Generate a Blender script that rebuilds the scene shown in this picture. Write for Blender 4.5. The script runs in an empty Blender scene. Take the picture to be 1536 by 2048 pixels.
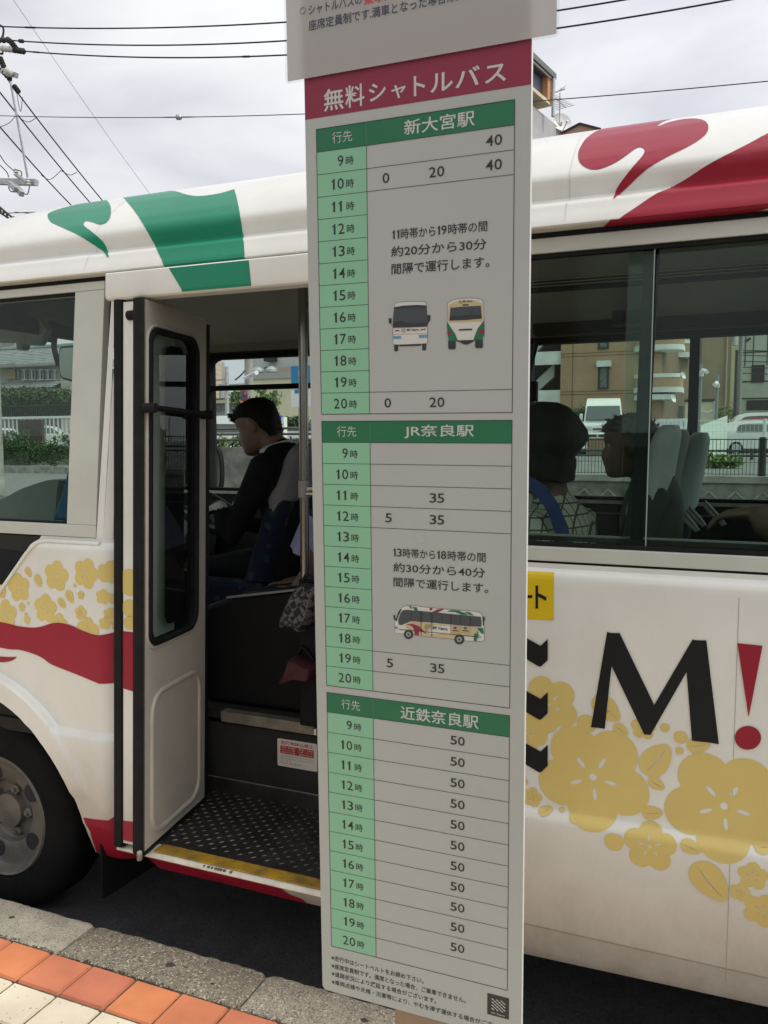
import bpy, math, random
import numpy as np
from mathutils import Vector, Matrix
from mathutils.geometry import delaunay_2d_cdt

S = bpy.context.scene
COL = S.collection
rnd = random.Random(11)
rad = math.radians

# ------------------------------------------------------------------ camera
CAM_Z, FPX, YAW, PITCH = 1.77, 1657.0, rad(22.7), rad(4.6)
cam = bpy.data.cameras.new('camera')
cam.sensor_width = 36.0
cam.lens = FPX / 2048 * 36.0
cam.clip_start, cam.clip_end = 0.05, 3000
co = bpy.data.objects.new('camera', cam)
COL.objects.link(co)
co.location = (0, 0, CAM_Z)
co.rotation_euler = (rad(90) - PITCH, 0, YAW)
S.camera = co

# ------------------------------------------------------------------ world: bright overcast sky
SUN_DIR = Vector((0.62, 0.07, 0.78)).normalized()
w = bpy.data.worlds.new('World'); S.world = w
w.use_nodes = True
nt = w.node_tree; nt.nodes.clear()
def nd(t, **k):
    n = nt.nodes.new(t)
    for a, b in k.items(): setattr(n, a, b)
    return n
out = nd('ShaderNodeOutputWorld'); bg = nd('ShaderNodeBackground')
sky = nd('ShaderNodeTexSky', sky_type='NISHITA', sun_disc=False)
sky.sun_elevation = math.asin(SUN_DIR.z)
sky.sun_rotation = math.atan2(SUN_DIR.x, SUN_DIR.y)
sky.air_density, sky.dust_density = 1.4, 3.0
tc = nd('ShaderNodeTexCoord'); mp = nd('ShaderNodeMapping')
mp.inputs['Scale'].default_value = (1.0, 1.0, 2.6)
mp.inputs['Location'].default_value = (3.1, 1.7, 0.4)
nz = nd('ShaderNodeTexNoise'); nz.inputs['Scale'].default_value = 2.3; nz.inputs['Detail'].default_value = 5
nz.inputs['Roughness'].default_value = 0.5; nz.inputs['Distortion'].default_value = 0.35
rp = nd('ShaderNodeValToRGB')
rp.color_ramp.elements[0].position = 0.34; rp.color_ramp.elements[0].color = (6.2, 6.3, 7.1, 1)
rp.color_ramp.elements[1].position = 0.66; rp.color_ramp.elements[1].color = (10.8, 10.85, 11.1, 1)
dp = nd('ShaderNodeVectorMath', operation='DOT_PRODUCT'); dp.inputs[1].default_value = SUN_DIR
pw = nd('ShaderNodeMath', operation='POWER'); pw.inputs[1].default_value = 2.0; pw.use_clamp = False
cl = nd('ShaderNodeMath', operation='MAXIMUM'); cl.inputs[1].default_value = 0.0
gl = nd('ShaderNodeMath', operation='MULTIPLY_ADD'); gl.inputs[1].default_value = 1.15; gl.inputs[2].default_value = 0.95
mu = nd('ShaderNodeVectorMath', operation='SCALE')
mx = nd('ShaderNodeMix', data_type='RGBA'); mx.inputs['Factor'].default_value = 0.93
L = nt.links.new
L(tc.outputs['Generated'], mp.inputs['Vector']); L(mp.outputs['Vector'], nz.inputs['Vector'])
L(nz.outputs['Fac'], rp.inputs['Fac'])
L(tc.outputs['Generated'], dp.inputs[0]); L(dp.outputs['Value'], cl.inputs[0]); L(cl.outputs[0], pw.inputs[0]); L(pw.outputs[0], gl.inputs[0])
L(rp.outputs['Color'], mu.inputs[0]); L(gl.outputs[0], mu.inputs['Scale'])
L(sky.outputs['Color'], mx.inputs['A']); L(mu.outputs['Vector'], mx.inputs['B'])
L(mx.outputs['Result'], bg.inputs['Color']); bg.inputs['Strength'].default_value = 0.1
L(bg.outputs['Background'], out.inputs['Surface'])

sl = bpy.data.lights.new('sun', 'SUN'); sl.energy = 1.75; sl.angle = rad(10); sl.color = (1.0, 0.95, 0.86)
so = bpy.data.objects.new('sun', sl); COL.objects.link(so)
so.rotation_euler = (-SUN_DIR).to_track_quat('-Z', 'Y').to_euler()

S.view_settings.view_transform = 'Standard'; S.view_settings.look = 'None'
S.view_settings.exposure = 0.0; S.view_settings.gamma = 1.0
S.render.engine = 'CYCLES'
S.cycles.use_denoising = True
S.cycles.max_bounces = 10; S.cycles.diffuse_bounces = 5; S.cycles.glossy_bounces = 4
S.cycles.transparent_max_bounces = 24
S.cycles.sample_clamp_indirect = 6

# ------------------------------------------------------------------ measuring helpers
cyw, syw, cpt, spt = math.cos(YAW), math.sin(YAW), math.cos(PITCH), math.sin(PITCH)
FW = np.array([-syw*cpt, cyw*cpt, -spt]); RT = np.array([cyw, syw, 0.0]); UP = np.cross(RT, FW)
CC = np.array([0, 0, CAM_Z])
def ray(u, v): return RT*(u-768) + UP*(1024-v) + FW*FPX
def at(u, v, Y):
    """the world point that the photograph shows at pixel (u, v), on the plane y = Y"""
    r = ray(u, v); return CC + r*(Y/r[1])
def atz(u, v, z):
    r = ray(u, v); return CC + r*((z-CAM_Z)/r[2])
def zreg(reg, wz, hz, a, b):
    return (reg[0]+a/wz*(reg[2]-reg[0]), reg[1]+b/hz*(reg[3]-reg[1]))

# ------------------------------------------------------------------ materials
MATS = {}
def mat(name, col, rough=0.6, metal=0.0, coat=0.0, var=0.0, vscale=6.0, bump=0.0, bscale=60.0, spec=0.5, var2=None, vdetail=4):
    if name in MATS: return MATS[name]
    m = bpy.data.materials.new(name); m.use_nodes = True
    t = m.node_tree; p = t.nodes['Principled BSDF']
    p.inputs['Base Color'].default_value = (*col, 1); p.inputs['Roughness'].default_value = rough
    p.inputs['Metallic'].default_value = metal; p.inputs['Coat Weight'].default_value = coat
    p.inputs['Coat Roughness'].default_value = 0.06
    p.inputs['Specular IOR Level'].default_value = spec
    if var or bump:
        c = t.nodes.new('ShaderNodeTexCoord')
    if var:
        n = t.nodes.new('ShaderNodeTexNoise'); n.inputs['Scale'].default_value = vscale
        n.inputs['Detail'].default_value = vdetail; n.inputs['Roughness'].default_value = 0.6
        r = t.nodes.new('ShaderNodeValToRGB')
        a = [max(0, x*(1-var)) for x in col] if var2 is None else var2
        b = [min(1, x*(1+var*0.6)) for x in col] if var2 is None else col
        r.color_ramp.elements[0].position = 0.33; r.color_ramp.elements[1].position = 0.67
        r.color_ramp.elements[0].color = (*a, 1); r.color_ramp.elements[1].color = (*b, 1)
        t.links.new(c.outputs['Object'], n.inputs['Vector']); t.links.new(n.outputs['Fac'], r.inputs['Fac'])
        t.links.new(r.outputs['Color'], p.inputs['Base Color'])
    if bump:
        n2 = t.nodes.new('ShaderNodeTexNoise'); n2.inputs['Scale'].default_value = bscale; n2.inputs['Detail'].default_value = 4
        bm = t.nodes.new('ShaderNodeBump'); bm.inputs['Strength'].default_value = bump; bm.inputs['Distance'].default_value = 0.01
        t.links.new(c.outputs['Object'], n2.inputs['Vector']); t.links.new(n2.outputs['Fac'], bm.inputs['Height'])
        t.links.new(bm.outputs['Normal'], p.inputs['Normal'])
    MATS[name] = m
    return m
def glass(name, tint, ior=1.45, refl=1.0, rough=0.0):
    if name in MATS: return MATS[name]
    m = bpy.data.materials.new(name); m.use_nodes = True; t = m.node_tree; t.nodes.clear()
    o = t.nodes.new('ShaderNodeOutputMaterial'); mixn = t.nodes.new('ShaderNodeMixShader')
    tr = t.nodes.new('ShaderNodeBsdfTransparent'); tr.inputs['Color'].default_value = (*tint, 1)
    g = t.nodes.new('ShaderNodeBsdfGlossy'); g.inputs['Roughness'].default_value = rough; g.inputs['Color'].default_value = (refl, refl, refl, 1)
    f = t.nodes.new('ShaderNodeFresnel'); f.inputs['IOR'].default_value = ior
    gm = t.nodes.new('ShaderNodeNewGeometry'); iv = t.nodes.new('ShaderNodeMath'); iv.operation = 'SUBTRACT'; iv.inputs[0].default_value = 1.0
    ml = t.nodes.new('ShaderNodeMath'); ml.operation = 'MULTIPLY'; t.links.new(gm.outputs['Backfacing'], iv.inputs[1]); t.links.new(f.outputs[0], ml.inputs[0]); t.links.new(iv.outputs[0], ml.inputs[1])
    t.links.new(ml.outputs[0], mixn.inputs[0]); t.links.new(tr.outputs[0], mixn.inputs[1]); t.links.new(g.outputs[0], mixn.inputs[2])
    t.links.new(mixn.outputs[0], o.inputs['Surface'])
    MATS[name] = m
    return m
def attr_mat(name, cols, rough=0.7, speck=0.0, bump=0.15, bscale=80, stain=0.25, spkcol=(0.12,0.11,0.1)):
    """tiles: each loose tile of the mesh gets its own tone from the list cols (Random Per Island)"""
    m = bpy.data.materials.new(name); m.use_nodes = True; t = m.node_tree; p = t.nodes['Principled BSDF']
    p.inputs['Roughness'].default_value = rough
    g = t.nodes.new('ShaderNodeNewGeometry'); r = t.nodes.new('ShaderNodeValToRGB'); r.color_ramp.interpolation = 'LINEAR'
    e = r.color_ramp.elements
    e[0].color = (*cols[0], 1); e[1].color = (*cols[-1], 1)
    for i, c in enumerate(cols[1:-1]):
        k = e.new((i+1)/(len(cols)-1)); k.color = (*c, 1)
    t.links.new(g.outputs['Random Per Island'], r.inputs['Fac'])
    tcn = t.nodes.new('ShaderNodeTexCoord')
    n = t.nodes.new('ShaderNodeTexNoise'); n.inputs['Scale'].default_value = 7; n.inputs['Detail'].default_value = 6
    rr = t.nodes.new('ShaderNodeMapRange'); rr.inputs['From Min'].default_value = 0.3; rr.inputs['From Max'].default_value = 0.7
    rr.inputs['To Min'].default_value = 1-stain; rr.inputs['To Max'].default_value = 1.06
    t.links.new(tcn.outputs['Object'], n.inputs['Vector']); t.links.new(n.outputs['Fac'], rr.inputs['Value'])
    sc = t.nodes.new('ShaderNodeVectorMath'); sc.operation = 'SCALE'
    t.links.new(r.outputs['Color'], sc.inputs[0]); t.links.new(rr.outputs['Result'], sc.inputs['Scale'])
    last = sc.outputs['Vector']
    if speck:
        v = t.nodes.new('ShaderNodeTexNoise'); v.inputs['Scale'].default_value = 95; v.inputs['Detail'].default_value = 2
        cr = t.nodes.new('ShaderNodeMath'); cr.operation = 'GREATER_THAN'; cr.inputs[1].default_value = 1-speck
        t.links.new(tcn.outputs['Object'], v.inputs['Vector']); t.links.new(v.outputs['Fac'], cr.inputs[0])
        mxn = t.nodes.new('ShaderNodeMix'); mxn.data_type = 'RGBA'
        t.links.new(cr.outputs[0], mxn.inputs['Factor']); t.links.new(last, mxn.inputs['A']); mxn.inputs['B'].default_value = (*spkcol, 1)
        last = mxn.outputs['Result']
    t.links.new(last, p.inputs['Base Color'])
    n2 = t.nodes.new('ShaderNodeTexNoise'); n2.inputs['Scale'].default_value = bscale; n2.inputs['Detail'].default_value = 5
    b = t.nodes.new('ShaderNodeBump'); b.inputs['Strength'].default_value = bump; b.inputs['Distance'].default_value = 0.006
    t.links.new(tcn.outputs['Object'], n2.inputs['Vector']); t.links.new(n2.outputs['Fac'], b.inputs['Height']); t.links.new(b.outputs['Normal'], p.inputs['Normal'])
    MATS[name] = m
    return m
def aggregate(name, base, light, dark, scale=1.0, bump=0.5, vsc=130):
    """concrete or stone with exposed pebbles"""
    m = bpy.data.materials.new(name); m.use_nodes = True; t = m.node_tree; p = t.nodes['Principled BSDF']; p.inputs['Roughness'].default_value = 0.85
    tcn = t.nodes.new('ShaderNodeTexCoord')
    v = t.nodes.new('ShaderNodeTexVoronoi'); v.inputs['Scale'].default_value = vsc
    v2 = t.nodes.new('ShaderNodeTexNoise'); v2.inputs['Scale'].default_value = 9*scale; v2.inputs['Detail'].default_value = 8; v2.inputs['Roughness'].default_value = 0.7
    for n in (v, v2): t.links.new(tcn.outputs['Object'], n.inputs['Vector'])
    sx = t.nodes.new('ShaderNodeSeparateColor'); t.links.new(v.outputs['Color'], sx.inputs['Color'])
    r1 = t.nodes.new('ShaderNodeValToRGB'); e = r1.color_ramp.elements
    e[0].position = 0.0; e[0].color = (*dark, 1); e[1].position = 1.0; e[1].color = (*light, 1)
    k = e.new(0.25); k.color = (*base, 1); k = e.new(0.86); k.color = tuple(x*1.15 for x in base)+(1,)
    t.links.new(sx.outputs['Red'], r1.inputs['Fac'])
    rr = t.nodes.new('ShaderNodeMapRange'); rr.inputs['From Min'].default_value = 0.3; rr.inputs['From Max'].default_value = 0.7; rr.inputs['To Min'].default_value = 0.6; rr.inputs['To Max'].default_value = 1.2
    t.links.new(v2.outputs['Fac'], rr.inputs['Value'])
    sc = t.nodes.new('ShaderNodeVectorMath'); sc.operation = 'SCALE'; t.links.new(r1.outputs['Color'], sc.inputs[0]); t.links.new(rr.outputs['Result'], sc.inputs['Scale'])
    t.links.new(sc.outputs['Vector'], p.inputs['Base Color'])
    b = t.nodes.new('ShaderNodeBump'); b.inputs['Strength'].default_value = bump; b.inputs['Distance'].default_value = 0.004
    t.links.new(v.outputs['Distance'], b.inputs['Height']); t.links.new(b.outputs['Normal'], p.inputs['Normal'])
    MATS[name] = m
    return m

# ------------------------------------------------------------------ mesh helpers
ORG = {}
def top(o, label, cat, group=None, kind=None):
    if label: o['label'] = label
    if cat: o['category'] = cat
    if group: o['group'] = group
    if kind: o['kind'] = kind
    return o
def thing(name, label, cat, loc=(0, 0, 0), group=None):
    o = bpy.data.objects.new(name, None); COL.objects.link(o); o.location = loc; o.empty_display_size = 0.2
    ORG[o.name] = Vector(loc)
    return top(o, label, cat, group)
class MB:
    def __init__(s): s.v = []; s.f = []; s.m = []; s.slots = []
    def mi(s, m):
        if m not in s.slots: s.slots.append(m)
        return s.slots.index(m)
    def add(s, vs, fs, m):
        b = len(s.v); i = s.mi(m)
        s.v += [tuple(float(c) for c in p) for p in vs]
        for f in fs: s.f.append([b+k for k in f]); s.m.append(i)
    def poly(s, pts, m): s.add(pts, [list(range(len(pts)))], m)
    def box(s, a, b, m):
        x0, x1 = sorted((a[0], b[0])); y0, y1 = sorted((a[1], b[1])); z0, z1 = sorted((a[2], b[2]))
        v = [(x0,y0,z0),(x1,y0,z0),(x1,y1,z0),(x0,y1,z0),(x0,y0,z1),(x1,y0,z1),(x1,y1,z1),(x0,y1,z1)]
        s.add(v, [[0,3,2,1],[4,5,6,7],[0,1,5,4],[1,2,6,5],[2,3,7,6],[3,0,4,7]], m)
    def hexa(s, q0, q1, m):
        """closed solid between two quads"""
        n = len(q0)
        fs = [list(range(n))[::-1], list(range(n, 2*n))] + [[i, (i+1) % n, n+(i+1) % n, n+i] for i in range(n)]
        s.add(list(q0)+list(q1), fs, m)
    def bar(s, a, b, wx, wz, m, upv=(0,0,1)):
        a, b = Vector(a), Vector(b); d = (b-a).normalized(); uv = Vector(upv)
        if abs(d.dot(uv)) > 0.98: uv = Vector((0,1,0))
        x = d.cross(uv).normalized()*wx/2; z = x.normalized().cross(d).normalized()*wz/2
        s.hexa([a-x-z, a+x-z, a+x+z, a-x+z], [b-x-z, b+x-z, b+x+z, b-x+z], m)
    def tube(s, pts, r, m, n=10, caps=True, closed=False, flat=1.0):
        pts = [Vector(p) for p in pts]; N = len(pts)
        rs = r if isinstance(r, (list, tuple)) else [r]*N
        ref = None; vs = []
        for i, p in enumerate(pts):
            if closed: d = (pts[(i+1) % N]-pts[i-1])
            else: d = pts[min(i+1, N-1)]-pts[max(i-1, 0)]
            d.normalize()
            if ref is None:
                ref = Vector((0,0,1)) if abs(d.z) < 0.9 else Vector((1,0,0))
            x = d.cross(ref).normalized(); y = x.cross(d).normalized(); ref = y
            for k in range(n):
                a = 2*math.pi*k/n
                vs.append(p+x*math.cos(a)*rs[i]+y*math.sin(a)*rs[i]*flat)
        fs = []
        for i in range(N if closed else N-1):
            j = (i+1) % N
            for k in range(n):
                fs.append([i*n+k, i*n+(k+1) % n, j*n+(k+1) % n, j*n+k])
        if caps and not closed: fs += [list(range(n))[::-1], [(N-1)*n+k for k in range(n)]]
        s.add(vs, fs, m)
    def loft(s, rings, m, caps=True):
        n = len(rings[0]); vs = [p for r in rings for p in r]; fs = []
        for i in range(len(rings)-1):
            for k in range(n): fs.append([i*n+k, i*n+(k+1) % n, (i+1)*n+(k+1) % n, (i+1)*n+k])
        if caps: fs += [list(range(n))[::-1], [(len(rings)-1)*n+k for k in range(n)]]
        s.add(vs, fs, m)
    def lathe(s, prof, o, ax, m, n=32, e1=None, caps=True):
        """prof: (radius, distance along axis)"""
        o, ax = Vector(o), Vector(ax).normalized()
        x = ax.orthogonal().normalized() if e1 is None else Vector(e1); y = ax.cross(x)
        s.loft([[o+ax*h+(x*math.cos(2*math.pi*k/n)+y*math.sin(2*math.pi*k/n))*max(r, 1e-4) for k in range(n)] for r, h in prof], m, caps)
    def ball(s, c, r, m, n=14, k=8):
        c = Vector(c); r = (r, r, r) if not isinstance(r, (tuple, list)) else r
        rings = []
        for i in range(1, k):
            a = math.pi*i/k
            rings.append([c+Vector((math.cos(2*math.pi*j/n)*math.sin(a)*r[0], math.sin(2*math.pi*j/n)*math.sin(a)*r[1], -math.cos(a)*r[2])) for j in range(n)])
        s.loft(rings, m)
    def prism(s, pts, off, m):
        """flat outline pts (3-D) pushed by the vector off"""
        o = Vector(off); s.hexa([Vector(p) for p in pts], [Vector(p)+o for p in pts], m)
    def build(s, name, parent=None, label=None, cat=None, group=None, kind=None, smooth=None, bevel=0, local=False):
        me = bpy.data.meshes.new(name)
        if parent is None:
            a = np.array(s.v); lo, hi = a.min(0), a.max(0)
            org = Vector(((lo[0]+hi[0])/2, (lo[1]+hi[1])/2, lo[2]))
        else:
            org = Vector((0,0,0)) if local else ORG[parent.name]
        me.from_pydata([(x-org.x, y-org.y, z-org.z) for x, y, z in s.v], [], s.f)
        for m in s.slots: me.materials.append(m)
        me.polygons.foreach_set('material_index', s.m)
        me.update()
        if smooth is not None:
            me.polygons.foreach_set('use_smooth', [True]*len(me.polygons))
            me.set_sharp_from_angle(angle=rad(smooth))
        o = bpy.data.objects.new(name, me); COL.objects.link(o)
        ORG[o.name] = org
        if parent is None: o.location = org
        else: o.parent = parent
        if bevel:
            b = o.modifiers.new('bevel', 'BEVEL'); b.width = bevel; b.segments = 2; b.limit_method = 'ANGLE'; b.angle_limit = rad(50)
            b.harden_normals = False
        return top(o, label, cat, group, kind)
def inpoly(x, y, P):
    c = False; j = len(P)-1
    for i in range(len(P)):
        xi, yi = P[i]; xj, yj = P[j]
        if (yi > y) != (yj > y) and x < (xj-xi)*(y-yi)/(yj-yi)+xi: c = not c
        j = i
    return c
def cdt(outer, holes=(), lines=(), pts=()):
    """triangles of a flat outline with holes; lines are extra edges, pts extra vertices"""
    v, e = [], []
    for P in [outer]+list(holes):
        b = len(v); v += [Vector(p) for p in P]; e += [(b+i, b+(i+1) % len(P)) for i in range(len(P))]
    for l in lines:
        b = len(v); v += [Vector(p) for p in l]; e += [(b+i, b+i+1) for i in range(len(l)-1)]
    v += [Vector(p) for p in pts]
    V, _, F, *_r = delaunay_2d_cdt(v, e, [], 0, 1e-6)
    fs = []
    for f in F:
        cx = sum(V[i].x for i in f)/len(f); cy = sum(V[i].y for i in f)/len(f)
        if inpoly(cx, cy, outer) and not any(inpoly(cx, cy, h) for h in holes): fs.append(list(f))
    used = sorted({i for f in fs for i in f}); mp_ = {i: k for k, i in enumerate(used)}
    return [(V[i].x, V[i].y) for i in used], [[mp_[i] for i in f] for f in fs]
def spline(pts, k=6, closed=True):
    """Catmull-Rom through the points; a point given as (x, y, 1) stays a sharp corner"""
    n = len(pts); o = []
    P = [Vector(p[:2]) for p in pts]; sh = [len(p) > 2 for p in pts]
    for i in range(n if closed else n-1):
        j = (i+1) % n
        p1, p2 = P[i], P[j]
        p0 = P[i-1] if not sh[i] and (closed or i > 0) else p1
        p3 = P[(j+1) % n] if not sh[j] and (closed or j < n-1) else p2
        for q in range(k):
            t = q/k
            o.append(tuple(0.5*((2*p1)+(p2-p0)*t+(2*p0-5*p1+4*p2-p3)*t*t+(3*p1-p0-3*p2+p3)*t**3)))
    if not closed: o.append(tuple(P[-1]))
    return o
def rrect(x0, y0, x1, y1, r, n=5):
    o = []
    for cx, cy, a in ((x1-r, y0+r, -90), (x1-r, y1-r, 0), (x0+r, y1-r, 90), (x0+r, y0+r, 180)):
        for k in range(n+1):
            t = rad(a+90*k/n); o.append((cx+r*math.cos(t), cy+r*math.sin(t)))
    return o
FONTC = {}
def glyphs(body, bold=0.0):
    if (body, bold) in FONTC: return FONTC[(body, bold)]
    c = bpy.data.curves.new('lettering', 'FONT'); c.body = body; c.resolution_u = 3; c.offset = bold
    o = bpy.data.objects.new('lettering', c); COL.objects.link(o)
    bpy.context.view_layer.update()
    me = bpy.data.meshes.new_from_object(o.evaluated_get(bpy.context.evaluated_depsgraph_get()))
    vs = np.array([v.co[:2] for v in me.vertices]); fs = [list(p.vertices) for p in me.polygons]
    bpy.data.objects.remove(o); bpy.data.curves.remove(c); bpy.data.meshes.remove(me)
    FONTC[(body, bold)] = (vs, fs)
    return vs, fs
def letter(mb, body, x0, x1, y0, y1, m, fn, bold=0.0):
    """lettering fitted into the rectangle; fn(x, y) gives the 3-D point"""
    if body == '1':
        P = [(.42, 0), (.78, 0), (.78, 1), (.55, 1), (.50, .93), (.36, .86), (.14, .80), (.14, .71), (.42, .75)]
        mb.add([fn(x0+(x1-x0)*(a-.14)/.64, y0+(y1-y0)*b) for a, b in P], [list(range(len(P)))], m); return
    vs, fs = glyphs(body, bold)
    lo, hi = vs.min(0), vs.max(0); q = (vs-lo)/(hi-lo)
    mb.add([fn(x0+(x1-x0)*a, y0+(y1-y0)*b) for a, b in q], fs, m)

# ================================================================== SETTING
BY = 2.15                                   # plane of the bus side
M_asphalt = aggregate('asphalt', (0.05, 0.05, 0.052), (0.085, 0.085, 0.08), (0.03, 0.03, 0.03), 0.7, 0.5, 160)
M_road2 = aggregate('grey_asphalt', (0.17, 0.175, 0.17), (0.26, 0.26, 0.25), (0.1, 0.1, 0.1), 0.25, 0.3, 60)
M_conc = mat('concrete', (0.33, 0.32, 0.29), 0.9, var=0.4, vscale=2.5, bump=0.3, bscale=30)
M_conc_dark = mat('weathered_concrete', (0.21, 0.20, 0.175), 0.95, var=0.55, vscale=3.0, bump=0.5, bscale=14)
M_kerb = aggregate('kerb_aggregate', (0.37, 0.33, 0.25), (0.80, 0.68, 0.56), (0.13, 0.115, 0.09), 0.55, 0.7, 260)
M_kerb_dark = aggregate('kerb_aggregate_dark', (0.28, 0.245, 0.175), (0.78, 0.64, 0.52), (0.09, 0.08, 0.06), 0.5, 0.8, 210)
M_kerb_pale = aggregate('kerb_smooth', (0.44, 0.40, 0.31), (0.56, 0.51, 0.41), (0.2, 0.185, 0.15), 0.8, 0.35, 320)
M_grout = mat('grout', (0.12, 0.098, 0.068), 0.95, var=0.6, vscale=30, bump=0.5, bscale=150)
M_orange = attr_mat('orange_tile', [(0.68, 0.22, 0.10), (0.82, 0.30, 0.12), (0.64, 0.21, 0.12), (0.86, 0.34, 0.14)], 0.6, stain=0.22, bump=0.12)
M_cream = attr_mat('cream_tile', [(0.79, 0.70, 0.52), (0.82, 0.73, 0.55), (0.76, 0.67, 0.49)], 0.6, speck=0.29, stain=0.12, bump=0.15, spkcol=(0.30, 0.27, 0.22))
M_steel = mat('galvanised_steel', (0.46, 0.47, 0.47), 0.45, 0.7, var=0.2, vscale=9)
M_black = mat('black_rubber', (0.010, 0.010, 0.010), 0.7, var=0.3, vscale=20, spec=.2)
M_darkmetal = mat('dark_metal', (0.045, 0.043, 0.04), 0.5, 0.4)
M_white = mat('white_paint', (0.78, 0.78, 0.76), 0.35, var=0.08, vscale=3)
M_wire = mat('wire_black', (0.03, 0.03, 0.035), 0.7)
M_porc = mat('porcelain', (0.55, 0.53, 0.48), 0.25)
M_leafA = mat('leaf_green', (0.075, 0.135, 0.035), 0.6, var=0.5, vscale=14)
M_leafB = mat('leaf_dark', (0.035, 0.075, 0.025), 0.65, var=0.5, vscale=14)
M_leafC = mat('leaf_bright', (0.15, 0.22, 0.05), 0.6, var=0.4, vscale=12)
M_bark = mat('bark', (0.11, 0.085, 0.06), 0.9, var=0.4, vscale=8)
M_winglass = mat('far_window_glass', (0.08, 0.10, 0.105), 0.12, spec=0.8)
M_dark = mat('dark_opening', (0.02, 0.02, 0.022), 0.8)

g = MB(); g.poly([(-300, -60, 0), (300, -60, 0), (300, 420, 0), (-300, 420, 0)], M_asphalt)
g.build('road', kind='structure')
KY0, KY1, PZ = 1.885, 2.065, 0.19
PX, PY = 0.163, 0.149
g = MB(); g.box((-30, -14, 0.004), (30, KY0-0.002, PZ-0.008), M_grout)
for j in range(0, 40):
    y1 = KY0-0.004-j*PY; y0 = y1-PY
    for i in range(-24, 13):
        x0 = -1.746+i*PX; gp = 0.0045
        m = M_orange if j % 9 == 0 else M_cream
        a, b, c, d = x0+gp, y0+gp, x0+PX-gp, y1-gp; e = 0.0035
        z = PZ+rnd.uniform(-0.0012, 0.0012)
        g.add([(a, b, PZ-0.009), (c, b, PZ-0.009), (c, d, PZ-0.009), (a, d, PZ-0.009), (a+e, b+e, z), (c-e, b+e, z+rnd.uniform(-.0006, .0006)), (c-e, d-e, z), (a+e, d-e, z)],
              [[4, 5, 6, 7], [0, 1, 5, 4], [1, 2, 6, 5], [2, 3, 7, 6], [3, 0, 4, 7]], m)
g.build('pavement', kind='structure')
# kerb: the stones the photograph shows are things, the line goes on as structure
def kerb_mesh(x0, x1, m, chip=0.0):
    g = MB(); n = 36
    prof0 = [(KY0, 0.0), (KY0, PZ-0.004), (KY0+0.006, PZ), (KY1-0.022, PZ), (KY1-0.008, PZ-0.007), (KY1, PZ-0.024), (KY1+0.012, 0.0)]
    rings = []
    for i in range(n+1):
        x = x0+(x1-x0)*i/n
        ed = min(i, n-i)
        ring = []
        for k, (y, z) in enumerate(prof0):
            jy = jz = 0
            if k in (3, 4, 5): jy = rnd.uniform(-1, 1)*0.003*chip-(0.012*chip if ed < 1 else 0); jz = rnd.uniform(-1, 1)*0.002*chip-(0.006*chip if ed < 1 else 0)
            elif k in (1, 2): jz = rnd.uniform(-1, 1)*0.0012*chip-(0.005 if ed < 1 else 0)
            ring.append((x, y+jy, z+jz))
        rings.append(ring)
    g.loft(rings, m)
    return g
kx = [-2.53, -1.894, -1.234, -0.574, 0.09]
for k, (m, lab, ch) in enumerate([
        (M_kerb_pale, 'smooth pale grey kerb stone beside the front wheel, farthest left of the kerb', 0.5),
        (M_kerb_dark, 'brown pebbly kerb stone with worn edges in front of the open bus door', 1.0),
        (M_kerb, 'mottled beige kerb stone running behind the foot of the timetable board', 0.8),
        (M_kerb_pale, 'kerb stone at the right, hidden behind the lower part of the timetable board', 0.5)]):
    ks = kerb_mesh(kx[k]+0.004, kx[k+1]-0.004, m, ch).build('kerb_stone', None, lab, 'kerb stone', 'kerb stones along the pavement', smooth=40)
    for q_ in range((1, 2, 1, 0)[k]):
        gx, gy, gr = ((kx[k]+.35, KY0+.09, .010), (kx[k]+.42, KY0+.075, .013))[q_] if k != 1 else ((-1.53, KY0+.085, .0135), (-1.36, KY0+.06, .006))[q_]
        gm = MB(); gm.poly([(gx+gr*(1+.25*math.sin(2*t+k)+.12*math.sin(5*t))*math.cos(t), gy+gr*.8*(1+.2*math.cos(3*t))*math.sin(t), PZ+.0012) for t in np.linspace(0, 2*math.pi, 22, endpoint=False)], mat('old_gum', (.055, .05, .042), .9)); gm.build('gum_spot', ks)
g = kerb_mesh(-20, kx[0]-0.004, M_kerb); g2 = kerb_mesh(kx[4]+0.004, 20, M_kerb)
o = len(g.v); g.v += g2.v; g.f += [[o+i for i in f] for f in g2.f]; g.m += g2.m
g.build('kerb', kind='structure')

# grit and dirt gathered in the joint between tiles and kerb
g = MB(); gq = random.Random(3)
for _ in range(900):
    x, y = gq.uniform(-2.9, .3), KY0+gq.gauss(-.002, .004); s_ = gq.uniform(.0012, .0045)
    if gq.random() < .25: x, y = gq.uniform(-2.9, .3), gq.uniform(1.2, KY1-.03); s_ *= .6
    a = gq.uniform(0, 3); P = [(x+s_*math.cos(a+t)*gq.uniform(.6, 1.1), y+s_*math.sin(a+t)*gq.uniform(.6, 1.1), PZ+.0004) for t in (0, 1.3, 2.5, 3.8, 5.1)]
    g.hexa(P, [(p[0]*.5+x*.5, p[1]*.5+y*.5, PZ+s_*.7) for p in P], gq.choice([M_kerb_dark, mat('soil', (.07, .055, .038), .95), MATS['soil'], mat('pale_grit', (.42, .38, .30), .9)]))
g.build('grit', None, 'loose grit and soil in the joint between tiles and kerb', 'grit', kind='stuff')

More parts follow.
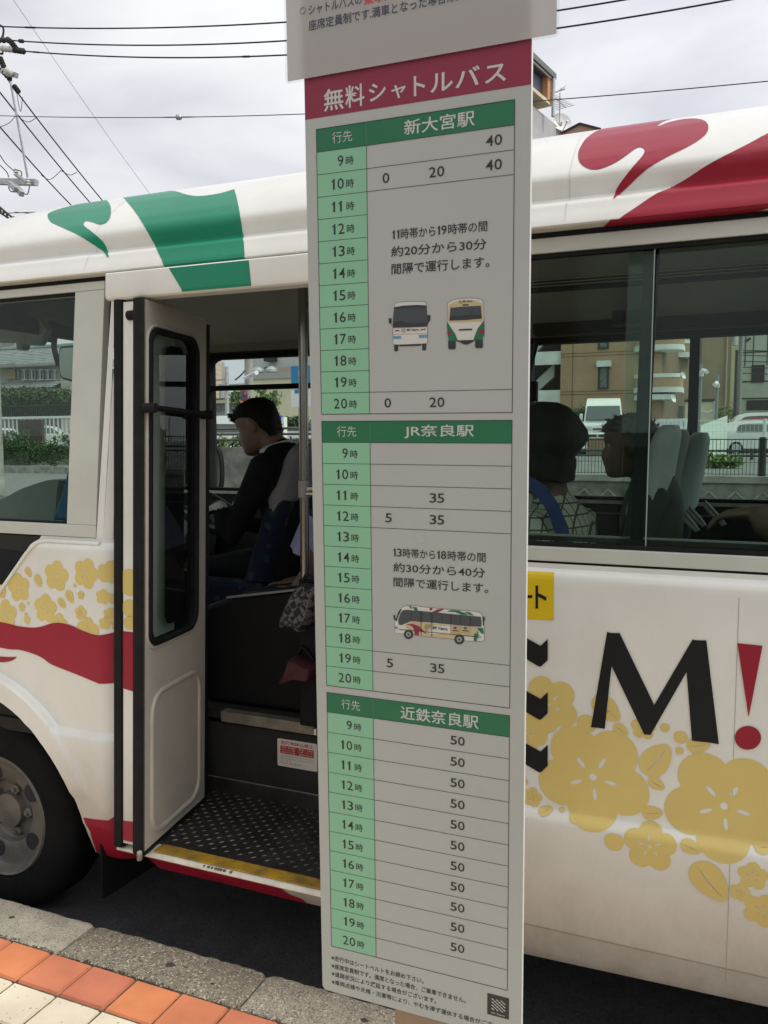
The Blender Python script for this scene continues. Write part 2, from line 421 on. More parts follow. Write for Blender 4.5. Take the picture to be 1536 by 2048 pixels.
# raised ground beyond the street, behind the retaining walls
WY = 13.0
g = MB()
g.prism([(-11, WY, -0.1), (32, WY, -0.1), (85, 60, -0.1), (85, 150, -0.1), (-128, 150, -0.1), (-42.5, 50, -0.1)], (0, 0, 1.43), M_road2)
g.build('raised_ground', kind='structure')
g = MB(); g.hexa([(-3, 37.5, 1.2), (70, 37.5, 1.2), (70, 37.5, 1.334), (-3, 37.5, 1.334)], [(-3, 44, 1.2), (70, 44, 1.2), (70, 44, 1.72), (-3, 44, 1.72)], M_road2)
g.box((-3, 44, 1.2), (75, 58, 1.72), M_road2); g.build('parking_ground', kind='structure')
g = MB(); g.box((-95, 42.4, 0), (-43.5, 80, 1.5), M_road2); g.build('house_ground', kind='structure')
g = MB(); g.box((-11, WY-0.32, 0), (-5.2, WY-0.02, 1.74), M_conc_dark)
for x in np.arange(-10.2, -5.3, 1.2): g.box((x, WY-0.335, 0.2), (x+0.03, WY-0.32, 1.7), M_dark)
g.build('retaining_wall', None, 'stained concrete retaining wall beyond the driver, topped by weeds and a pipe rail', 'wall', bevel=0.02)
g = MB(); g.box((-5.1, WY-0.32, 0), (32, WY-0.02, 1.24), M_conc_dark); g.box((-5.1, WY-0.36, 1.24), (32, WY-0.01, 1.335), M_conc)
for x in np.arange(-5, 31.5, 0.35):
    g.bar((x, WY-0.325, 0.95), (x+0.17, WY-0.325, 1.12), 0.02, 0.02, M_conc); g.bar((x+0.17, WY-0.325, 1.12), (x+0.35, WY-0.325, 0.95), 0.02, 0.02, M_conc)
g.build('retaining_wall', None, 'low concrete block wall with a zigzag pattern under the black mesh fence', 'wall')

def leaves(mb, c, r, n, size, ms, flat=0.0, seed=0):
    """many small leaf faces through the volume of an uneven crown"""
    q = random.Random(seed)
    cl = [(Vector((q.uniform(-1, 1)*r[0], q.uniform(-1, 1)*r[1], q.uniform(-1, 1)*r[2]))*0.75, q.uniform(0.25, 0.5)) for _ in range(14)]
    for _ in range(n):
        o_, k = q.choice(cl)
        d = Vector((q.gauss(0, 1), q.gauss(0, 1), q.gauss(0, 1)))*0.55*k
        p = Vector(c)+o_+Vector((d.x*r[0], d.y*r[1], d.z*r[2]))
        a = Vector((q.uniform(-1, 1), q.uniform(-1, 1), q.uniform(-1, 1))).normalized(); b = a.orthogonal().normalized()
        s_ = size*q.uniform(0.6, 1.3)
        mb.add([p-a*s_, p+b*s_*0.45, p+a*s_, p-b*s_*0.45], [[0, 1, 2, 3]], q.choice(ms))

# pipe rails and fences --------------------------------------------------------
def pipe_rail(a, b, zs, n, lab, r=0.03, hgt=0.95, base=1.33, m=M_steel):
    t = thing('pipe_rail', lab, 'rail', (a[0], a[1], base)); a = Vector(a); b = Vector(b)
    for z in zs:
        k = MB(); k.tube([(a.x, a.y, z), (b.x, b.y, z)], r, m, 8); k.build('rail', t, smooth=40)
    for i in range(n+1):
        p = a.lerp(b, i/n); k = MB(); k.tube([(p.x, p.y, base), (p.x, p.y, base+hgt)], r*1.5, m, 8); k.build('post', t, smooth=40)
z0 = at(460, 862, WY)[2]
pipe_rail((-10.9, WY-0.17, 0), (-5.3, WY-0.17, 0), [at(460, 858, WY)[2], at(460, 869, WY)[2], at(460, 880, WY)[2]], 4, 'weathered pipe rail on the retaining wall beyond the driver', 0.022, 0.46, 1.74, mat('rail_brown', (0.13, 0.11, 0.09), 0.7, var=0.3))
M_raildark = mat('dark_rail_paint', (0.06, 0.065, 0.055), 0.6)
pipe_rail((-8, 27.5, 0), (32, 27.5, 0), [1.45, 1.60], 14, 'dark pipe rail along the far side of the raised road', 0.035, 0.32, 1.33, M_raildark)
def mesh_fence(x0, x1, y, zb, zt, dx, dz, r, m, posts, lab, pr=0.03, name='mesh_fence'):
    t = thing(name, lab, 'fence', (x0, y, zb))
    k = MB(); n = int((x1-x0)/dx)
    for i in range(n+1):
        x = x0+i*dx; k.bar((x, y, zb), (x, y, zt), r, r, m)
    for z in np.arange(zb+0.03, zt, dz): k.bar((x0, y+r, z), (x1, y+r, z), r, r, m)
    k.bar((x0, y, zt), (x1, y, zt), r*2, r*2, m)
    k.build('mesh_panel', t)
    for x in posts:
        k = MB(); k.tube([(x, y+0.04, zb-0.1), (x, y+0.04, zt+0.03)], pr, m, 8); k.build('post', t, smooth=40)
M_fblack = mat('fence_black', (0.015, 0.018, 0.017), 0.5)
M_fwhite = mat('fence_white', (0.72, 0.76, 0.72), 0.5)
px_ = at(1524, 930, WY-0.18)[0]
mesh_fence(-5.0, 14, WY-0.18, 1.33, at(1450, 879, WY)[2], 0.05, 0.17, 0.007, M_fblack, [px_-2*k for k in range(-4, 4)], 'black welded mesh fence standing on the low block wall', 0.045)
mesh_fence(-4, 30, 30.5, 1.33, 2.62, 0.13, 0.22, 0.009, M_fwhite, [-4+2.5*k for k in range(14)], 'white mesh fence between the raised road and the parked cars', 0.05)
# sheet-metal fence panel rising to the right behind the white fence
k = MB(); a0, a1 = at(1395, 858, 33), at(1455, 832, 36)
k.hexa([(a0[0], 33, 1.2), (a1[0], 36, 1.2), (a1[0], 36, at(1455, 831, 36)[2]), (a0[0], 33, at(1395, 853, 33)[2])], [(a0[0], 33.1, 1.2), (a1[0], 36.1, 1.2), (a1[0], 36.1, at(1455, 831, 36)[2]), (a0[0], 33.1, at(1395, 853, 33)[2])], mat('pale_sheet', (0.6, 0.66, 0.62), 0.5, var=0.1))
k.build('sheet_fence', None, 'pale sheet metal fence sloping up behind the tall camera pole', 'fence')

# weeds and hedges -----------------------------------------------------------
k = MB()
for i in range(14): leaves(k, (-10.6+i*0.4, WY+0.15, 1.80), (0.3, 0.15, rnd.uniform(0.06, 0.16)), 150, 0.05, [M_leafA, M_leafC, M_leafB], seed=i)
k.build('weeds', None, 'strip of weeds along the top of the retaining wall beyond the driver', 'weeds', kind='stuff')
k = MB(); p = at(1437, 935, 17); leaves(k, (p[0], 17, 1.42), (0.42, 0.2, 0.22), 380, 0.07, [M_leafA, M_leafC], seed=3)
k.build('weed_clump', None, 'small green clump of weeds behind the black mesh fence', 'plant')
k = MB(); p0, p1 = at(1118, 830, 49), at(1178, 830, 49)
for i in range(6): leaves(k, (p0[0]+(p1[0]-p0[0])*i/5, 49, at(1150, 832, 49)[2]), (1.2, .6, .42), 600, 0.08, [M_leafB, M_leafB, M_leafA], seed=20+i)
k.build('hedge', None, 'dark green clipped hedge at the foot of the orange brick building', 'hedge')
k = MB(); p = at(1452, 826, 56); leaves(k, p, (1.0, 0.6, 0.5), 700, 0.09, [M_leafA, M_leafC, mat('leaf_brown', (0.16, 0.11, 0.04), 0.7)], seed=31)
k.build('bush', None, 'olive and brown bush against the tan wall, right of the cream trailer', 'bush')
# small street tree behind the driver's head
t = thing('street_tree', 'small leafy street tree showing either side of the driver\'s head', 'tree', tuple(at(500, 900, 20)*np.array([1, 1, 0])+np.array([0, 0, 1.33])))
k = MB()
for i, (u, v, r_, n_) in enumerate([(470, 790, .20, 80), (468, 805, .16, 50), (541, 793, .26, 110), (524, 783, .14, 40), (549, 803, .16, 60), (532, 800, .2, 60), (476, 782, .12, 30)]):
    leaves(k, at(u, v, 20), (r_, r_, r_*.7), n_, 0.07, [M_leafA, M_leafC, M_leafA], seed=50+i)
k.build('crown', t)
k = MB(); b0 = at(505, 900, 20)
k.tube([(b0[0], 20, 1.33), (b0[0]+.05, 20, 2.3), (b0[0], 20, 3.0)], [.08, .06, .03], M_bark, 8)
for u, v in ((472, 795), (541, 795), (522, 786)): k.tube([(b0[0]+.05, 20, 2.4), tuple(at(u, v, 20))], [.035, .012], M_bark, 6)
k.build('trunk', t, smooth=60)

# ------------------------------------------------------------------ buildings
def facade_quad(mb, u0, v0, u1, v1, Y, th, m):
    """box whose front face fills the photo rectangle at depth Y"""
    a, b = at(u0, (v0+v1)/2, Y), at(u1, (v0+v1)/2, Y); um = (u0+u1)/2
    z1, z0 = at(um, v0, Y)[2], at(um, v1, Y)[2]
    mb.box((a[0], Y, z0), (b[0], Y+th, z1), m)
    return a[0], b[0], z0, z1
def bricky(name, c1, c2, mortar, sc):
    m = bpy.data.materials.new(name); m.use_nodes = True; t = m.node_tree; p = t.nodes['Principled BSDF']; p.inputs['Roughness'].default_value = 0.8
    tcn = t.nodes.new('ShaderNodeTexCoord'); mpn = t.nodes.new('ShaderNodeMapping'); mpn.inputs['Rotation'].default_value = (rad(90), 0, 0)
    b = t.nodes.new('ShaderNodeTexBrick'); b.inputs['Scale'].default_value = sc; b.inputs['Mortar Size'].default_value = 0.012
    b.inputs['Color1'].default_value = (*c1, 1); b.inputs['Color2'].default_value = (*c2, 1); b.inputs['Mortar'].default_value = (*mortar, 1)
    n = t.nodes.new('ShaderNodeTexNoise'); n.inputs['Scale'].default_value = 0.5; n.inputs['Detail'].default_value = 5
    rr = t.nodes.new('ShaderNodeMapRange'); rr.inputs['To Min'].default_value = 0.75; rr.inputs['To Max'].default_value = 1.2
    sc_ = t.nodes.new('ShaderNodeVectorMath'); sc_.operation = 'SCALE'
    t.links.new(tcn.outputs['Object'], mpn.inputs['Vector']); t.links.new(mpn.outputs['Vector'], b.inputs['Vector'])
    t.links.new(tcn.outputs['Object'], n.inputs['Vector']); t.links.new(n.outputs['Fac'], rr.inputs['Value'])
    t.links.new(b.outputs['Color'], sc_.inputs[0]); t.links.new(rr.outputs['Result'], sc_.inputs['Scale']); t.links.new(sc_.outputs['Vector'], p.inputs['Base Color'])
    return m
M_brick = bricky('orange_brick_tile', (0.38, 0.25, 0.15), (0.42, 0.28, 0.17), (0.36, 0.26, 0.18), 3.2)
M_tan = mat('tan_render', (0.42, 0.345, 0.23), 0.9, var=0.22, vscale=0.35)
M_tanlight = mat('cream_render', (0.60, 0.52, 0.34), 0.9, var=0.15, vscale=0.5)
M_slab = mat('white_slab', (0.66, 0.69, 0.66), 0.8, var=0.15, vscale=1.2)
M_greyclad = mat('grey_cladding', (0.42, 0.45, 0.43), 0.7, var=0.15, vscale=0.6)
YB = 52.0
t = thing('apartment_block', 'orange brick apartment block with white slabs and rounded balconies beyond the car park', 'building', (at(1200, 860, YB)[0], YB, 1.33))
k = MB(); xa, xb = at(1121, 750, YB)[0], at(1322, 750, YB)[0]
k.box((xa, YB, 1.0), (xb, YB+12, 15), M_brick); k.build('wall', t)
k = MB()
for v in (705, 711, 782, 788): z = at(1200, v, YB)[2]; k.box((xa, YB-0.012, z-.03), (xb, YB-0.004, z+.03), mat('joint_line', (0.2, 0.13, 0.08), 0.9))
for u in (1145,): x = at(u, 750, YB)[0]; k.box((x-.03, YB-0.012, 1.4), (x+.03, YB-0.004, 15), mat('joint_line', (0.2, 0.13, 0.08), 0.9))
k.build('wall_joint', t)
for v0, v1 in ((660, 697), (733, 777)):
    k = MB(); facade_quad(k, 1198, v0, 1216, v1, YB-0.05, 0.2, mat('glass_block', (0.13, 0.15, 0.15), 0.2, var=0.4, vscale=4)); w_ = k.build('window', t)
    k = MB(); x0, x1, z0_, z1_ = facade_quad(MB(), 1196.5, v0-1, 1217.5, v1+1, YB-0.06, 0.1, M_dark)
    for e in ((x0, z0_, x1, z0_+.1), (x0, z1_-.1, x1, z1_), (x0, z0_+.1, x0+.1, z1_-.1), (x1-.1, z0_+.1, x1, z1_-.1)): k.box((e[0], YB-.1, e[1]), (e[2], YB-.06, e[3]), M_darkmetal)
    k.build('frame', w_)
k = MB(); facade_quad(k, 1193, 721, 1221, 733, YB-0.5, 0.5, M_slab); k.build('window_hood', t)
# stairwell at its left: white parapets, dark openings, sloping flights
k = MB(); facade_quad(k, 1030, 600, 1121, 880, YB+3.0, 1.0, M_dark); k.build('stairwell', t)
for v0, v1 in ((630, 640), (704, 730), (781, 809)):
    k = MB(); facade_quad(k, 1030, v0, 1122, v1, YB+0.2, 0.25, M_slab); k.build('stair_parapet', t)
for v0, v1 in ((640, 704), (730, 781)):
    k = MB(); a_, b_ = at(1062, v1-4, YB+1), at(1108, v0+4, YB+1); k.hexa([(a_[0], YB+1, a_[2]-.6), (b_[0], YB+1, b_[2]-.6), (b_[0], YB+1, b_[2]+.2), (a_[0], YB+1, a_[2]+.2)], [(a_[0], YB+1.4, a_[2]-.6), (b_[0], YB+1.4, b_[2]-.6), (b_[0], YB+1.4, b_[2]+.2), (a_[0], YB+1.4, a_[2]+.2)], mat('stair_grey', (0.42, 0.43, 0.40), 0.8)); k.build('stair_flight', t)
# rounded balconies stepping back along the right-hand side
def balcony(uc, vslab, vtop, Y, r, tt):
    c = at(uc, vslab, Y); z0_ = c[2]; zt = at(uc, vtop, Y)[2]
    arc = [(c[0]+r*1.0*math.cos(a), Y-r*0.55*math.sin(a)) for a in np.linspace(0.15, math.pi-0.0, 18)]
    def band(za, zb, m, grow=0.0):
        mb = MB(); P = [(c[0]+(x-c[0])*(1+grow), Y+(y-Y)*(1+grow)) for x, y in arc]; P = P+[(P[-1][0], Y+1.2), (P[0][0], Y+1.2)]
        mb.prism([(x, y, za) for x, y in P], (0, 0, zb-za), m); return mb
    b_ = band(z0_+.3, zt-.22, M_brick).build('balcony', tt, smooth=40)
    band(z0_, z0_+.3, M_slab, .04).build('slab', b_, smooth=40); band(zt-.22, zt, M_slab, .03).build('coping', b_, smooth=40)
for uc, vs, vt, Y, r in ((1318, 702, 671, YB-.2, 1.35), (1338, 717, 683, YB+4, 1.4), (1350, 726, 693, YB+8, 1.5), (1316, 786, 749, YB-.2, 1.35), (1308, 800, 790, YB-.3, 1.1)):
    balcony(uc, vs, vt, Y, r, t)
k = MB(); x0 = at(1322, 750, YB)[0]
k.hexa([(x0, YB+.3, 1), (x0+3.2, YB+13, 1), (x0+3.2, YB+13, 15), (x0, YB+.3, 15)], [(x0-.2, YB+.5, 1), (x0+3.0, YB+13.2, 1), (x0+3.0, YB+13.2, 15), (x0-.2, YB+.5, 15)], mat('taupe_wall', (.20, .145, .095), .85, var=.15, vscale=.6)); k.build('side_wall', t)
k = MB(); facade_quad(k, 1318, 734, 1334, 750, YB+1.2, .2, M_winglass); facade_quad(k, 1353, 812, 1367, 838, YB+3.5, .2, M_winglass); k.build('balcony_door', t)
for u, v, Y, r_ in ((1361, 753, YB-1, .22), (1341, 799, YB-2, .24)):
    k = MB(); p = Vector(at(u, v, Y)); k.lathe([(0.02, 0), (r_*.6, .05), (r_, .18), (r_*.97, .2), (r_*.6, .1), (.02, .05)], p, (0.85, -0.42, 0.3), M_white, 20); k.build('satellite_dish', t, smooth=50)
# tan wall building and the grey clad one right of it
YT = 60.0
t = thing('tan_building', 'plain tan rendered building with a cream corner strip', 'building', (at(1430, 850, YT)[0], YT, 1.33))
k = MB(); k.box((at(1340, 750, YT)[0], YT, 1), (at(1461, 750, YT)[0], YT+12, 17), M_tan); k.build('wall', t)
k = MB(); k.box((at(1461, 750, YT)[0], YT-.1, 1), (at(1475, 750, YT)[0], YT+12, 17), M_tanlight); k.build('corner_strip', t)
k = MB(); x = at(1452, 750, YT)[0]; k.tube([(x, YT-.15, 1.4), (x, YT-.15, 16.8)], .07, mat('pipe_beige', (.4, .34, .24), .6), 8); k.build('drain_pipe', t, smooth=60)
YG = 72.0
t = thing('factory_building', 'grey panelled building with a black window and a dark garage opening', 'building', (at(1540, 850, YG)[0], YG, 1.33))
k = MB(); k.box((at(1474, 750, YG)[0], YG, 1), (at(1700, 750, YG)[0], YG+15, 20), M_greyclad); k.build('wall', t)
k = MB()
for u in (1489, 1505, 1533, 1550, 1580): x = at(u, 750, YG)[0]; k.box((x-.04, YG-.015, 8), (x+.04, YG-.005, 19.9), M_darkmetal)
for v in (704, 763, 797): z = at(1510, v, YG)[2]; k.box((at(1474, 750, YG)[0], YG-.03, z-.06), (at(1690, 750, YG)[0], YG-.016, z+.06), M_darkmetal)
k.build('panel_joint', t)
k = MB(); facade_quad(k, 1503, 730, 1529, 765, YG-.12, .1, M_dark); k.build('window', t)
k = MB(); facade_quad(k, 1493, 800, 1560, 820, YG-.12, .1, M_dark); k.build('garage_opening', t)
# cream trailer body
YC = 44.0
t = thing('storage_container', 'cream box container with a round mark, behind the tall camera pole', 'container', (at(1400, 860, YC)[0], YC, 1.33))
k = MB(); x0, x1, z0_, z1_ = facade_quad(k, 1370, 803, 1430, 860, YC, 2.4, mat('container_cream', (0.56, 0.52, 0.36), 0.5, var=0.15, vscale=1.0)); k.build('body', t, bevel=.04)
k = MB(); k.box((x0-.05, YC-.06, z1_), (x1+.05, YC+2.45, z1_+.12), M_darkmetal); k.build('roof_edge', t)
k = MB(); k.box((x1-.12, YC-.05, 1.4), (x1+.02, YC-.002, z1_), M_steel); k.build('corner_post', t)
k = MB(); c_ = at(1414, 812, YC); k.tube([(c_[0]+.32*math.cos(a), YC-.01, c_[2]+.32*math.sin(a)) for a in np.linspace(math.pi*1.05, math.pi*1.95, 14)], .03, M_white, 6); k.build('round_mark', t)
# cream store with a grey roof band beyond the driver
YS = 46.0
t = thing('store_building', 'long cream store with a grey roof band behind the driver\'s window', 'building', (at(560, 850, YS)[0], YS, 1.33))
k = MB(); xs0, xs1 = at(503, 800, YS)[0], at(760, 800, YS)[0]; zb_ = at(560, 757, YS)[2]; zt_ = at(560, 745, YS)[2]
k.box((xs0, YS, 1), (xs1, YS+18, zb_), mat('cream_wall', (0.66, 0.61, 0.42), 0.85, var=0.12, vscale=0.4)); k.build('wall', t)
k = MB(); k.box((xs0-.1, YS-.12, zb_), (xs1, YS+18, zt_), mat('grey_band', (0.36, 0.36, 0.32), 0.8)); k.build('roof_band', t)
for u in (516, 543):
    k = MB(); p = at(u, 743, YS+4); k.lathe([(.28, 0), (.28, .4), (.45, .45), (.45, .6), (.2, .8), (.02, .85)], (p[0], YS+4, zt_), (0, 0, 1), M_steel, 14); k.build('roof_vent', t, smooth=40)
t = thing('grey_building', 'grey panelled building with one small window above the cream store', 'building', (at(520, 730, 70)[0], 70, 1.33))
k = MB(); k.box((at(500, 730, 70)[0], 70, 1), (at(700, 730, 70)[0], 85, at(520, 706, 70)[2]), mat('pale_grey_panel', (0.47, 0.49, 0.47), .7, var=.12, vscale=.5)); k.build('wall', t)
k = MB(); facade_quad(k, 529, 734, 536, 742, 69.9, .09, M_winglass); k.build('window', t)
k = MB(); facade_quad(k, 527, 714, 545, 722, 69.0, .9, M_darkmetal); k.build('roof_hood', t)
k = MB(); a_, b_ = at(556, 729, 69), at(640, 747, 69); facade_quad(k, 556, 733, 602, 745, 69.2, .5, mat('pinkish_panel', (.42, .33, .28), .8)); k.build('upper_wall', t)
# apartment tower far left of the door window
YA = 112.0
t = thing('apartment_tower', 'distant beige apartment tower with stacked balconies, seen past the door leaf', 'building', (at(370, 800, YA)[0], YA, 1.3))
k = MB(); xa, xb = at(255, 750, YA)[0], at(428, 750, YA)[0]; k.box((xa, YA, 0), (xb, YA+3, at(400, 722, YA)[2]), mat('tower_wall', (.36, .31, .27), .8, var=.15, vscale=.2)); k.build('wall', t)
for v in (724, 733, 743, 752, 762, 771, 781, 790, 800):
    z = at(400, v, YA)[2]; k = MB(); k.box((xa-.3, YA-1.8, z), (xb+1.4, YA, z+.75), mat('tower_balcony', (.52, .41, .33), .8)); k.build('balcony', t)
    k = MB()
    for i in range(9): x = xa+(xb-xa)*(i+.3)/9; k.box((x, YA-.06, z+.8), (x+1.7, YA-.01, z+2.1), M_winglass)
    k.build('window_row', t)
# low houses and station roofs between tower and store
t = thing('station_hall', 'low pale hall with a cream roof line left of the driver', 'building', (at(440, 850, 80)[0], 80, 1.3))
k = MB(); k.box((at(340, 800, 80)[0], 80, 1), (at(500, 800, 80)[0], 92, at(440, 797, 80)[2]), mat('hall_wall', (.30, .31, .29), .8, var=.2, vscale=.6)); k.build('wall', t)
k = MB(); k.box((at(340, 800, 80)[0], 79.5, at(440, 807, 80)[2]), (at(500, 800, 80)[0], 79.99, at(440, 800, 80)[2]), M_tanlight); k.build('fascia', t)
k = MB(); k.hexa([(at(340, 800, 80)[0], 79.4, at(440, 797, 80)[2]), (at(500, 800, 80)[0], 79.4, at(440, 797, 80)[2]), (at(500, 800, 80)[0], 86, at(440, 789, 80)[2]), (at(340, 800, 80)[0], 86, at(440, 789, 80)[2])],
                [(at(340, 800, 80)[0], 79.4, at(440, 796, 80)[2]), (at(500, 800, 80)[0], 79.4, at(440, 796, 80)[2]), (at(500, 800, 80)[0], 86, at(440, 788, 80)[2]), (at(340, 800, 80)[0], 86, at(440, 788, 80)[2])], mat('rust_roof', (.42, .29, .2), .8)); k.build('roof', t)
k = MB()
for u in (432, 446, 460, 474): facade_quad(k, u, 812, u+10, 822, 79.9, .08, M_winglass)
k.build('window_row', t)

# two-storey house with grey roof tiles across the junction
HY = 50.0
def roof_tiles(mb, p00, p10, p11, p01, m, nx=40, ny=9):
    """pantile roof: rolls down the slope, a step at each course"""
    p00, p10, p11, p01 = map(Vector, (p00, p10, p11, p01)); nrm = (p10-p00).cross(p01-p00).normalized()
    if nrm.z < 0: nrm = -nrm
    vs = []; N = nx*4
    for j in range(ny*2+1):
        t_ = (j//2+(j % 2)*0.96)/ny if j < ny*2 else 1.0
        for i in range(N+1):
            s_ = i/N; p = p00.lerp(p10, s_).lerp(p01.lerp(p11, s_), t_)
            vs.append(p+nrm*(0.055*abs(math.sin(math.pi*i/4))+(0.06 if j % 2 == 0 else 0.0)))
    mb.add(vs, [[j*(N+1)+i, j*(N+1)+i+1, (j+1)*(N+1)+i+1, (j+1)*(N+1)+i] for j in range(ny*2) for i in range(N)], m)
M_tile = mat('kawara_tile', (0.23, 0.24, 0.25), 0.5, var=0.3, vscale=1.5)
M_hwall = mat('house_wall', (0.33, 0.31, 0.27), 0.9, var=0.2, vscale=0.7)
t = thing('tiled_house', 'traditional two-storey house with grey tiled roofs across the junction', 'house', (at(60, 890, HY)[0], HY, 0))
xl, xr = at(-45, 750, HY)[0], at(118, 750, HY)[0]; ze = at(60, 727, HY)[2]; zr = at(60, 693, HY+3)[2]
k = MB(); k.box((xl+.6, HY+.9, 0), (xr-.7, HY+8, ze+.1), M_hwall); k.build('wall', t)
rf = MB(); roof_tiles(rf, (xl, HY, ze), (xr, HY, ze), (xr-1.6, HY+4.5, zr), (xl-2, HY+4.5, zr), M_tile, 42, 9)
roof_tiles(rf, (xr, HY, ze), (xr, HY+9, ze), (xr-1.6, HY+4.6, zr), (xr-1.6, HY+4.5, zr), M_tile, 20, 9)
rf.tube([(xl-2, HY+4.5, zr+.1), (xr-1.5, HY+4.5, zr+.1)], .22, M_tile, 8)
rf.box((xl, HY-.05, ze-.22), (xr, HY+.05, ze-.02), M_hwall)
rf.build('roof', t)
k = MB(); ze2 = at(60, 777, HY-1.2)[2]; roof_tiles(k, (xl-.5, HY-1.2, ze2), (xr+.2, HY-1.2, ze2), (xr-.2, HY+.9, at(60, 765, HY+.9)[2]), (xl-.5, HY+.9, at(60, 765, HY+.9)[2]), M_tile, 42, 4); k.build('lower_roof', t)
for u0, u1 in ((30, 39), (44, 55), (60, 72), (76, 88), (92, 100)):
    k = MB(); facade_quad(k, u0, 738, u1, 758, HY+.8, .08, M_winglass); wn = k.build('window', t)
    k = MB(); x0, x1, z0_, z1_ = facade_quad(MB(), u0-1, 737, u1+1, 759, HY, .1, M_dark); um = (x0+x1)/2
    k.box((x0, HY+.72, z1_-.08), (x1, HY+.79, z1_), M_steel); k.box((x0, HY+.72, z0_), (x1, HY+.79, z0_+.08), M_steel); k.box((um-.05, HY+.72, z0_+.08), (um+.05, HY+.79, z1_-.08), M_steel); k.build('frame', wn)
k = MB(); facade_quad(k, 11, 737, 30, 758, HY+.7, .1, mat('wood_panel', (.33, .24, .13), .8, var=.3)); k.build('shutter', t)
k = MB(); k.box((at(-60, 690, HY+14)[0], HY+14, 1), (at(28, 690, HY+14)[0], HY+22, at(10, 684, HY+14)[2]), M_conc); k.build('concrete_building', None, 'grey flat-roofed building showing over the left end of the tiled roof', 'building')
# hedge, fences and bushes in front of the house
k = MB()
for i in range(26):
    u = -60+i*9; p = at(u, 798, 47); leaves(k, p, (1.0, .8, .75), 520, .12, [M_leafA, M_leafB, M_leafB, M_leafA], seed=100+i)
for i in range(22): u = -60+i*10; p = at(u, 812, 47); leaves(k, p, (1.1, .7, .8), 350, .13, [M_leafB], seed=140+i)
k.build('hedge', None, 'long leafy hedge in front of the tiled house', 'hedge')
t = thing('picket_fence', 'white picket fence behind the bushes at the junction', 'fence', (at(60, 890, 43)[0], 43, 0))
k = MB(); z0_, z1_ = at(40, 892, 43)[2], at(40, 838, 43)[2]
for u in np.arange(-40, 142, 8.2): x = at(u, 860, 43)[0]; k.box((x-.045, 43, z0_), (x+.045, 43.06, z1_), M_white)
k.build('pickets', t)
k = MB(); k.box((at(-45, 860, 43)[0], 42.93, z1_), (at(150, 860, 43)[0], 43.12, z1_+.16), M_white); k.build('top_rail', t)
t = thing('railing', 'black iron railing in front of the hedge of the tiled house', 'fence', (at(60, 890, 45)[0], 45, 0))
k = MB(); z0_, z1_ = at(40, 838, 45)[2], at(40, 812, 45)[2]
for u in np.arange(-40, 150, 4.2): x = at(u, 830, 45)[0]; k.box((x-.04, 45, z0_), (x+.04, 45.06, z1_), M_fblack)
k.box((at(-45, 830, 45)[0], 44.97, z1_-.06), (at(150, 830, 45)[0], 45.09, z1_+.06), M_fblack); k.build('bars', t)
k = MB(); facade_quad(k, 37, 840, 84, 905, 42.5, .25, mat('brown_board', (.085, .065, .055), .8, var=.3)); k.build('board_panel', None, 'dark brown board standing at the picket fence', 'panel')
k = MB()
for i, (u, v) in enumerate([(-20, 890), (5, 890), (22, 885), (40, 880), (45, 900), (15, 905), (60, 905), (75, 910), (95, 905), (110, 908), (128, 905), (120, 890), (-10, 908)]):
    leaves(k, at(u, v, 41), (1.0, .6, .75), 800, .07, [M_leafA, M_leafB, M_leafB], seed=200+i)
k.build('shrubs', None, 'bushy green shrubs behind the kerb of the junction', 'shrubs')
k = MB(); p0, p1 = at(-60, 940, 40), at(190, 944, 40); k.box((p0[0], 40, 0), (p1[0], 43, .42), M_conc); k.build('island_kerb', kind='structure')
g = MB(); g.poly([(-95, 8, 0.004), (-9, 8, 0.004), (-22, 40, 0.004), (-95, 40, 0.004)], M_road2); g.build('side_road', kind='structure')

# grey house with the orange roof room, over the bus roof at the right
d_ = Vector((math.sin(rad(11.5)), math.cos(rad(11.5)), 0)); n_ = Vector((d_.y, -d_.x, 0)); GY = 70.0
A = Vector(at(1059, 206, GY)); zt = A.z
t = thing('grey_house', 'grey rendered house with an orange clad roof room, above the bus roof', 'building', (A.x, A.y, 0))
k = MB(); q = [A-n_*20, A, A+d_*34, A+d_*34-n_*20]; k.prism([(p.x, p.y, 0) for p in q], (0, 0, zt), mat('grey_render', (.40, .40, .39), .85, var=.12, vscale=.5)); k.build('wall', t)
B0 = A-d_*1.2+n_*0.6; zu0 = at(1062, 190, GY)[2]; zu1 = at(1062, 132, GY)[2]
k = MB(); Lr = 4.3
q0 = [B0-n_*9, B0, B0+d_*Lr, B0+d_*Lr-n_*9]
k.prism([(p.x, p.y, zu0) for p in q0], (0, 0, .3), M_tanlight); k.build('floor_slab', t)
k = MB(); k.prism([(p.x, p.y, zu0+.18) for p in [B0-n_*9, B0-n_*.1, B0+d_*.5-n_*.1, B0+d_*.5-n_*9]], (0, 0, zu1-zu0-.25), mat('orange_clad', (.50, .26, .13), .7)); k.build('orange_wall', t)
k = MB(); k.prism([(p.x, p.y, zu0+.18) for p in [B0+d_*.5-n_*9, B0+d_*.5-n_*.5, B0+d_*(Lr-.8)-n_*.5, B0+d_*(Lr-.8)-n_*9]], (0, 0, zu1-zu0-.25), mat('navy_recess', (.05, .06, .085), .5)); k.build('glazed_wall', t)
k = MB(); k.prism([(p.x, p.y, zu0+.18) for p in [B0+d_*(Lr-.8)-n_*.8, B0+d_*(Lr-.8), B0+d_*Lr, B0+d_*Lr-n_*.8]], (0, 0, zu1-zu0-.25), mat('orange_clad', (.50, .26, .13), .7)); k.build('corner_post', t)
k = MB(); q1 = [B0-n_*9.4-d_*.6, B0+n_*.3-d_*.6, B0+n_*.3+d_*(Lr+.3), B0-n_*9.4+d_*(Lr+.3)]
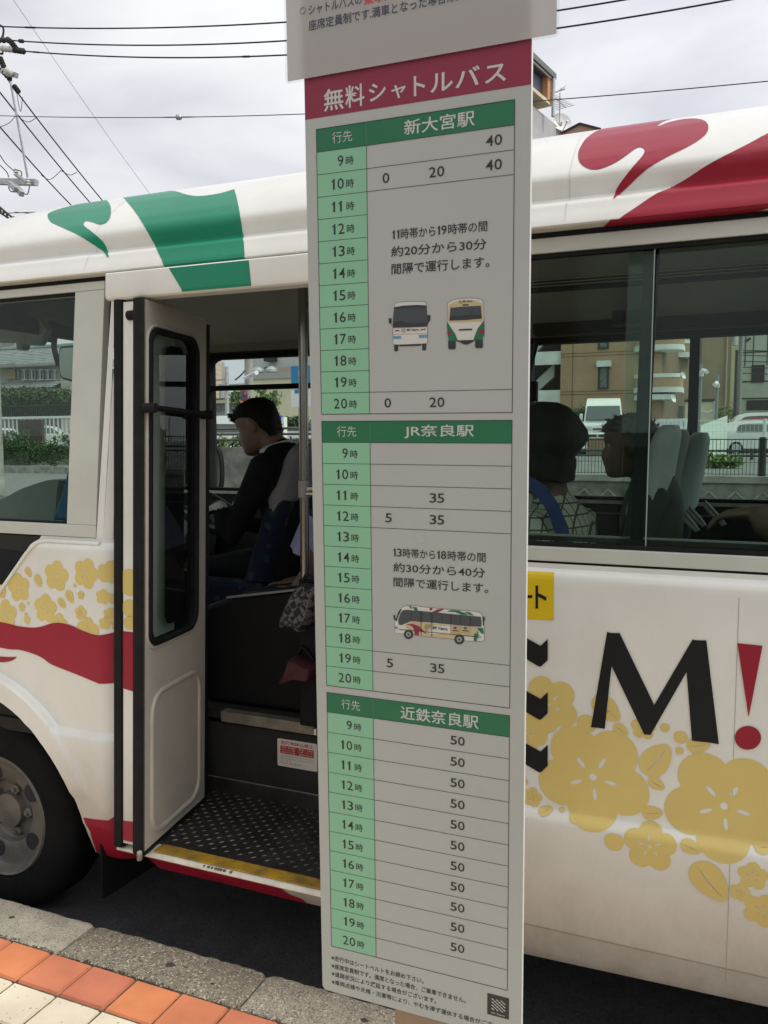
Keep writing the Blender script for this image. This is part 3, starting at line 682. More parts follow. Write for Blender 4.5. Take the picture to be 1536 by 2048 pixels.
k.prism([(p.x, p.y, zu1-.07) for p in q1], (0, 0, .45), mat('roof_metal', (.13, .15, .13), .6, .3)); k.build('roof', t)
k = MB(); a_ = B0+n_*.02+d_*.1; b_ = B0+n_*.02+d_*(Lr-.1); k.tube([(a_.x, a_.y, zu0+2.2), (b_.x, b_.y, zu0+2.2)], .12, M_steel, 8); k.build('balcony_rail', t)
k = MB(); a_ = B0+n_*.2+d_*(Lr-.05); k.tube([(a_.x, a_.y, zt-.3), (a_.x, a_.y, zu1-.1)], .16, M_steel, 8); k.build('drain_pipe', t)
AY = 76.0
t = thing('tv_antenna', 'thin roof television antenna standing above the satellite dish', 'antenna', tuple(at(1119, 232, AY)))
k = MB(); k.tube([tuple(at(1119, 250, AY)), tuple(at(1120, 186, AY))], .06, M_steel, 6); k.build('mast', t)
k = MB(); k.tube([tuple(at(1097, 189, AY+.3)), tuple(at(1130, 178, AY-1))], .055, M_steel, 6)
for u, v in ((1128, 176), (1126, 179), (1122, 181)): p = at(u, v, AY); k.tube([(p[0]-.07, AY-1.2, p[2]-.5), (p[0]+.07, AY+.7, p[2]+.5)], .03, M_steel, 5)
k.build('upper_boom', t)
k = MB(); k.tube([tuple(at(1106, 192, AY+.3)), tuple(at(1131, 215, AY-1))], .055, M_steel, 6)
for i, s_ in enumerate(np.linspace(0.05, 1, 9)):
    u, v = 1106+25*s_, 192+23*s_; w_ = 6+12*s_; k.tube([tuple(at(u-w_, v+w_*.28, AY+.4)), tuple(at(u+w_, v-w_*.28, AY-.7))], .028, M_steel, 5)
k.build('lower_boom', t)
t = thing('satellite_dish', 'white satellite dish on the sloping edge of the grey house', 'satellite dish', tuple(at(1122, 256, AY)))
k = MB(); c_ = Vector(at(1123, 244, AY)); ax = Vector((0.50, -0.80, 0.33)).normalized(); k.lathe([(r_*3.3, h_*3.3) for r_, h_ in [(.003, 0), (.12, .012), (.2, .035), (.27, .07), (.275, .072), (.262, .06), (.2, .028), (.1, .004), (.003, -.008)]], c_-ax*.2, ax, M_white, 28); k.build('reflector', t, smooth=50)
k = MB(); e_ = Vector(at(1134, 243, AY-1.1)); k.tube([tuple(c_+Vector((.1, 0, -.85))), tuple(e_)], .045, M_steel, 6); k.ball(e_, .14, M_white); k.build('feed_arm', t, smooth=60)
k = MB(); k.tube([tuple(c_), tuple(c_+Vector((-.2, .4, -1.3)))], .08, M_steel, 6); k.build('bracket', t)
t = thing('gable_house', 'brown gabled house end peeping over the bus roof', 'house', (at(1163, 262, 75)[0], 75, 0))
k = MB(); p0, p1, p2 = at(1122, 268, 75), at(1160, 248, 75), at(1202, 259, 75)
k.prism([(p0[0], 75, 0), (p2[0], 75, 0), tuple(p2), tuple(p1), tuple(p0)], (0, 6, 0), mat('brown_render', (.42, .27, .20), .8)); k.build('wall', t)
k = MB(); k.bar(tuple(p0), tuple(p1), .5, .12, M_darkmetal); k.bar(tuple(p1), tuple(p2), .5, .12, M_darkmetal); k.build('roof_edge', t)

# ------------------------------------------------------------------ poles, wires, signs
def sag(a, b, s_, n=14): a, b = Vector(a), Vector(b); return [a.lerp(b, i/n)-Vector((0, 0, s_*4*(i/n)*(1-i/n))) for i in range(n+1)]
def wire(a, b, s_, r, lab, nm='power_cable', ex=None):
    k = MB(); k.tube(sag(a, b, s_), r, M_wire, 6)
    if ex: ex(k)
    k.build(nm, None, lab, 'cable', 'overhead cables', smooth=60)
WYD = 12.0
def swire(px, Y, r, lab, nm='power_cable', ex=None):
    """cable hanging in the plane y = Y through the given photo points"""
    q = [at(u, v, Y) for u, v in px]; X = [p[0] for p in q]; c_ = np.polyfit(X, [p[2] for p in q], 2); xx = np.linspace(X[0], X[-1], 40)
    k = MB(); k.tube([(x, Y, float(np.polyval(c_, x))) for x in xx], r, M_wire, 6)
    for u, l, rr_, m in (ex or ()):
        x = at(u, 100, Y)[0]; xs = [x-l/2, x-l*.3, x+l*.3, x+l/2]; k.tube([(x_, Y, float(np.polyval(c_, x_))) for x_ in xs], [r, rr_, rr_, r], m, 8)
    k.build(nm, None, lab, 'cable', 'overhead cables', smooth=60)
swire([(-60, 51), (0, 52), (300, 55), (565, 45), (1127, -8), (1300, -36)], WYD, .012, 'topmost overhead cable crossing the sky level with the notice', ex=[(62, .3, .018, M_wire)])
swire([(10, 80), (43, 83), (300, 89), (565, 81), (1126, 22), (1258, 0), (1500, -50)], WYD, .012, 'second overhead cable from the top, ending in a black strain clamp', ex=[(43, .14, .035, M_wire)])
swire([(38, 101), (50, 103), (300, 115), (565, 110), (1126, 55), (1460, 0), (1620, -32)], WYD, .012, 'third overhead cable, ending in the lower strain clamp beside the pole head', ex=[(492, .17, .018, M_wire), (72, .2, .016, M_wire)])
swire([(-60, 229), (0, 231), (355, 236), (612, 228), (1130, 195), (1536, 163), (1640, 153)], WYD+2, .008, 'thin cable with one round joint, lowest of the level cables', 'phone_cable', ex=[(355, .9, .012, M_wire), (355, .13, .055, M_steel)])
YD = 16.0
wire(at(18, 163, YD), at(214, 412, YD+7), .05, .02, 'sloping cable dropping from the strain clamp of the pole head to the bus roof')
wire(at(-10, 172, YD), at(186, 412, YD+7), .05, .02, 'middle of the three sloping cables behind the bus roof at left')
wire(at(-12, 240, YD), at(150, 418, YD+7), .05, .02, 'lowest of the three sloping cables behind the bus roof at left')
wire(at(20, -10, 26), at(310, 402, 40), .1, .009, 'very thin pale cable running from the top edge down to the green roof graphic', 'guy_wire')
for (a, b, c, lab) in (((0, 254), (18, 246), (32, 231), 'short looped jumper wire hanging left of the crossing cables'), ((36, 233), (55, 244), (72, 236), 'short looped jumper wire right of the crossing cables'), ((82, 350), (100, 359), (122, 341), 'looped jumper wire between the two lower sloping cables'), ((122, 341), (140, 350), (154, 344), 'looped jumper wire ending on the right-hand sloping cable'), ((33, 184), (41, 223), (45, 194), 'narrow hanging loop of wire under the strain clamp')):
    P = spline([a, b, c], 8, False); k = MB(); k.tube([tuple(at(u, v, YD+1.5)) for u, v in P], .009, M_wire, 5); k.build('jumper_wire', None, lab, 'cable', 'overhead cables')
# pole whose head is just inside the left edge
t = thing('utility_pole', 'concrete utility pole at the left edge with strain insulators and crossarm', 'pole', tuple(at(-30, 900, 12.6)*np.array([1, 1, 0])))
pb = at(-38, 200, 12.6)
k = MB(); k.tube([(pb[0], 12.6, 0), (pb[0], 12.6, at(-38, -60, 12.6)[2])], [.18, .12], M_conc, 14); k.build('shaft', t, smooth=50)
k = MB(); k.bar(tuple(at(-70, 118, 12.4)), tuple(at(33, 151, 12.4)), .09, .09, M_steel); k.build('crossarm', t)
def strain(u0, v0, u1, v1, Y, m):
    k = MB(); a, b = Vector(at(u0, v0, Y)), Vector(at(u1, v1, Y)); d = b-a
    P = []; R_ = []
    for i in range(17):
        P.append(a+d*i/16); R_.append(.055 if i % 4 in (1, 2) else .028)
    k.tube(P, R_, m, 10); k.build('strain_insulator', t, smooth=30)
strain(-15, 80, 22, 80, 12, M_darkmetal); strain(2, 97, 30, 100, 12, M_porc); strain(28, 100, 50, 103, 12, M_darkmetal); strain(0, 115, 8, 135, 12.4, M_darkmetal); strain(2, 138, 22, 160, 12.4, M_darkmetal); strain(22, 84, 34, 100, 12, M_darkmetal); strain(28, 172, 38, 185, 13, M_darkmetal)
k = MB(); k.tube([tuple(at(u, v, 12.2)) for u, v in spline([(-5, 48), (6, 55), (6, 70), (0, 82), (-6, 100), (4, 108), (6, 96)], 6, False)], .02, M_wire, 6); k.build('jumper_loop', t)
k = MB(); k.ball(at(17, 145, 12.3), (.08, .08, .08), M_porc); k.build('insulator', t, smooth=60)
t = thing('crossarm_switch', 'grey steel crossarm with a switch and white insulators, left edge under the cables', 'switchgear', tuple(at(35, 375, 15)))
k = MB(); k.bar(tuple(at(-60, 362, 15)), tuple(at(73, 365, 15)), .13, .13, M_steel); k.build('crossarm', t)
for (a_, b_) in (((20, 367), (33, 379)), ((31, 373), (44, 388))):
    k = MB(); k.bar(tuple(at(*a_, 14.8)), tuple(at(*b_, 14.6)), .11, .13, M_steel); k.build('switch_box', t, bevel=.02)
k = MB(); k.tube([tuple(at(33, 350, 14.8)), tuple(at(55, 366, 14.8))], .045, M_steel, 8); k.build('switch_arm', t, smooth=40)
for u, v in ((18, 362), (56, 362), (32, 343), (30, 376)):
    k = MB(); p = Vector(at(u, v, 14.8)); k.lathe([(.02, -.1), (.06, -.08), (.03, -.04), (.06, -.02), (.03, .02), (.05, .04), (.02, .08)], p, (0, 0, 1), M_porc, 10); k.build('insulator', t, smooth=30)
k = MB()
for P in ([(0, 310), (10, 325), (26, 340), (32, 343)], [(0, 330), (14, 345), (18, 358)], [(18, 365), (18, 378), (26, 384), (38, 380)], [(44, 386), (55, 388), (59, 372)], [(35, 340), (43, 344), (42, 355)]): k.tube([tuple(at(u, v, 14.8)) for u, v in spline(P, 5, False)], .012, M_wire, 5)
k.build('lead_wire', t)
k = MB(); k.tube([tuple(at(21, 163, 14.5)), tuple(at(56, 357, 14.8))], .028, M_steel, 6); k.build('steel_rod', t)
t = thing('line_bracket', 'small lattice bracket end at the far left above the bus roof', 'bracket', tuple(at(28, 440, 24)))
k = MB()
for a, b in (((-20, 398), (28, 438)), ((-20, 412), (24, 441)), ((-4, 412), (2, 424)), ((8, 421), (6, 429)), ((14, 427), (14, 436)), ((-10, 405), (-6, 420))): k.tube([tuple(at(*a, 24)), tuple(at(*b, 24))], .04, M_darkmetal, 6)
k.ball(at(27, 439, 24), (.12, .12, .12), M_darkmetal); k.build('lattice', t)
wire(at(-40, 428, 26), at(110, 423, 26), .0, .016, 'upper of the two low cables meeting the bus roof at the far left'); wire(at(30, 424, 26), at(90, 430, 26), .0, .014, 'lower of the two low cables meeting the bus roof at the far left')
# poles seen through the windows
def pole(u, v0, Y, r0, r1, m, lab, nm='utility_pole', base=1.33):
    p = at(u, v0, Y); t = thing(nm, lab, 'pole', (p[0], Y, base)); k = MB(); k.tube([(p[0], Y, base), (p[0], Y, p[2])], [r0, r1], m, 12); k.build('shaft', t, smooth=50); return t, p[0]
t, x = pole(1487, 560, 56, .13, .11, mat('pole_grey', (.25, .26, .25), .8), 'thick grey utility pole in front of the grey panelled building')
k = MB(); p = at(1481, 682, 56); k.tube([(x-.36, 55.6, p[2]-.3), (x-.36, 55.6, p[2]+.3)], .17, M_steel, 14); k.tube([(x+.2, 55.6, p[2]-.1), (x+.5, 55.6, p[2]+.1)], .08, M_darkmetal, 8); k.build('transformer', t, smooth=40)
k = MB(); k.bar((x-.7, 55.8, p[2]+.5), (x+.7, 55.8, p[2]+.5), .1, .1, M_steel); k.build('crossarm', t)
for i, v in enumerate((700, 710, 722, 734, 746)): wire((x, 56, at(1487, v, 56)[2]), (x+14, 58, at(1487, v-6, 56)[2]), .3, .03, ['highest', 'second highest', 'middle', 'second lowest', 'lowest'][i]+' of the cables right of the thick pole before the grey panelled building')
pole(1474, 700, 50, .1, .08, M_darkmetal, 'thin black pole beside the cream corner strip of the tan building')
def camera_pole(u, vt, Y, lab, cams):
    t, x = pole(u, vt, Y, .06*Y/30, .05*Y/30, mat('pole_blue_grey', (.22, .25, .26), .6, .3), lab, 'camera_pole')
    for du, v, l in cams:
        a, b = Vector(at(u+du*.15, v-4*abs(l), Y-.2)), Vector(at(u+du, v, Y-.6)); k = MB(); k.tube([a, a.lerp(b, .15), b], [.04*Y/30, .065*Y/30, .065*Y/30], M_white, 10); k.build('camera', t, smooth=40)
    k = MB(); p = at(u, vt+21, Y); k.box((x-.1, Y-.2, p[2]-.1), (x+.1, Y-.07, p[2]+.08), M_white); k.build('junction_box', t, bevel=.02)
camera_pole(1402, 727, 31, 'tall camera pole with a white camera pointing right, nearest the window pillar', [(12, 744, 1)])
camera_pole(1435, 750, 38, 'shorter camera pole with a white camera pointing left, before the tan wall', [(-6, 769, 1)])
t, x = pole(497, 700, 30, .2, .17, mat('pole_brown_grey', (.33, .31, .27), .85, var=.15), 'thick concrete pole above the driver\'s head, before the cream store')
k = MB(); k.tube([(x+.02, 29.7, at(500, 757, 30)[2]), tuple(at(513, 745, 29))], .09, M_white, 8); k.build('lamp_arm', t, smooth=40)
t, x = pole(492, 705, 31, .05, .05, M_steel, 'thin steel pole just left of the thick concrete pole beyond the driver')
pole(453, 733, 34, .11, .09, M_steel, 'pale steel lamp post left of the driver\'s head', 'lamp_post')
t, x = pole(426, 783, 18, .05, .05, mat('rust', (.17, .075, .04), .8, var=.3), 'rusty brown post nearest the door leaf, beyond the driver', 'rusty_post')
k = MB(); p = at(426, 804, 18); k.bar((x-.6, 18, p[2]), (x, 18, p[2]), .06, .06, MATS['rust']); k.build('cross_bar', t)
t, x = pole(486, 770, 21, .03, .03, M_steel, 'road sign post with a round blue no-stopping sign left of the driver\'s head', 'road_sign')
k = MB(); p = at(486, 791, 20.9); k.lathe([(.001, 0), (.168, 0), (.168, .01), (.001, .01)], (p[0], 20.9, p[2]), (0, -1, 0), mat('sign_red', (.55, .03, .03), .4), 28); k.build('red_ring', t, smooth=40)
k = MB(); k.lathe([(.001, .012), (.125, .012), (.125, .016), (.001, .016)], (p[0], 20.9, p[2]), (0, -1, 0), mat('sign_blue', (.02, .10, .42), .4), 28); k.build('blue_disc', t, smooth=40)
k = MB(); k.bar((p[0]-.1, 20.88, p[2]+.1), (p[0]+.1, 20.88, p[2]-.1), .02, .035, MATS['sign_red']); k.build('slash', t)
# blue and white roadside advertising board
BYD = 24.0
t = thing('billboard', 'blue and white roadside billboard on thin posts at the right of the driver\'s window', 'billboard', (at(610, 820, BYD)[0], BYD, 1.33))
k = MB(); bx0, bx1, bz0, bz1 = facade_quad(k, 582, 731, 650, 775, BYD, .12, mat('billboard_blue', (.02, .22, .44), .45)); k.build('blue_panel', t)
k = MB(); facade_quad(k, 582, 779, 650, 813, BYD, .12, M_white); k.build('white_panel', t)
k = MB(); facade_quad(k, 589, 779, 598, 786, BYD-.02, .018, MATS['billboard_blue']); facade_quad(k, 599, 779, 606, 786, BYD-.02, .018, MATS['sign_red']); facade_quad(k, 598, 801, 606, 806, BYD-.02, .018, MATS['billboard_blue']); k.build('emblem', t)
k = MB(); p = at(602, 745, BYD); letter(k, '鍼', at(597, 745, BYD)[0], at(609, 745, BYD)[0], at(602, 752, BYD)[2], at(602, 739, BYD)[2], M_white, lambda a, b: (a, BYD-.02, b), .02)
letter(k, '灸', at(597, 745, BYD)[0], at(609, 745, BYD)[0], at(602, 769, BYD)[2], at(602, 756, BYD)[2], M_white, lambda a, b: (a, BYD-.02, b), .02); k.build('lettering', t)
k = MB()
for u in (594, 640): x = at(u, 820, BYD)[0]; k.tube([(x, BYD+.2, 1.33), (x, BYD+.2, bz1)], .05, mat('post_tan', (.36, .26, .16), .7), 8)
k.build('post', t)
k = MB(); p = at(554, 841, 23); 
x0 = at(552, 850, 23)[0]; k.box((x0, 23, 1.33), (at(560, 850, 23)[0], 23.2, at(556, 831, 23)[2]), MATS['sign_blue']); k.build('blue_stand', None, 'small blue stand sign right of the driver\'s neck', 'sign')
k = MB(); x0 = at(563, 850, 23)[0]; k.box((x0, 23, 1.33), (at(568, 850, 23)[0], 23.2, at(566, 834, 23)[2]), M_white); k.build('white_stand', None, 'white stand sign right of the blue one behind the driver', 'sign')
k = MB()
for i in range(5): leaves(k, at(574+i*7, 842+3*(i % 2), 26), (.4, .3, .16), 140, .07, [M_leafA, M_leafB], seed=300+i)
k.build('bush', None, 'small bush below the billboard, right of the driver\'s neck', 'bush')
wire(at(470, 760, 29), at(490, 741, 29), .03, .03, 'short sloping cable left of the thick concrete pole beyond the driver')
t = thing('catenary_gantry', 'railway gantry beams low in the sky left of the driver', 'gantry', (at(450, 775, 90)[0], 90, 1.3))
k = MB()
for a, b in (((430, 761), (455, 758)), ((440, 771), (492, 768)), ((440, 774), (492, 771))): k.bar(tuple(at(*a, 90)), tuple(at(*b, 90)), .18, .18, M_steel)
for u in range(442, 492, 4): k.bar(tuple(at(u, 771, 90)), tuple(at(u+2, 774, 90)), .1, .1, M_steel)
for u in (441, 490): p = at(u, 768, 90); k.bar((p[0], 90, 1.3), tuple(p), .3, .3, M_steel)
k.build('beams', t)

# ------------------------------------------------------------------ parked cars and van
M_carglass = mat('car_glass', (0.05, 0.065, 0.065), 0.08, spec=0.9)
M_tyre = mat('tyre_rubber', (0.008, 0.008, 0.008), 0.8, var=0.3, vscale=12, bump=0.2, bscale=40, spec=.15)
M_alloy = mat('alloy', (0.55, 0.55, 0.55), 0.35, 0.8)
def vehicle(name, lab, cat, side, belt, width, paint, glasses, wheels, loc, rz, wr=.31, tuck=.82, lights=(), scale=1.0, extra=None):
    """side: outline (x, z); cabin above the belt leans in; x forward"""
    t = thing(name, lab, cat, (0, 0, 0), 'vehicles parked behind the white fence')
    def wd(x, z): zt_ = max(p[1] for p in side); return width/2*(1-(1-tuck)*max(0, z-belt)/(zt_-belt))
    k = MB(); V, F = cdt(spline(side, 4), pts=[(x, z) for x in np.arange(-2.6, 2.6, .2) for z in np.arange(.2, 2.4, .12) if inpoly(x, z, spline(side, 4))])
    n = len(V); out_ = spline(side, 4)
    k.add([(x, -wd(x, z), z) for x, z in V], [f[::-1] for f in F], paint); k.add([(x, wd(x, z), z) for x, z in V], F, paint)
    ring = [[(x, -wd(x, z)*s_, z) for x, z in out_] for s_ in (1, .5, 0, -.5, -1)]
    k.loft(ring, paint, caps=False); k.build('body', t, smooth=35)
    for G in glasses:
        for s_ in (-1, 1):
            k = MB(); V, F = cdt(spline(G, 4)); k.add([(x, s_*(wd(x, z)+.012), z) for x, z in V], [f if s_ > 0 else f[::-1] for f in F], M_carglass); k.build('side_window', t)
    for x in wheels:
        for s_ in (-1, 1):
            k = MB(); k.lathe([(.001, -.1), (wr*.9, -.1), (wr, -.06), (wr, .06), (wr*.9, .1), (.001, .1)], (x, s_*(width/2-.09), wr), (0, s_, 0), M_tyre, 24); w_ = k.build('wheel', t, smooth=40)
            k = MB(); k.lathe([(.001, .09), (wr*.2, .105), (wr*.62, .095), (wr*.66, .106), (wr*.6, .106)], (x, s_*(width/2-.09), wr), (0, s_, 0), M_alloy, 10); k.build('rim', w_)
    for (x0, y0, z0_, x1, y1, z1_, m, nm) in lights:
        k = MB(); k.box((x0, y0, z0_), (x1, y1, z1_), m); k.build(nm, t, bevel=.02)
    if extra: extra(t)
    t.location = loc; t.rotation_euler = (0, 0, rz); t.scale = (scale,)*3
    return t
M_red = mat('tail_red', (.38, .01, .015), .25)
M_lamp = mat('lamp_clear', (.6, .6, .56), .15)
hatch = [(-1.95, .3, 1), (-1.98, .75), (-1.85, 1.0), (-1.45, 1.42), (-.9, 1.50), (.1, 1.48), (.75, 1.1), (1.7, .9), (1.98, .62), (1.98, .3, 1)]
hg = [(-1.25, 1.0, 1), (-1.1, 1.32), (-.3, 1.37), (.12, 1.33), (.55, 1.02, 1)]
c_ = at(1500, 913, 40)
vehicle('parked_car', 'white hatchback with a red tail lamp, tail to the left, nearest the black mesh fence', 'car', hatch, .98, 1.7, M_white, [hg], (-1.25, 1.28), (at(1432, 880, 40)[0]+1.95, 40, 1.33), math.pi*0+rad(8), lights=[(-1.97, -.8, .72, -1.8, -.5, .9, M_red, 'tail_lamp'), (-1.97, .5, .72, -1.8, .8, .9, M_red, 'tail_lamp'), (-1.99, -.25, .5, -1.96, .25, .62, M_white, 'number_plate')])
vehicle('parked_car', 'red hatchback whose red roof shows over the nearest white car', 'car', hatch, .98, 1.72, mat('car_red', (.40, .02, .03), .25, coat=.5), [hg], (-1.25, 1.28), (at(1452, 860, 42)[0]+1.9, 42, 1.6), rad(6), scale=.92)
wag = [(-2.2, .3, 1), (-2.25, .8), (-2.05, 1.35), (-1.8, 1.62), (-.9, 1.7), (.5, 1.62), (1.2, 1.1), (2.1, .95), (2.3, .6), (2.3, .3, 1)]
wgl = [(-1.75, 1.12, 1), (-1.6, 1.48), (-.3, 1.54), (.45, 1.47), (.95, 1.12, 1)]
vehicle('parked_car', 'white estate car with dark rear window, farthest back at the right', 'car', wag, 1.05, 1.75, M_white, [wgl], (-1.4, 1.45), (at(1460, 850, 47)[0]+2.2, 47, 1.72), rad(5), lights=[(-2.26, -.85, .85, -2.05, -.6, 1.15, M_red, 'tail_lamp'), (-2.26, .6, .85, -2.05, .85, 1.15, M_red, 'tail_lamp')])
van = [(-2.3, .35, 1), (-2.32, 2.0), (-2.15, 2.24), (0, 2.30), (1.25, 2.18), (1.75, 1.85), (2.25, 1.15), (2.42, .9), (2.42, .35, 1)]
def vanface(t):
    k = MB(); k.hexa([(1.80, -.72, 1.84), (1.80, .72, 1.84), (2.28, .78, 1.2), (2.28, -.78, 1.2)][::-1], [(1.85, -.72, 1.86), (1.85, .72, 1.86), (2.33, .78, 1.22), (2.33, -.78, 1.22)][::-1], M_carglass); k.build('windscreen', t)
    k = MB()
    for z in (.74, .80): k.box((2.40, -.45, z), (2.46, .45, z+.03), M_darkmetal)
    k.build('grille', t)
    for s_ in (-1, 1):
        k = MB(); k.box((2.34, s_*.5, .72), (2.45, s_*.8, .92), M_lamp); k.build('headlight', t, bevel=.03)
        k = MB(); k.box((2.0, s_*.92, 1.2), (2.1, s_*1.06, 1.5), M_white); k.build('mirror', t, bevel=.03)
    k = MB(); k.box((2.3, -.84, .36), (2.52, .84, .6), M_white); k.build('bumper', t, bevel=.04)
    k = MB()
    for y in (-.65, -.2, .2): k.box((2.50, y, .42), (2.535, y+.38, .54), M_darkmetal)
    k.build('bumper_opening', t)
c_ = at(1225, 884, 44)
vehicle('parked_van', 'white high-roofed van facing the street in front of the orange brick building', 'van', van, 1.2, 1.72, M_white, [[(-1.9, 1.3, 1), (-1.9, 1.8, 1), (.7, 1.82, 1), (.7, 1.3, 1)], [(.85, 1.3, 1), (.85, 1.8, 1), (1.45, 1.78), (1.95, 1.25, 1)]], (-1.3, 1.45), (c_[0]-.8, 46.2, 1.72), rad(-82), wr=.34, tuck=.86, scale=1.12, extra=vanface)
vehicle('parked_car', 'grey car half hidden behind the seat covers, at the white fence', 'car', hatch, .98, 1.7, mat('car_grey', (.25, .27, .28), .3, coat=.4), [hg], (-1.25, 1.28), (at(1340, 870, 36)[0], 36, 1.33), rad(80))
vehicle('parked_car', 'pale car at the far left of the parking, beside the brimmed hat', 'car', hatch, .98, 1.7, M_white, [hg], (-1.25, 1.28), (at(1128, 860, 36)[0], 36, 1.33), rad(-85))
vehicle('parked_van', 'white van behind the rail, just right of the door leaf beyond the driver', 'van', van, 1.2, 1.72, M_white, [[(-1.9, 1.3, 1), (-1.9, 1.8, 1), (.7, 1.82, 1), (.7, 1.3, 1)], [(.85, 1.3, 1), (.85, 1.8, 1), (1.45, 1.78), (1.95, 1.25, 1)]], (-1.3, 1.45), (at(447, 850, 34)[0], 34, 1.33), rad(200), scale=.8, extra=vanface)
vehicle('parked_car', 'white car behind the pickets in front of the tiled house', 'car', hatch, .98, 1.7, M_white, [hg], (-1.25, 1.28), (at(105, 850, 46)[0], 46, 1.5), rad(35), scale=1.1)
vehicle('parked_car', 'second white car behind the pickets, left of the brown board', 'car', hatch, .98, 1.7, M_white, [hg], (-1.25, 1.28), (at(25, 850, 46)[0], 46, 1.5), rad(35))
for i, (u, lab) in enumerate([(585, 'white car behind the rail at the right end of the driver\'s window'),]):
    vehicle('parked_car', lab, 'car', hatch, .98, 1.7, M_white, [hg], (-1.25, 1.28), (at(u, 860, 30)[0], 30, 1.33), rad(185))

# unseen building added behind the camera to block sky light and darken window reflections
t = thing('unseen_building', 'unseen low brown building behind the camera, added to block sky and darken reflections', 'building', (0, -14, 0))
k = MB(); k.box((-40, -22, 0), (40, -14, 3.6), mat('brown_tile', (.15, .14, .125), .7, var=.2, vscale=.8)); k.build('wall', t)
k = MB(); k.box((-40.2, -22.2, 3.6), (40.2, -13.8, 3.9), M_conc); k.build('roof_band', t)
for x in range(-36, 38, 6):
    k = MB(); k.box((x, -13.99, 1.2), (x+3.6, -13.95, 3.0), M_winglass); k.build('window', t)

# ================================================================== THE BUS
bus = thing('shuttle_bus', 'white minibus with green, crimson and gold flower graphics standing at the kerb, door open', 'bus', (0, BY, 0))
def white_paint():
    m = bpy.data.materials.new('bus_white'); m.use_nodes = True; t = m.node_tree; p = t.nodes['Principled BSDF']
    p.inputs['Roughness'].default_value = 0.28; p.inputs['Coat Weight'].default_value = 0.3; p.inputs['Coat Roughness'].default_value = 0.08
    tcn = t.nodes.new('ShaderNodeTexCoord'); mpn = t.nodes.new('ShaderNodeMapping'); mpn.inputs['Scale'].default_value = (2.2, 2.2, 1.2)
    n = t.nodes.new('ShaderNodeTexNoise'); n.inputs['Scale'].default_value = 2.2; n.inputs['Detail'].default_value = 7; n.inputs['Roughness'].default_value = 0.65
    r = t.nodes.new('ShaderNodeValToRGB'); r.color_ramp.elements[0].position = 0.25; r.color_ramp.elements[0].color = (0.66, 0.652, 0.585, 1)
    r.color_ramp.elements[1].position = 0.62; r.color_ramp.elements[1].color = (0.73, 0.726, 0.665, 1)
    t.links.new(tcn.outputs['Object'], mpn.inputs['Vector']); t.links.new(mpn.outputs['Vector'], n.inputs['Vector']); t.links.new(n.outputs['Fac'], r.inputs['Fac']); 
    # lower panels' downward shade painted into the white as patchy brown
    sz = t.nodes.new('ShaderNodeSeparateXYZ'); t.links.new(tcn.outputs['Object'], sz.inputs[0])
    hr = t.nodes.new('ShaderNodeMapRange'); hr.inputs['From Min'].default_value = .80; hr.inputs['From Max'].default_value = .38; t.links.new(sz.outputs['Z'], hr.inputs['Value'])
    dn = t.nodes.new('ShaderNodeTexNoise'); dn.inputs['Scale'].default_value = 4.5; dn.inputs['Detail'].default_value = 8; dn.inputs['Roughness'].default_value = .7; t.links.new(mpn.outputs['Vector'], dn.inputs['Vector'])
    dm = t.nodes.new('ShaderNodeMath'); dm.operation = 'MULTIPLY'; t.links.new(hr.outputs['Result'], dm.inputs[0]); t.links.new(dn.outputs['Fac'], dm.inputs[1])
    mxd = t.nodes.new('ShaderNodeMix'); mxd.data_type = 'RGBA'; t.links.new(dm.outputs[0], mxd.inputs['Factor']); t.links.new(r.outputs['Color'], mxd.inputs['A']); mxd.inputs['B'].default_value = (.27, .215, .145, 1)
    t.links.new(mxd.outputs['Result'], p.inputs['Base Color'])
    n2 = t.nodes.new('ShaderNodeTexNoise'); n2.inputs['Scale'].default_value = 35; n2.inputs['Detail'].default_value = 1
    b = t.nodes.new('ShaderNodeBump'); b.inputs['Strength'].default_value = 0.02; n2.inputs['Scale'].default_value = 3.2; b.inputs['Distance'].default_value = .25; t.links.new(tcn.outputs['Object'], n2.inputs['Vector']); t.links.new(n2.outputs['Fac'], b.inputs['Height']); t.links.new(b.outputs['Normal'], p.inputs['Normal'])
    return m
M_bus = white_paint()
def vinyl(nm, c): return mat(nm, c, 0.36, var=0.07, vscale=2.5, spec=.32)
M_vgreen = vinyl('vinyl_green', (0.008, 0.215, 0.115)); M_vcrim = vinyl('vinyl_crimson', (0.30, 0.011, 0.030)); M_vgold = vinyl('vinyl_gold', (0.65, 0.51, 0.17))
M_vblack = mat('vinyl_black', (0.009, 0.0095, 0.010), .5, spec=.25); M_vyel = vinyl('vinyl_yellow', (0.66, 0.47, 0.015))
M_frame = mat('window_frame_silver', (0.545, 0.555, 0.485), 0.42, 0.2, var=0.08, vscale=3)
M_glassn = glass('bus_glass_near', (0.84, 0.915, 0.87), 1.42, 0.9)
M_glassf = glass('bus_glass_far', (0.90, 0.95, 0.92), 1.35, 0.8)
M_int = mat('interior_grey', (0.20, 0.20, 0.19), 0.7, var=0.1, vscale=4)
M_intdark = mat('interior_dark', (0.032, 0.031, 0.028), 0.7, spec=.15, var=0.2, vscale=5)
M_ceil = mat('ceiling_vinyl', (0.32, 0.31, 0.27), 0.75, var=0.08, vscale=6)
M_alu = mat('aluminium_trim', (0.55, 0.53, 0.48), 0.35, 0.8, var=0.25, vscale=14)

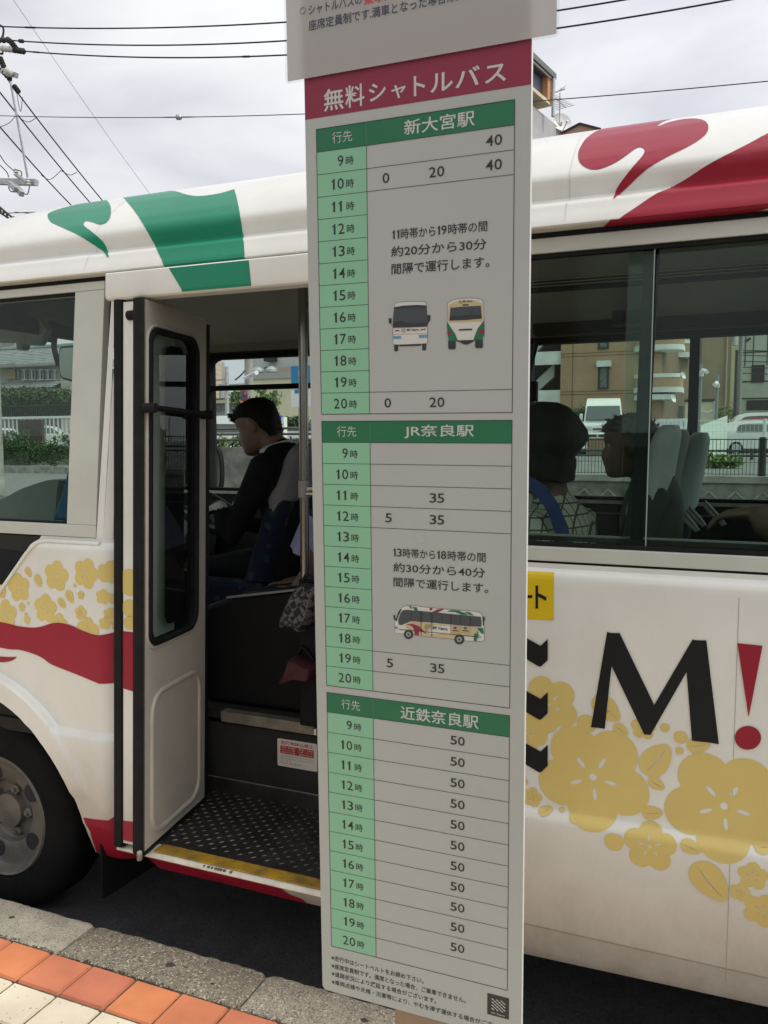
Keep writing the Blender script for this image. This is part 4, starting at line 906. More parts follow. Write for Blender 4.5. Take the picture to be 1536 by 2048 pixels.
# cross-section of the near side: (dy inwards from the side plane, z)
PROF = [(.09, .316), (.082, .322), (.066, .36), (.050, .40), (.0385, .436), (.036, .443), (.034, .449), (.020, .54), (.0095, .62), (.003, .69), (0, .735), (0, .760), (.0008, .7665), (.004, .7735), (.011, .7815), (.018, .788), (.0215, .794), (.022, .803),
        (.022, 1.0), (.022, 1.2), (.022, 1.40), (.0225, 1.417), (.025, 1.426), (.031, 1.4335), (.039, 1.4395), (.0435, 1.443), (.044, 1.447), (.044, 1.456)]
ROOF = [(.105, 2.332), (.085, 2.3335), (.056, 2.335), (.051, 2.339), (.053, 2.347), (.066, 2.368), (.078, 2.392), (.081, 2.399), (.088, 2.405), (.104, 2.4115), (.117, 2.417), (.123, 2.424), (.1225, 2.432), (.117, 2.455), (.114, 2.470), (.116, 2.481), (.124, 2.494), (.150, 2.526), (.2, 2.572), (.25, 2.615), (.31, 2.652), (.38, 2.682), (.46, 2.704), (.60, 2.726), (.80, 2.742), (1.04, 2.748)]
def mkprof(P):
    P = np.array(P); s = np.concatenate([[0], np.cumsum(np.hypot(*np.diff(P, axis=0).T))]); return P[:, 0], P[:, 1], s
SIDE = mkprof(PROF); RF = mkprof(ROOF)
HUBX, HUBZ, ARX, ARZ = -2.56, 0.35, 0.513, 0.54
def surf(X, s, prof, off=0.0):
    dy, z, S_ = prof
    y = np.interp(s, S_, dy); zz = np.interp(s, S_, z); e = 0.004
    ty = np.interp(s+e, S_, dy)-np.interp(s-e, S_, dy); tz = np.interp(s+e, S_, z)-np.interp(s-e, S_, z); l = math.hypot(ty, tz) or 1
    ny, nz_ = -tz/l, ty/l
    if prof is SIDE:
        if X < -1.7:
            q = math.sqrt(((X-HUBX)/ARX)**2+((zz-HUBZ)/ARZ)**2)           # swelling wheel-arch lip
            if 0.9 < q < 1.25 and zz > 0.56:
                k = min(1, max(0, (q-1.125)/0.028)); k = k*k*(3-2*k); y = y*k+((y if zz < .745 else 0)-.009)*(1-k)
        if -1.96 < X < -1.85: y += ((X+1.96)/.085)**2*.05
        if X < -2.75: y += ((-2.75-X)/.6)**2*.12
    else:
        if X < -2.36: k = ((-2.36-X)/1.0)**2*.62; zz = 2.345+(zz-2.345)*(1-k) if zz > 2.345 else zz; y += ((max(0, -2.7-X))/.65)**2*.14
        if X > 3.0: k = (X-3.0)**2*1.4; zz = 2.338+(zz-2.338)*(1-k) if zz > 2.338 else zz
    return (X, BY+y+ny*off, zz+nz_*off)
def px2s(u, v, prof):
    """(X, s) on the bus skin for a photo pixel; pixels past the silhouette slide down to it"""
    r = ray(u, v); dy, z, S_ = prof
    ss = np.linspace(0, S_[-1], 1500); y = BY+np.interp(ss, S_, dy); zz = np.interp(ss, S_, z)
    gq = (zz-CAM_Z)/y; im = int(np.argmax(gq)) if prof is RF else len(ss)-1
    s = float(np.interp(r[2]/r[1], gq[:im+1], ss[:im+1])); yy = BY+np.interp(s, S_, dy)
    return (r[0]/r[1]*yy, s)
def skin(mb, outer, prof, m, off=0.0, holes=(), rings=(), dx=.12, grid=None):
    xs = [p[0] for p in outer]; ss = [p[1] for p in outer]; x0, x1 = min(xs), max(xs); s0, s1 = min(ss), max(ss)
    rows = [s for s in prof[2] if s0+.001 < s < s1-.001]
    n = max(1, int((x1-x0)/dx)); lines = []
    if prof is SIDE and x0 < -1.86 and x1 > -1.955: lines += [[(x, s0-.01), (x, s1+.01)] for x in (-1.953, -1.945, -1.937, -1.929, -1.921, -1.913, -1.905, -1.897, -1.889, -1.882) if x0 < x < x1]
    if prof is SIDE and m is not M_bus and x0 < -1.94 and s0 < sS(.96):
        for q_ in (1.11, 1.124, 1.131, 1.138, 1.145, 1.154):
            L_ = [(x, sS(z)) for x, z in arch(q_, -4, 184, 90) if x0-.03 < x < x1+.03 and s0-.03 < sS(z) < s1+.03]
            if len(L_) > 1: lines.append(L_)
    for s in rows: lines.append([(x0-.01+(x1-x0+.02)*i/n, s) for i in range(n+1)])
    lines += [list(r) for r in rings]
    pts = []
    if grid:
        pts = [(x, s) for x in np.arange(x0+grid/2, x1, grid) for s in np.arange(s0+grid/2, s1, grid)]
    V, F = cdt(outer, holes, lines, pts)
    mb.add([surf(x, s, prof, off) for x, s in V], [f[::-1] for f in F] if False else F, m)
def sS(z): return float(np.interp(z, SIDE[1], SIDE[2]))
def sR(z): return float(np.interp(z, RF[1], RF[2]))
s_top = SIDE[2][-1]
# --- body: front piece with wheel arch, rear piece, skirt below the doorway
def arch(q, a0=-6, a1=186, n=40): return [(HUBX+ARX*q*math.cos(rad(a)), HUBZ+ARZ*q*math.sin(rad(a))) for a in np.linspace(a0, a1, n)]
A1 = [(x, sS(max(z, .372))) for x, z in arch(1.0) if z > .385]
front = [(-1.875, 0.0), (-1.875, s_top), (-2.215, s_top), (-2.275, sS(1.39)), (-2.372, sS(1.272)), (-2.44, sS(1.20)), (-3.3, sS(1.18)), (-3.33, 0.0), (A1[-1][0], 0.0)]+A1[::-1]+[(A1[0][0], 0.0)]
k = MB(); rings = [[(x, sS(z)) for x, z in arch(q, 5, 175, 60)] for q in (1.05, 1.11, 1.124, 1.131, 1.138, 1.145, 1.154, 1.18)]
rings += [[(x, 0), (x, s_top)] for x in (-1.96, -1.945, -1.93, -1.915, -1.90, -1.885)]
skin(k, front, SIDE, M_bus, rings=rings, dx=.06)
rear = [(-1.0, 0.0), (3.35, 0.0), (3.35, s_top), (-1.0, s_top)]
rw = [(2.05+ARX*math.cos(rad(a)), sS(max(.316, HUBZ+ARZ*math.sin(rad(a))))) for a in np.linspace(4, 176, 30)]
rear = [(-1.0, 0.0)]+rw[::-1]+[(3.35, 0.0), (3.35, s_top), (-1.0, s_top)]
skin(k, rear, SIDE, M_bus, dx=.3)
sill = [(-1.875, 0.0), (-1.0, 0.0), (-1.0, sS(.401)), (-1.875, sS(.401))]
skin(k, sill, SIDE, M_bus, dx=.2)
# pillar strip between window frame and doorway, far side, front and rear walls
for x0, x1, a0, a1 in ((-1.972, -1.945, .044, .046), (-1.945, -1.915, .046, .058), (-1.915, -1.895, .058, .085), (-1.895, -1.882, .085, .14)):
    k.add([(x0, BY+a0, 1.456), (x1, BY+a1, 1.456), (x1+.045, BY+a1+.05, 2.322), (x0+.055, BY+a0+.05, 2.322)], [[0, 1, 2, 3]], M_bus)
k.add([(-1.875, BY+.11, .40), (-1.875, BY+.30, .40), (-1.84, BY+.33, 2.3), (-1.84, BY+.15, 2.3)], [[0, 1, 2, 3]], M_bus)
FY = 4.15
k.box((-3.3, FY, .4), (3.35, FY+.1, 1.485), M_bus); k.box((-3.05, FY-.03, 2.30), (3.35, FY+.08, 2.345), M_bus)
k.box((-3.38, BY+.30, .4), (-3.30, FY-.1, 1.25), M_bus); k.box((3.30, BY+.1, .4), (3.38, FY, 1.5), M_bus)
k.add([(3.36, BY+.1, 1.5), (3.36, FY, 1.5), (3.25, FY-.05, 2.35), (3.25, BY+.15, 2.35)], [[0, 1, 2, 3]], M_bus)
for u0, u1 in ((0, 1), (1, 0)): pass
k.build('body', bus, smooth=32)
# roof
k = MB(); XS = sorted(set([-3.3, -3.2, -3.1, -3.0, -2.9, -2.8, -2.7, -2.6, -2.5, -2.4, -2.3, -2.0, -1.0, 0, 1, 2, 3.0, 3.1, 3.2, 3.3, 3.36]))
nr = len(ROOF); near = [[surf(x, s, RF) for s in RF[2]] for x in XS]; mid = BY+1.04
vs, fs = [], []
for r_ in near: vs += r_+[(x, 2*mid-y, z) for x, y, z in r_[-2::-1]]
M_ = 2*nr-1
for i in range(len(XS)-1):
    for j in range(M_-1): fs.append([i*M_+j, (i+1)*M_+j, (i+1)*M_+j+1, i*M_+j+1])
fs += [list(range(M_))[::-1], [(len(XS)-1)*M_+j for j in range(M_)]]
k.add(vs, fs, M_bus); k.build('roof', bus, smooth=28)
# thin panel seams and dark line under the gutter
M_seam = mat('panel_seam', (0.40, 0.375, 0.32), 0.8)
k = MB()
for x, s0, s1, pr in ((.028, sS(.40), sS(1.40), SIDE),): skin(k, [(x-.0008, s0), (x+.0008, s0), (x+.0008, s1), (x-.0008, s1)], pr, M_seam, .0008)
for u, v0, v1 in ((1139, 300, 452), (190, 405, 545)):
    xa = px2s(u, (v0+v1)/2, RF)[0]; skin(k, [(xa-.0012, sR(2.35)), (xa+.0012, sR(2.35)), (xa+.0012, sR(2.66)), (xa-.0012, sR(2.66))], RF, mat('roof_seam', (.62, .61, .58), .6), .0008)
skin(k, [(-1.0, sS(.4425)), (3.3, sS(.4425)), (3.3, sS(.446)), (-1.0, sS(.446))], SIDE, mat('skirt_crease', (.36, .33, .28), .8), .0008, dx=.4)
k.box((-3.1, BY+.0905, 2.3200), (3.3, BY+.13, 2.3315), M_black); k.box((-1.0, BY+.0465, 1.4565), (3.3, BY+.07, 1.461), M_black)
k.build('seam', bus)

# --- vinyl graphics -----------------------------------------------------------
def decal(name, px, m, prof, off, sharp=True, parent=bus, holes=()):
    k = MB(); P = [px2s(u, v, prof) for u, v in px]
    skin(k, P, prof, m, off, holes=holes, dx=.05, grid=.03); return k.build(name, parent, smooth=30)
Z1 = lambda pts, sh=0: [(a/2.4, b/2.4)+((1,) if i in (sh if sh else ()) else ()) for i, (a, b) in enumerate(pts)]
hook = [(230, 1040), (238, 1022), (300, 1000), (400, 975), (490, 958), (518, 968), (532, 998), (530, 1040), (512, 1068), (480, 1078), (440, 1066), (412, 1062), (402, 1074), (408, 1088), (440, 1112), (490, 1155), (512, 1190), (522, 1238), (495, 1205), (440, 1168), (370, 1125), (290, 1088), (245, 1066)]
decal('green_graphic', spline(Z1(hook, (18,)), 5), M_vgreen, RF, .0012)
band = [(588, 943), (700, 925), (800, 917), (850, 921), (900, 936), (960, 942), (1050, 930), (1125, 909), (1140, 965), (1158, 1065), (1170, 1160), (1176, 1250), (1000, 1269), (795, 1289), (745, 1180), (690, 1080), (640, 1005)]
decal('green_graphic', spline(Z1(band, (0, 7, 11, 13)), 5), M_vgreen, RF, .0012)
Z3 = lambda pts, sh=(): [(1000+a/2.866, b/2.866)+((1,) if i in sh else ()) for i, (a, b) in enumerate(pts)]
rhook = [(905, 716), (915, 722), (960, 705), (1030, 688), (1100, 681), (1160, 688), (1190, 712), (1192, 748), (1165, 785), (1090, 835), (960, 900), (850, 965), (770, 1035), (705, 1098), (650, 1142), (668, 1085), (700, 1035), (760, 960), (820, 890), (828, 860), (808, 846), (780, 852), (730, 888), (650, 940), (560, 972), (500, 965), (460, 935), (448, 895), (458, 850), (500, 790), (580, 742), (700, 715), (850, 696), (1000, 680), (945, 694)]
decal('crimson_graphic', spline(Z3(rhook, (14, 33)), 5), M_vcrim, RF, .0012)
rband = [(1600, 735), (1536, 765), (1400, 838), (1200, 940), (1060, 1030), (960, 1085), (890, 1115), (800, 1175), (680, 1256), (632, 1260), (590, 1300), (700, 1292), (1000, 1266), (1400, 1222), (1500, 1205), (1560, 1185), (1700, 1168), (1700, 690)]
decal('crimson_graphic', spline(Z3(rband, (8, 9, 10, 16, 17)), 4), M_vcrim, RF, .0012)
Z5 = lambda a, b: (1030+a/3.036, 1080+b/3.036)
Z6 = lambda a, b: (1030+a/3.036, 1500+b/3.036)
Mp = [Z5(*p) for p in [(560, 556), (575, 561), (600, 564), (636, 563), (846, 1000), (1078, 602), (1100, 607), (1162, 608), (1238, 1238), (1180, 1228), (1075, 1217), (1042, 800), (823, 1182), (785, 1178), (587, 763), (546, 1145), (505, 1138), (462, 1135)]]
decal('black_letter', Mp, M_vblack, SIDE, .0030)
decal('crimson_mark', [Z5(*p) for p in [(1350, 625), (1503, 640), (1420, 1068), (1417, 1068)]], M_vcrim, SIDE, .0030)
decal('crimson_mark', [Z5(1414+80*math.cos(a), 1199+72*math.sin(a)) for a in np.linspace(0, 2*math.pi, 32, endpoint=False)], M_vcrim, SIDE, .0030)
for y0 in (0, 322, 641):
    decal('black_chevron', [Z5(*p) for p in [(200, 600+y0), (200, 728+y0), (162, 764+y0), (150, 768+y0), (138, 762+y0), (20, 692+y0), (-20, 660+y0), (-20, 536+y0), (20, 566+y0), (157, 641+y0)]], M_vblack, SIDE, .0030)
# flowers in the plane of the side
def flower(cx, cz, R_, rot, slit=True):
    n = 80; o = []
    for i in range(n):
        a = 2*math.pi*i/n; best = 0
        for q in range(5):
            b = rot+2*math.pi*q/5; d, rp_ = R_*.57, R_*.44
            h = rp_**2-(d*math.sin(a-b))**2
            if h > 0 and math.cos(a-b) > 0: best = max(best, d*math.cos(a-b)+math.sqrt(h))
        o.append((cx+best*math.cos(a), cz+best*math.sin(a)))
    H = []
    if slit:
        for q in range(5):
            b = rot+2*math.pi*q/5+.12; c_ = (cx+R_*.32*math.cos(b), cz+R_*.32*math.sin(b))
            H.append([(c_[0]+R_*(.115*math.cos(t)*math.cos(b)-.04*math.sin(t)*math.sin(b)), c_[1]+R_*(.115*math.cos(t)*math.sin(b)+.04*math.sin(t)*math.cos(b))) for t in np.linspace(0, 2*math.pi, 12, endpoint=False)])
        H.append([(cx+R_*.07*math.cos(t), cz+R_*.07*math.sin(t)) for t in np.linspace(0, 2*math.pi, 12, endpoint=False)])
    return o, H
def leaf(cx, cz, R_, rot):
    o = []
    for i in range(24):
        t = 2*math.pi*i/24; x = R_*math.cos(t); y = R_*.68*math.sin(t)*(1-.25*math.cos(t)); o.append((cx+x*math.cos(rot)-y*math.sin(rot), cz+x*math.sin(rot)+y*math.cos(rot)))
    H = [[(cx+x*math.cos(rot)-y*math.sin(rot), cz+x*math.sin(rot)+y*math.cos(rot)) for x, y in [(-R_*.8, -.02*R_), (0, -.11*R_), (R_*.8, -.0*R_), (0, -.03*R_)]]]
    return o, H
def bud(cx, cz, R_):
    return [(cx+R_*(1+.06*math.sin(3*t+cx*50))*math.cos(t), cz+R_*(1+.05*math.cos(2*t))*math.sin(t)) for t in np.linspace(0, 2*math.pi, 18, endpoint=False)], []
def mpp(u, v):
    a, b = px2s(u, v, SIDE), px2s(u, v+2, SIDE); return abs(a[1]-b[1])/2
GOFF = iter([.0009+.000045*(i % 28) for i in range(200)])
def gold(kind, u, v, r, rot=90, clip=None):
    X, s = px2s(u, v, SIDE); R_ = r*mpp(u, v)
    o, H = {'f': lambda: flower(X, s, R_, rad(rot), r > 6), 'l': lambda: leaf(X, s, R_, rad(rot)), 'b': lambda: bud(X, s, R_)}[kind]()
    k = MB(); skin(k, o, SIDE, M_vgold, next(GOFF), holes=[h for h in H if kind != 'b'], dx=.05, grid=.03 if R_ > .04 else None)
    k.build({'f': 'gold_flower', 'l': 'gold_leaf', 'b': 'gold_bud'}[kind], bus, smooth=30)
for a in [('f', 1186, 1554, 108, -90), ('f', 1448, 1612, 112, -90), ('f', 1300, 1693, 50, 90), ('f', 1506, 1752, 27, 90), ('f', 1480, 1784, 18, 80), ('f', 1524, 1821, 33, 70), ('f', 1064, 1594, 20, 80), ('f', 1098, 1409, 58, -100), ('f', 1052, 1466, 42, -80), ('f', 1287, 1455, 24, 90), ('f', 1040, 1560, 16, 60),
          ('l', 1213, 1417, 32, -40), ('b', 1173, 1447, 19), ('l', 1242, 1459, 16, -30), ('b', 1330, 1455, 9), ('b', 1361, 1474, 13), ('b', 1359, 1501, 8), ('l', 1397, 1490, 22, 15), ('l', 1313, 1519, 38, 55), ('l', 1313, 1567, 17, -30), ('l', 1305, 1625, 20, 10), ('b', 1228, 1684, 18), ('l', 1382, 1694, 21, -15), ('l', 1420, 1763, 42, -50), ('l', 1092, 1621, 15, 35), ('b', 1124, 1619, 6), ('b', 1148, 1638, 9), ('l', 1532, 1694, 22, 10), ('l', 1600, 1700, 22, 10),
          ('f', 113, 1152, 31, 80), ('f', 38, 1175, 29, 100), ('f', 91, 1217, 29, 85), ('f', 172, 1147, 31, 70), ('f', 12, 1228, 29, 90), ('f', 118, 1248, 22, 80), ('f', 176, 1262, 28, 85), ('f', 162, 1226, 15, 90), ('f', 162, 1190, 9, 90), ('f', 44, 1214, 9, 90), ('l', 57, 1144, 11, -60), ('l', 77, 1161, 13, -60), ('l', 140, 1193, 14, -60), ('l', 124, 1206, 12, -45), ('b', 150, 1171, 4), ('b', 55, 1240, 8), ('f', 2, 1183, 14, 90), ('b', 57, 1206, 3), ('b', 52, 1229, 4)]: gold(*a)
def xz(name, pts, m, off, sp=5, sharp=()):
    k = MB(); P = spline([(x, sS(z))+((1,) if i in sharp else ()) for i, (x, z) in enumerate(pts)], sp)
    skin(k, P, SIDE, m, off, dx=.03); return k.build(name, bus, smooth=30)
# gold on the rounded corner next to the door, crimson ribbon, crimson skirt corner
for x, z, r in ((-1.912, 1.345, .040), (-1.935, 1.262, .026), (-1.897, 1.255, .022), (-1.915, 1.205, .020), (-1.93, 1.172, .022), (-1.895, 1.165, .018)):
    k = MB(); o, H = flower(x, sS(z), r, rad(80)); o = [(min(px_, -1.878), s) for px_, s in o]; skin(k, o, SIDE, M_vgold, .0013, dx=.02); k.build('gold_flower', bus)
rib = [(-2.60, 1.150), (-2.378, 1.138), (-2.307, 1.131), (-2.226, 1.134), (-2.145, 1.157), (-2.079, 1.156), (-2.014, 1.139), (-1.950, 1.131), (-1.878, 1.149), (-1.878, .968), (-1.956, .963), (-2.063, .987), (-2.163, 1.008), (-2.20, 1.025), (-2.242, 1.037), (-2.311, 1.046), (-2.382, 1.044), (-2.60, 1.06)]
xz('crimson_ribbon', rib, M_vcrim, .0022, 5, (0, 8, 9, 10, 17))
xz('crimson_ribbon', [(-2.46, 1.01), (-2.36, 1.015), (-2.325, 1.02), (-2.35, 1.003), (-2.40, .992), (-2.46, .99)], M_vcrim, .0022, 5, (0, 2, 5))
k = MB()
skin(k, [(A1[0][0]+.004, .001), (-1.876, .001), (-1.876, sS(.52)), (-1.92, sS(.497)), (-1.942, sS(.482)), (-2.0, sS(.476)), (-2.052, sS(.473)), (-2.035, sS(.42))], SIDE, M_vcrim, .0015, dx=.04)
skin(k, [(-1.874, .001), (-1.19, .001), (-1.21, sS(.335)), (-1.26, sS(.345)), (-1.285, sS(.365)), (-1.30, sS(.400)), (-1.874, sS(.400))], SIDE, M_vcrim, .0015, dx=.1)
k.build('crimson_skirt', bus, smooth=30)
# yellow sticker with the last letters of the folding-seat notice
k = MB(); P = [px2s(*Z5(a, b), SIDE) for a, b in [(-60, 182), (240, 198), (235, 488), (-60, 472)]]; skin(k, P, SIDE, M_vyel, .0012, dx=.05); st = k.build('yellow_sticker', bus)
k = MB(); fn = lambda a, b: surf(*px2s(*Z5(a, b), SIDE), SIDE, .0024)
letter(k, 'ト', 124, 194, 415, 276, M_vblack, fn, .022); letter(k, 'ー', 0, 106, 352, 333, M_vblack, fn, .0)
k.build('lettering', st)

# --- silver window frames ------------------------------------------------------
FS = lambda z: BY+.045+.05*(z-1.457)/(2.322-1.457)            # y of the leaning window plane
def wx(u, v):
    r = ray(u, v); y = BY+.07
    for _ in range(8): y = FS(CAM_Z+r[2]/r[1]*y)
    return float(r[0]/r[1]*y)
def fstrip(mb, x0, z0, x1, z1, m, proud=0.0, th=.03, xt0=None, xt1=None):
    """strip lying in the leaning window plane; xt* are x at its top"""
    xt0 = x0 if xt0 is None else xt0; xt1 = x1 if xt1 is None else xt1
    f = [(x0, FS(z0)-proud, z0), (x1, FS(z0)-proud, z0), (xt1, FS(z1)-proud, z1), (xt0, FS(z1)-proud, z1)]
    mb.hexa(f, [(x, y+th, z) for x, y, z in f], m)
k = MB()
fstrip(k, -3.15, 1.4575, wx(193, 1078), 1.500, M_frame, .004); fstrip(k, -3.0, 2.290, wx(211, 552), 2.3195, M_frame, .004)
fstrip(k, wx(135, 1045), 1.5005, wx(193, 1078), 2.2895, M_frame, .0045, xt0=wx(152, 580), xt1=wx(211, 556))
fstrip(k, -1.0, 1.462, 3.3, 1.5005, M_frame, .003); fstrip(k, -.95, 2.279, 3.25, 2.3195, M_frame, .003); fstrip(k, -1.0, 1.501, -.86, 2.2785, M_frame, .003)
fstrip(k, 1.9, 1.501, 2.05, 2.2785, M_frame, .003)
k.build('window_frame', bus, bevel=.0025)
k = MB(); fstrip(k, wx(135, 1045)-.004, 1.507, wx(135, 1045), 2.279, M_black, -.002, .012, xt0=wx(152, 586)-.004, xt1=wx(152, 586)); fstrip(k, -3.1, 2.279, wx(152, 580), 2.2895, M_black, -.003, .02); fstrip(k, -3.1, 1.5005, -2.104, 1.507, M_black, -.004, .02)
fstrip(k, -.86, 2.268, 3.25, 2.2785, M_black, -.004, .02); fstrip(k, -.86, 1.5012, 3.25, 1.512, M_black, -.003, .02); k.build('window_rubber', bus)
def pane(name, x0, z0, x1, z1, dep, xt0=None, xt1=None, m=None):
    k = MB(); fstrip(k, x0, z0, x1, z1, m or M_glassn, -dep, .004, xt0, xt1); return k.build(name, bus)
pane('front_glass', -3.2, 1.496, wx(135, 1045)+.006, 2.292, .010, -2.85, wx(152, 580)+.006)
pane('side_glass', -.87, 1.503, -.196, 2.276, .010); pane('side_glass', -.262, 1.503, .82, 2.276, .028); pane('side_glass', .78, 1.503, 1.92, 2.276, .010); pane('side_glass', 2.03, 1.503, 3.2, 2.276, .010)
k = MB(); fstrip(k, -.238, 1.505, -.207, 2.276, M_black, -.045, .05, -.226, -.190); k.build('window_pillar', bus)
k = MB(); fstrip(k, -.197, 1.505, -.1945, 2.276, mat('glass_edge', (.30, .36, .33), .3), -.009, .006); k.build('glass_edge', bus)
k = MB(); fstrip(k, -.86, 1.512, 3.2, 1.524, M_intdark, -.04, .03); fstrip(k, -.86, 1.5245, 3.2, 1.5285, M_int, -.05, .02); k.build('window_track', bus)
# black quarter panel in front of the slanting white shoulder
k = MB(); P = [(-2.205, sS(1.452)), (-3.2, sS(1.452)), (-3.25, sS(1.16)), (-2.43, sS(1.19)), (-2.36, sS(1.27)), (-2.262, sS(1.392))]
k.add([(x, BY+.03+.02*(1 if s > sS(1.3) else 0), np.interp(s, SIDE[2], SIDE[1])) for x, s in P], [list(range(6))], mat('gloss_black', (.012, .013, .014), .08, coat=1.0)); k.build('quarter_glass', bus)
# raised rim along the slanting shoulder
k = MB(); R_ = [surf(x, sS(z), SIDE, .003) for x, z in spline([(-1.95, 1.4375), (-2.10, 1.4372), (-2.205, 1.434), (-2.255, 1.40), (-2.30, 1.352), (-2.375, 1.27), (-2.44, 1.2)], 5, False)]; k.tube(R_, .007, M_bus, 8); k.build('shoulder_rim', bus, smooth=60)
# header panel over the doorway
hz0, hz1 = 2.243, 2.3305
k = MB(); hp = [(.047, hz1), (.044, hz1-.004), (.040, hz0+.014), (.042, hz0+.005), (.050, hz0), (.10, hz0), (.10, hz1)]
k.loft([[(x, BY+a, z) for a, z in hp] for x in (-1.903, -.962)], M_bus); hd = k.build('door_header', bus, smooth=30)
k = MB()
def hpt(u, v):
    r = ray(u, v); y = BY+.042; z = CAM_Z+r[2]/r[1]*y; z = min(hz1-.005, max(hz0+.012, z)); return (r[0]/r[1]*y, BY+.0415-.0015-(.004*0), z)
P = [hpt(*p) for p in ((337, 537), (350, 556), (362, 586), (430, 582), (500, 577), (497, 520), (410, 528))]
zt_, zb_ = hz1-.0045, hz0+.006
def hy(z): return BY+.040+.004*(z-(hz0+.014))/(hz1-.004-hz0-.014)-.0012
xs_t = (hpt(337, 537)[0], hpt(497, 520)[0]); xs_b = (hpt(364, 586)[0], hpt(503, 577)[0])
zm = hz0+.014
k.add([(xs_t[0], hy(zt_), zt_), (xs_t[1], hy(zt_), zt_), (xs_b[1], hy(zm), zm), (xs_b[0], hy(zm), zm), (xs_b[1], BY+.0408, zb_), (xs_b[0], BY+.0408, zb_)], [[3, 2, 1, 0], [5, 4, 2, 3]], M_vgreen)
k.build('green_graphic', hd)

# --- doorway: sill, step, risers, folded door ----------------------------------
D0, D1 = -1.875, -1.0
k = MB(); k.loft([[(x, BY+a, z) for a, z in [(.03, .4015), (-.002, .4035), (-.006, .408), (-.004, .415), (.004, .4195), (.075, .4205), (.075, .4015)]] for x in (D0-.003, D1)], mat('sill_cream', (.68, .64, .53), .5, var=.2, vscale=12)); k.build('door_sill', bus, smooth=40)
k = MB()
for i, x in enumerate((-1.53, -1.515, -1.50, -1.487, -1.478, -1.467, -1.455, -1.43)): k.box((x, BY-.0045, .4150), (x+rnd.uniform(.004, .010), BY+.003, .4202), mat('scuff', (.15, .13, .1), .9))
k.build('sill_scuff', bus)
M_yel = mat('worn_yellow', (.44, .25, .015), .55, var=.75, vscale=16, var2=(.17, .115, .03), bump=.3, bscale=60)
k = MB(); k.box((-1.735, BY+.006, .4212), (D1, BY+.060, .4255), M_yel); k.build('step_edge', bus, bevel=.002)
M_chk = mat('checker_plate', (.06, .055, .047), .45, .6, var=.45, vscale=7, bump=.25, bscale=90)
M_lug = mat('checker_lug', (.15, .14, .12), .36, .85, var=.75, vscale=5, var2=(.03, .028, .025))
k = MB(); k.box((D0, BY+.0605, .375), (D1, BY+.50, .4235), M_chk); st_ = k.build('step_plate', bus)
k = MB(); q = .026
for j in range(17):
    for i in range(34):
        x, y = D0+.03+i*q, BY+.098+j*q*.93; a = rad(40 if (i+j) % 2 else -50)
        dx_, dy_ = math.cos(a)*.0105, math.sin(a)*.0105; nx_, ny_ = -math.sin(a)*.0028, math.cos(a)*.0028
        k.add([(x-dx_, y-dy_, .4235), (x+nx_, y+ny_, .4235), (x+dx_, y+dy_, .4235), (x-nx_, y-ny_, .4235), (x-dx_*.6, y-dy_*.6, .426), (x+dx_*.6, y+dy_*.6, .426)], [[0, 1, 4], [1, 5, 4], [1, 2, 5], [2, 3, 5], [3, 4, 5], [3, 0, 4]], M_lug)
k.build('checker_pattern', st_)
k = MB(); RY = BY+.50
k.box((D0, RY, .38), (D1+.3, RY+.03, .715), M_intdark); k.box((D0, RY-.012, .4235), (D1, RY-.001, .478), M_chk); k.build('step_riser', bus)
k = MB(); k.box((D0, RY-.003, .477), (D1, RY-.0005, .481), M_alu); k.build('riser_strip', bus)
k = MB(); k.box((-1.78, RY-.02, .712), (-1.36, RY+.02, .752), mat('dull_alu', (.26, .23, .19), .5, .5, var=.3, vscale=10)); k.box((-1.355, RY-.022, .712), (D1+.1, RY+.02, .752), mat('worn_wood_edge', (.42, .25, .15), .6, var=.5, vscale=9, var2=(.36, .30, .2)))
k.tube([(-1.368, RY-.026, .742), (-1.368, RY-.026, .72)], .011, M_alu, 10); k.build('floor_nosing', bus)
k = MB(); k.box((-3.25, RY, .70), (3.3, FY, .748), M_intdark); k.box((D1, BY+.12, .70), (3.3, RY, .748), M_intdark); k.box((-3.25, BY+.12, .70), (D0, RY, .748), M_intdark); k.box((D1, BY+.1, .40), (D1+.03, RY+.2, .75), M_intdark); k.box((D0-.04, BY+.14, .40), (D0-.002, RY, 1.3), M_intdark)
k.build('floor', bus)
k = MB(); k.box((-1.98, BY+.35, .22), (1.45, FY-.25, .398), M_dark); k.box((-3.2, BY+.75, .22), (-1.9801, FY-.75, .6), M_dark); k.build('chassis', bus)
# prohibited-goods notice on the riser
def riser(u, v): r = ray(u, v); y = RY-.0015; return (r[0]/r[1]*y, CAM_Z+r[2]/r[1]*y)
Z2 = lambda a, b: (540+a/13.96, 1440+b/13.96)
k = MB(); c0 = riser(*Z2(205, 505)); c1 = riser(*Z2(1320, 1430)); X0, X1 = c0[0], c1[0]; ZT = riser(*Z2(205, 505))[1]; ZB = riser(*Z2(215, 1265))[1]
P = rrect(X0, ZB, X1, ZT, .006)
k.prism([(x, RY-.0015, z) for x, z in P], (0, .001, 0), mat('sticker_white', (.62, .58, .50), .6)); sg = k.build('notice_sticker', bus)
W_, H_ = X1-X0, ZT-ZB; M_sred = mat('sticker_red', (.36, .02, .02), .5)
fr = lambda a, b: (X0+W_*a, RY-.0021, ZT-H_*b); fr2 = lambda a, b: (X0+W_*a, RY-.0026, ZT-H_*b)
k = MB(); letter(k, '危険物持込禁止', .09, .91, .195, .06, M_sred, fr, .015); k.add([fr(.075, .24), fr(.92, .24), fr(.92, .53), fr(.075, .53)], [[0, 1, 2, 3]], M_sred)
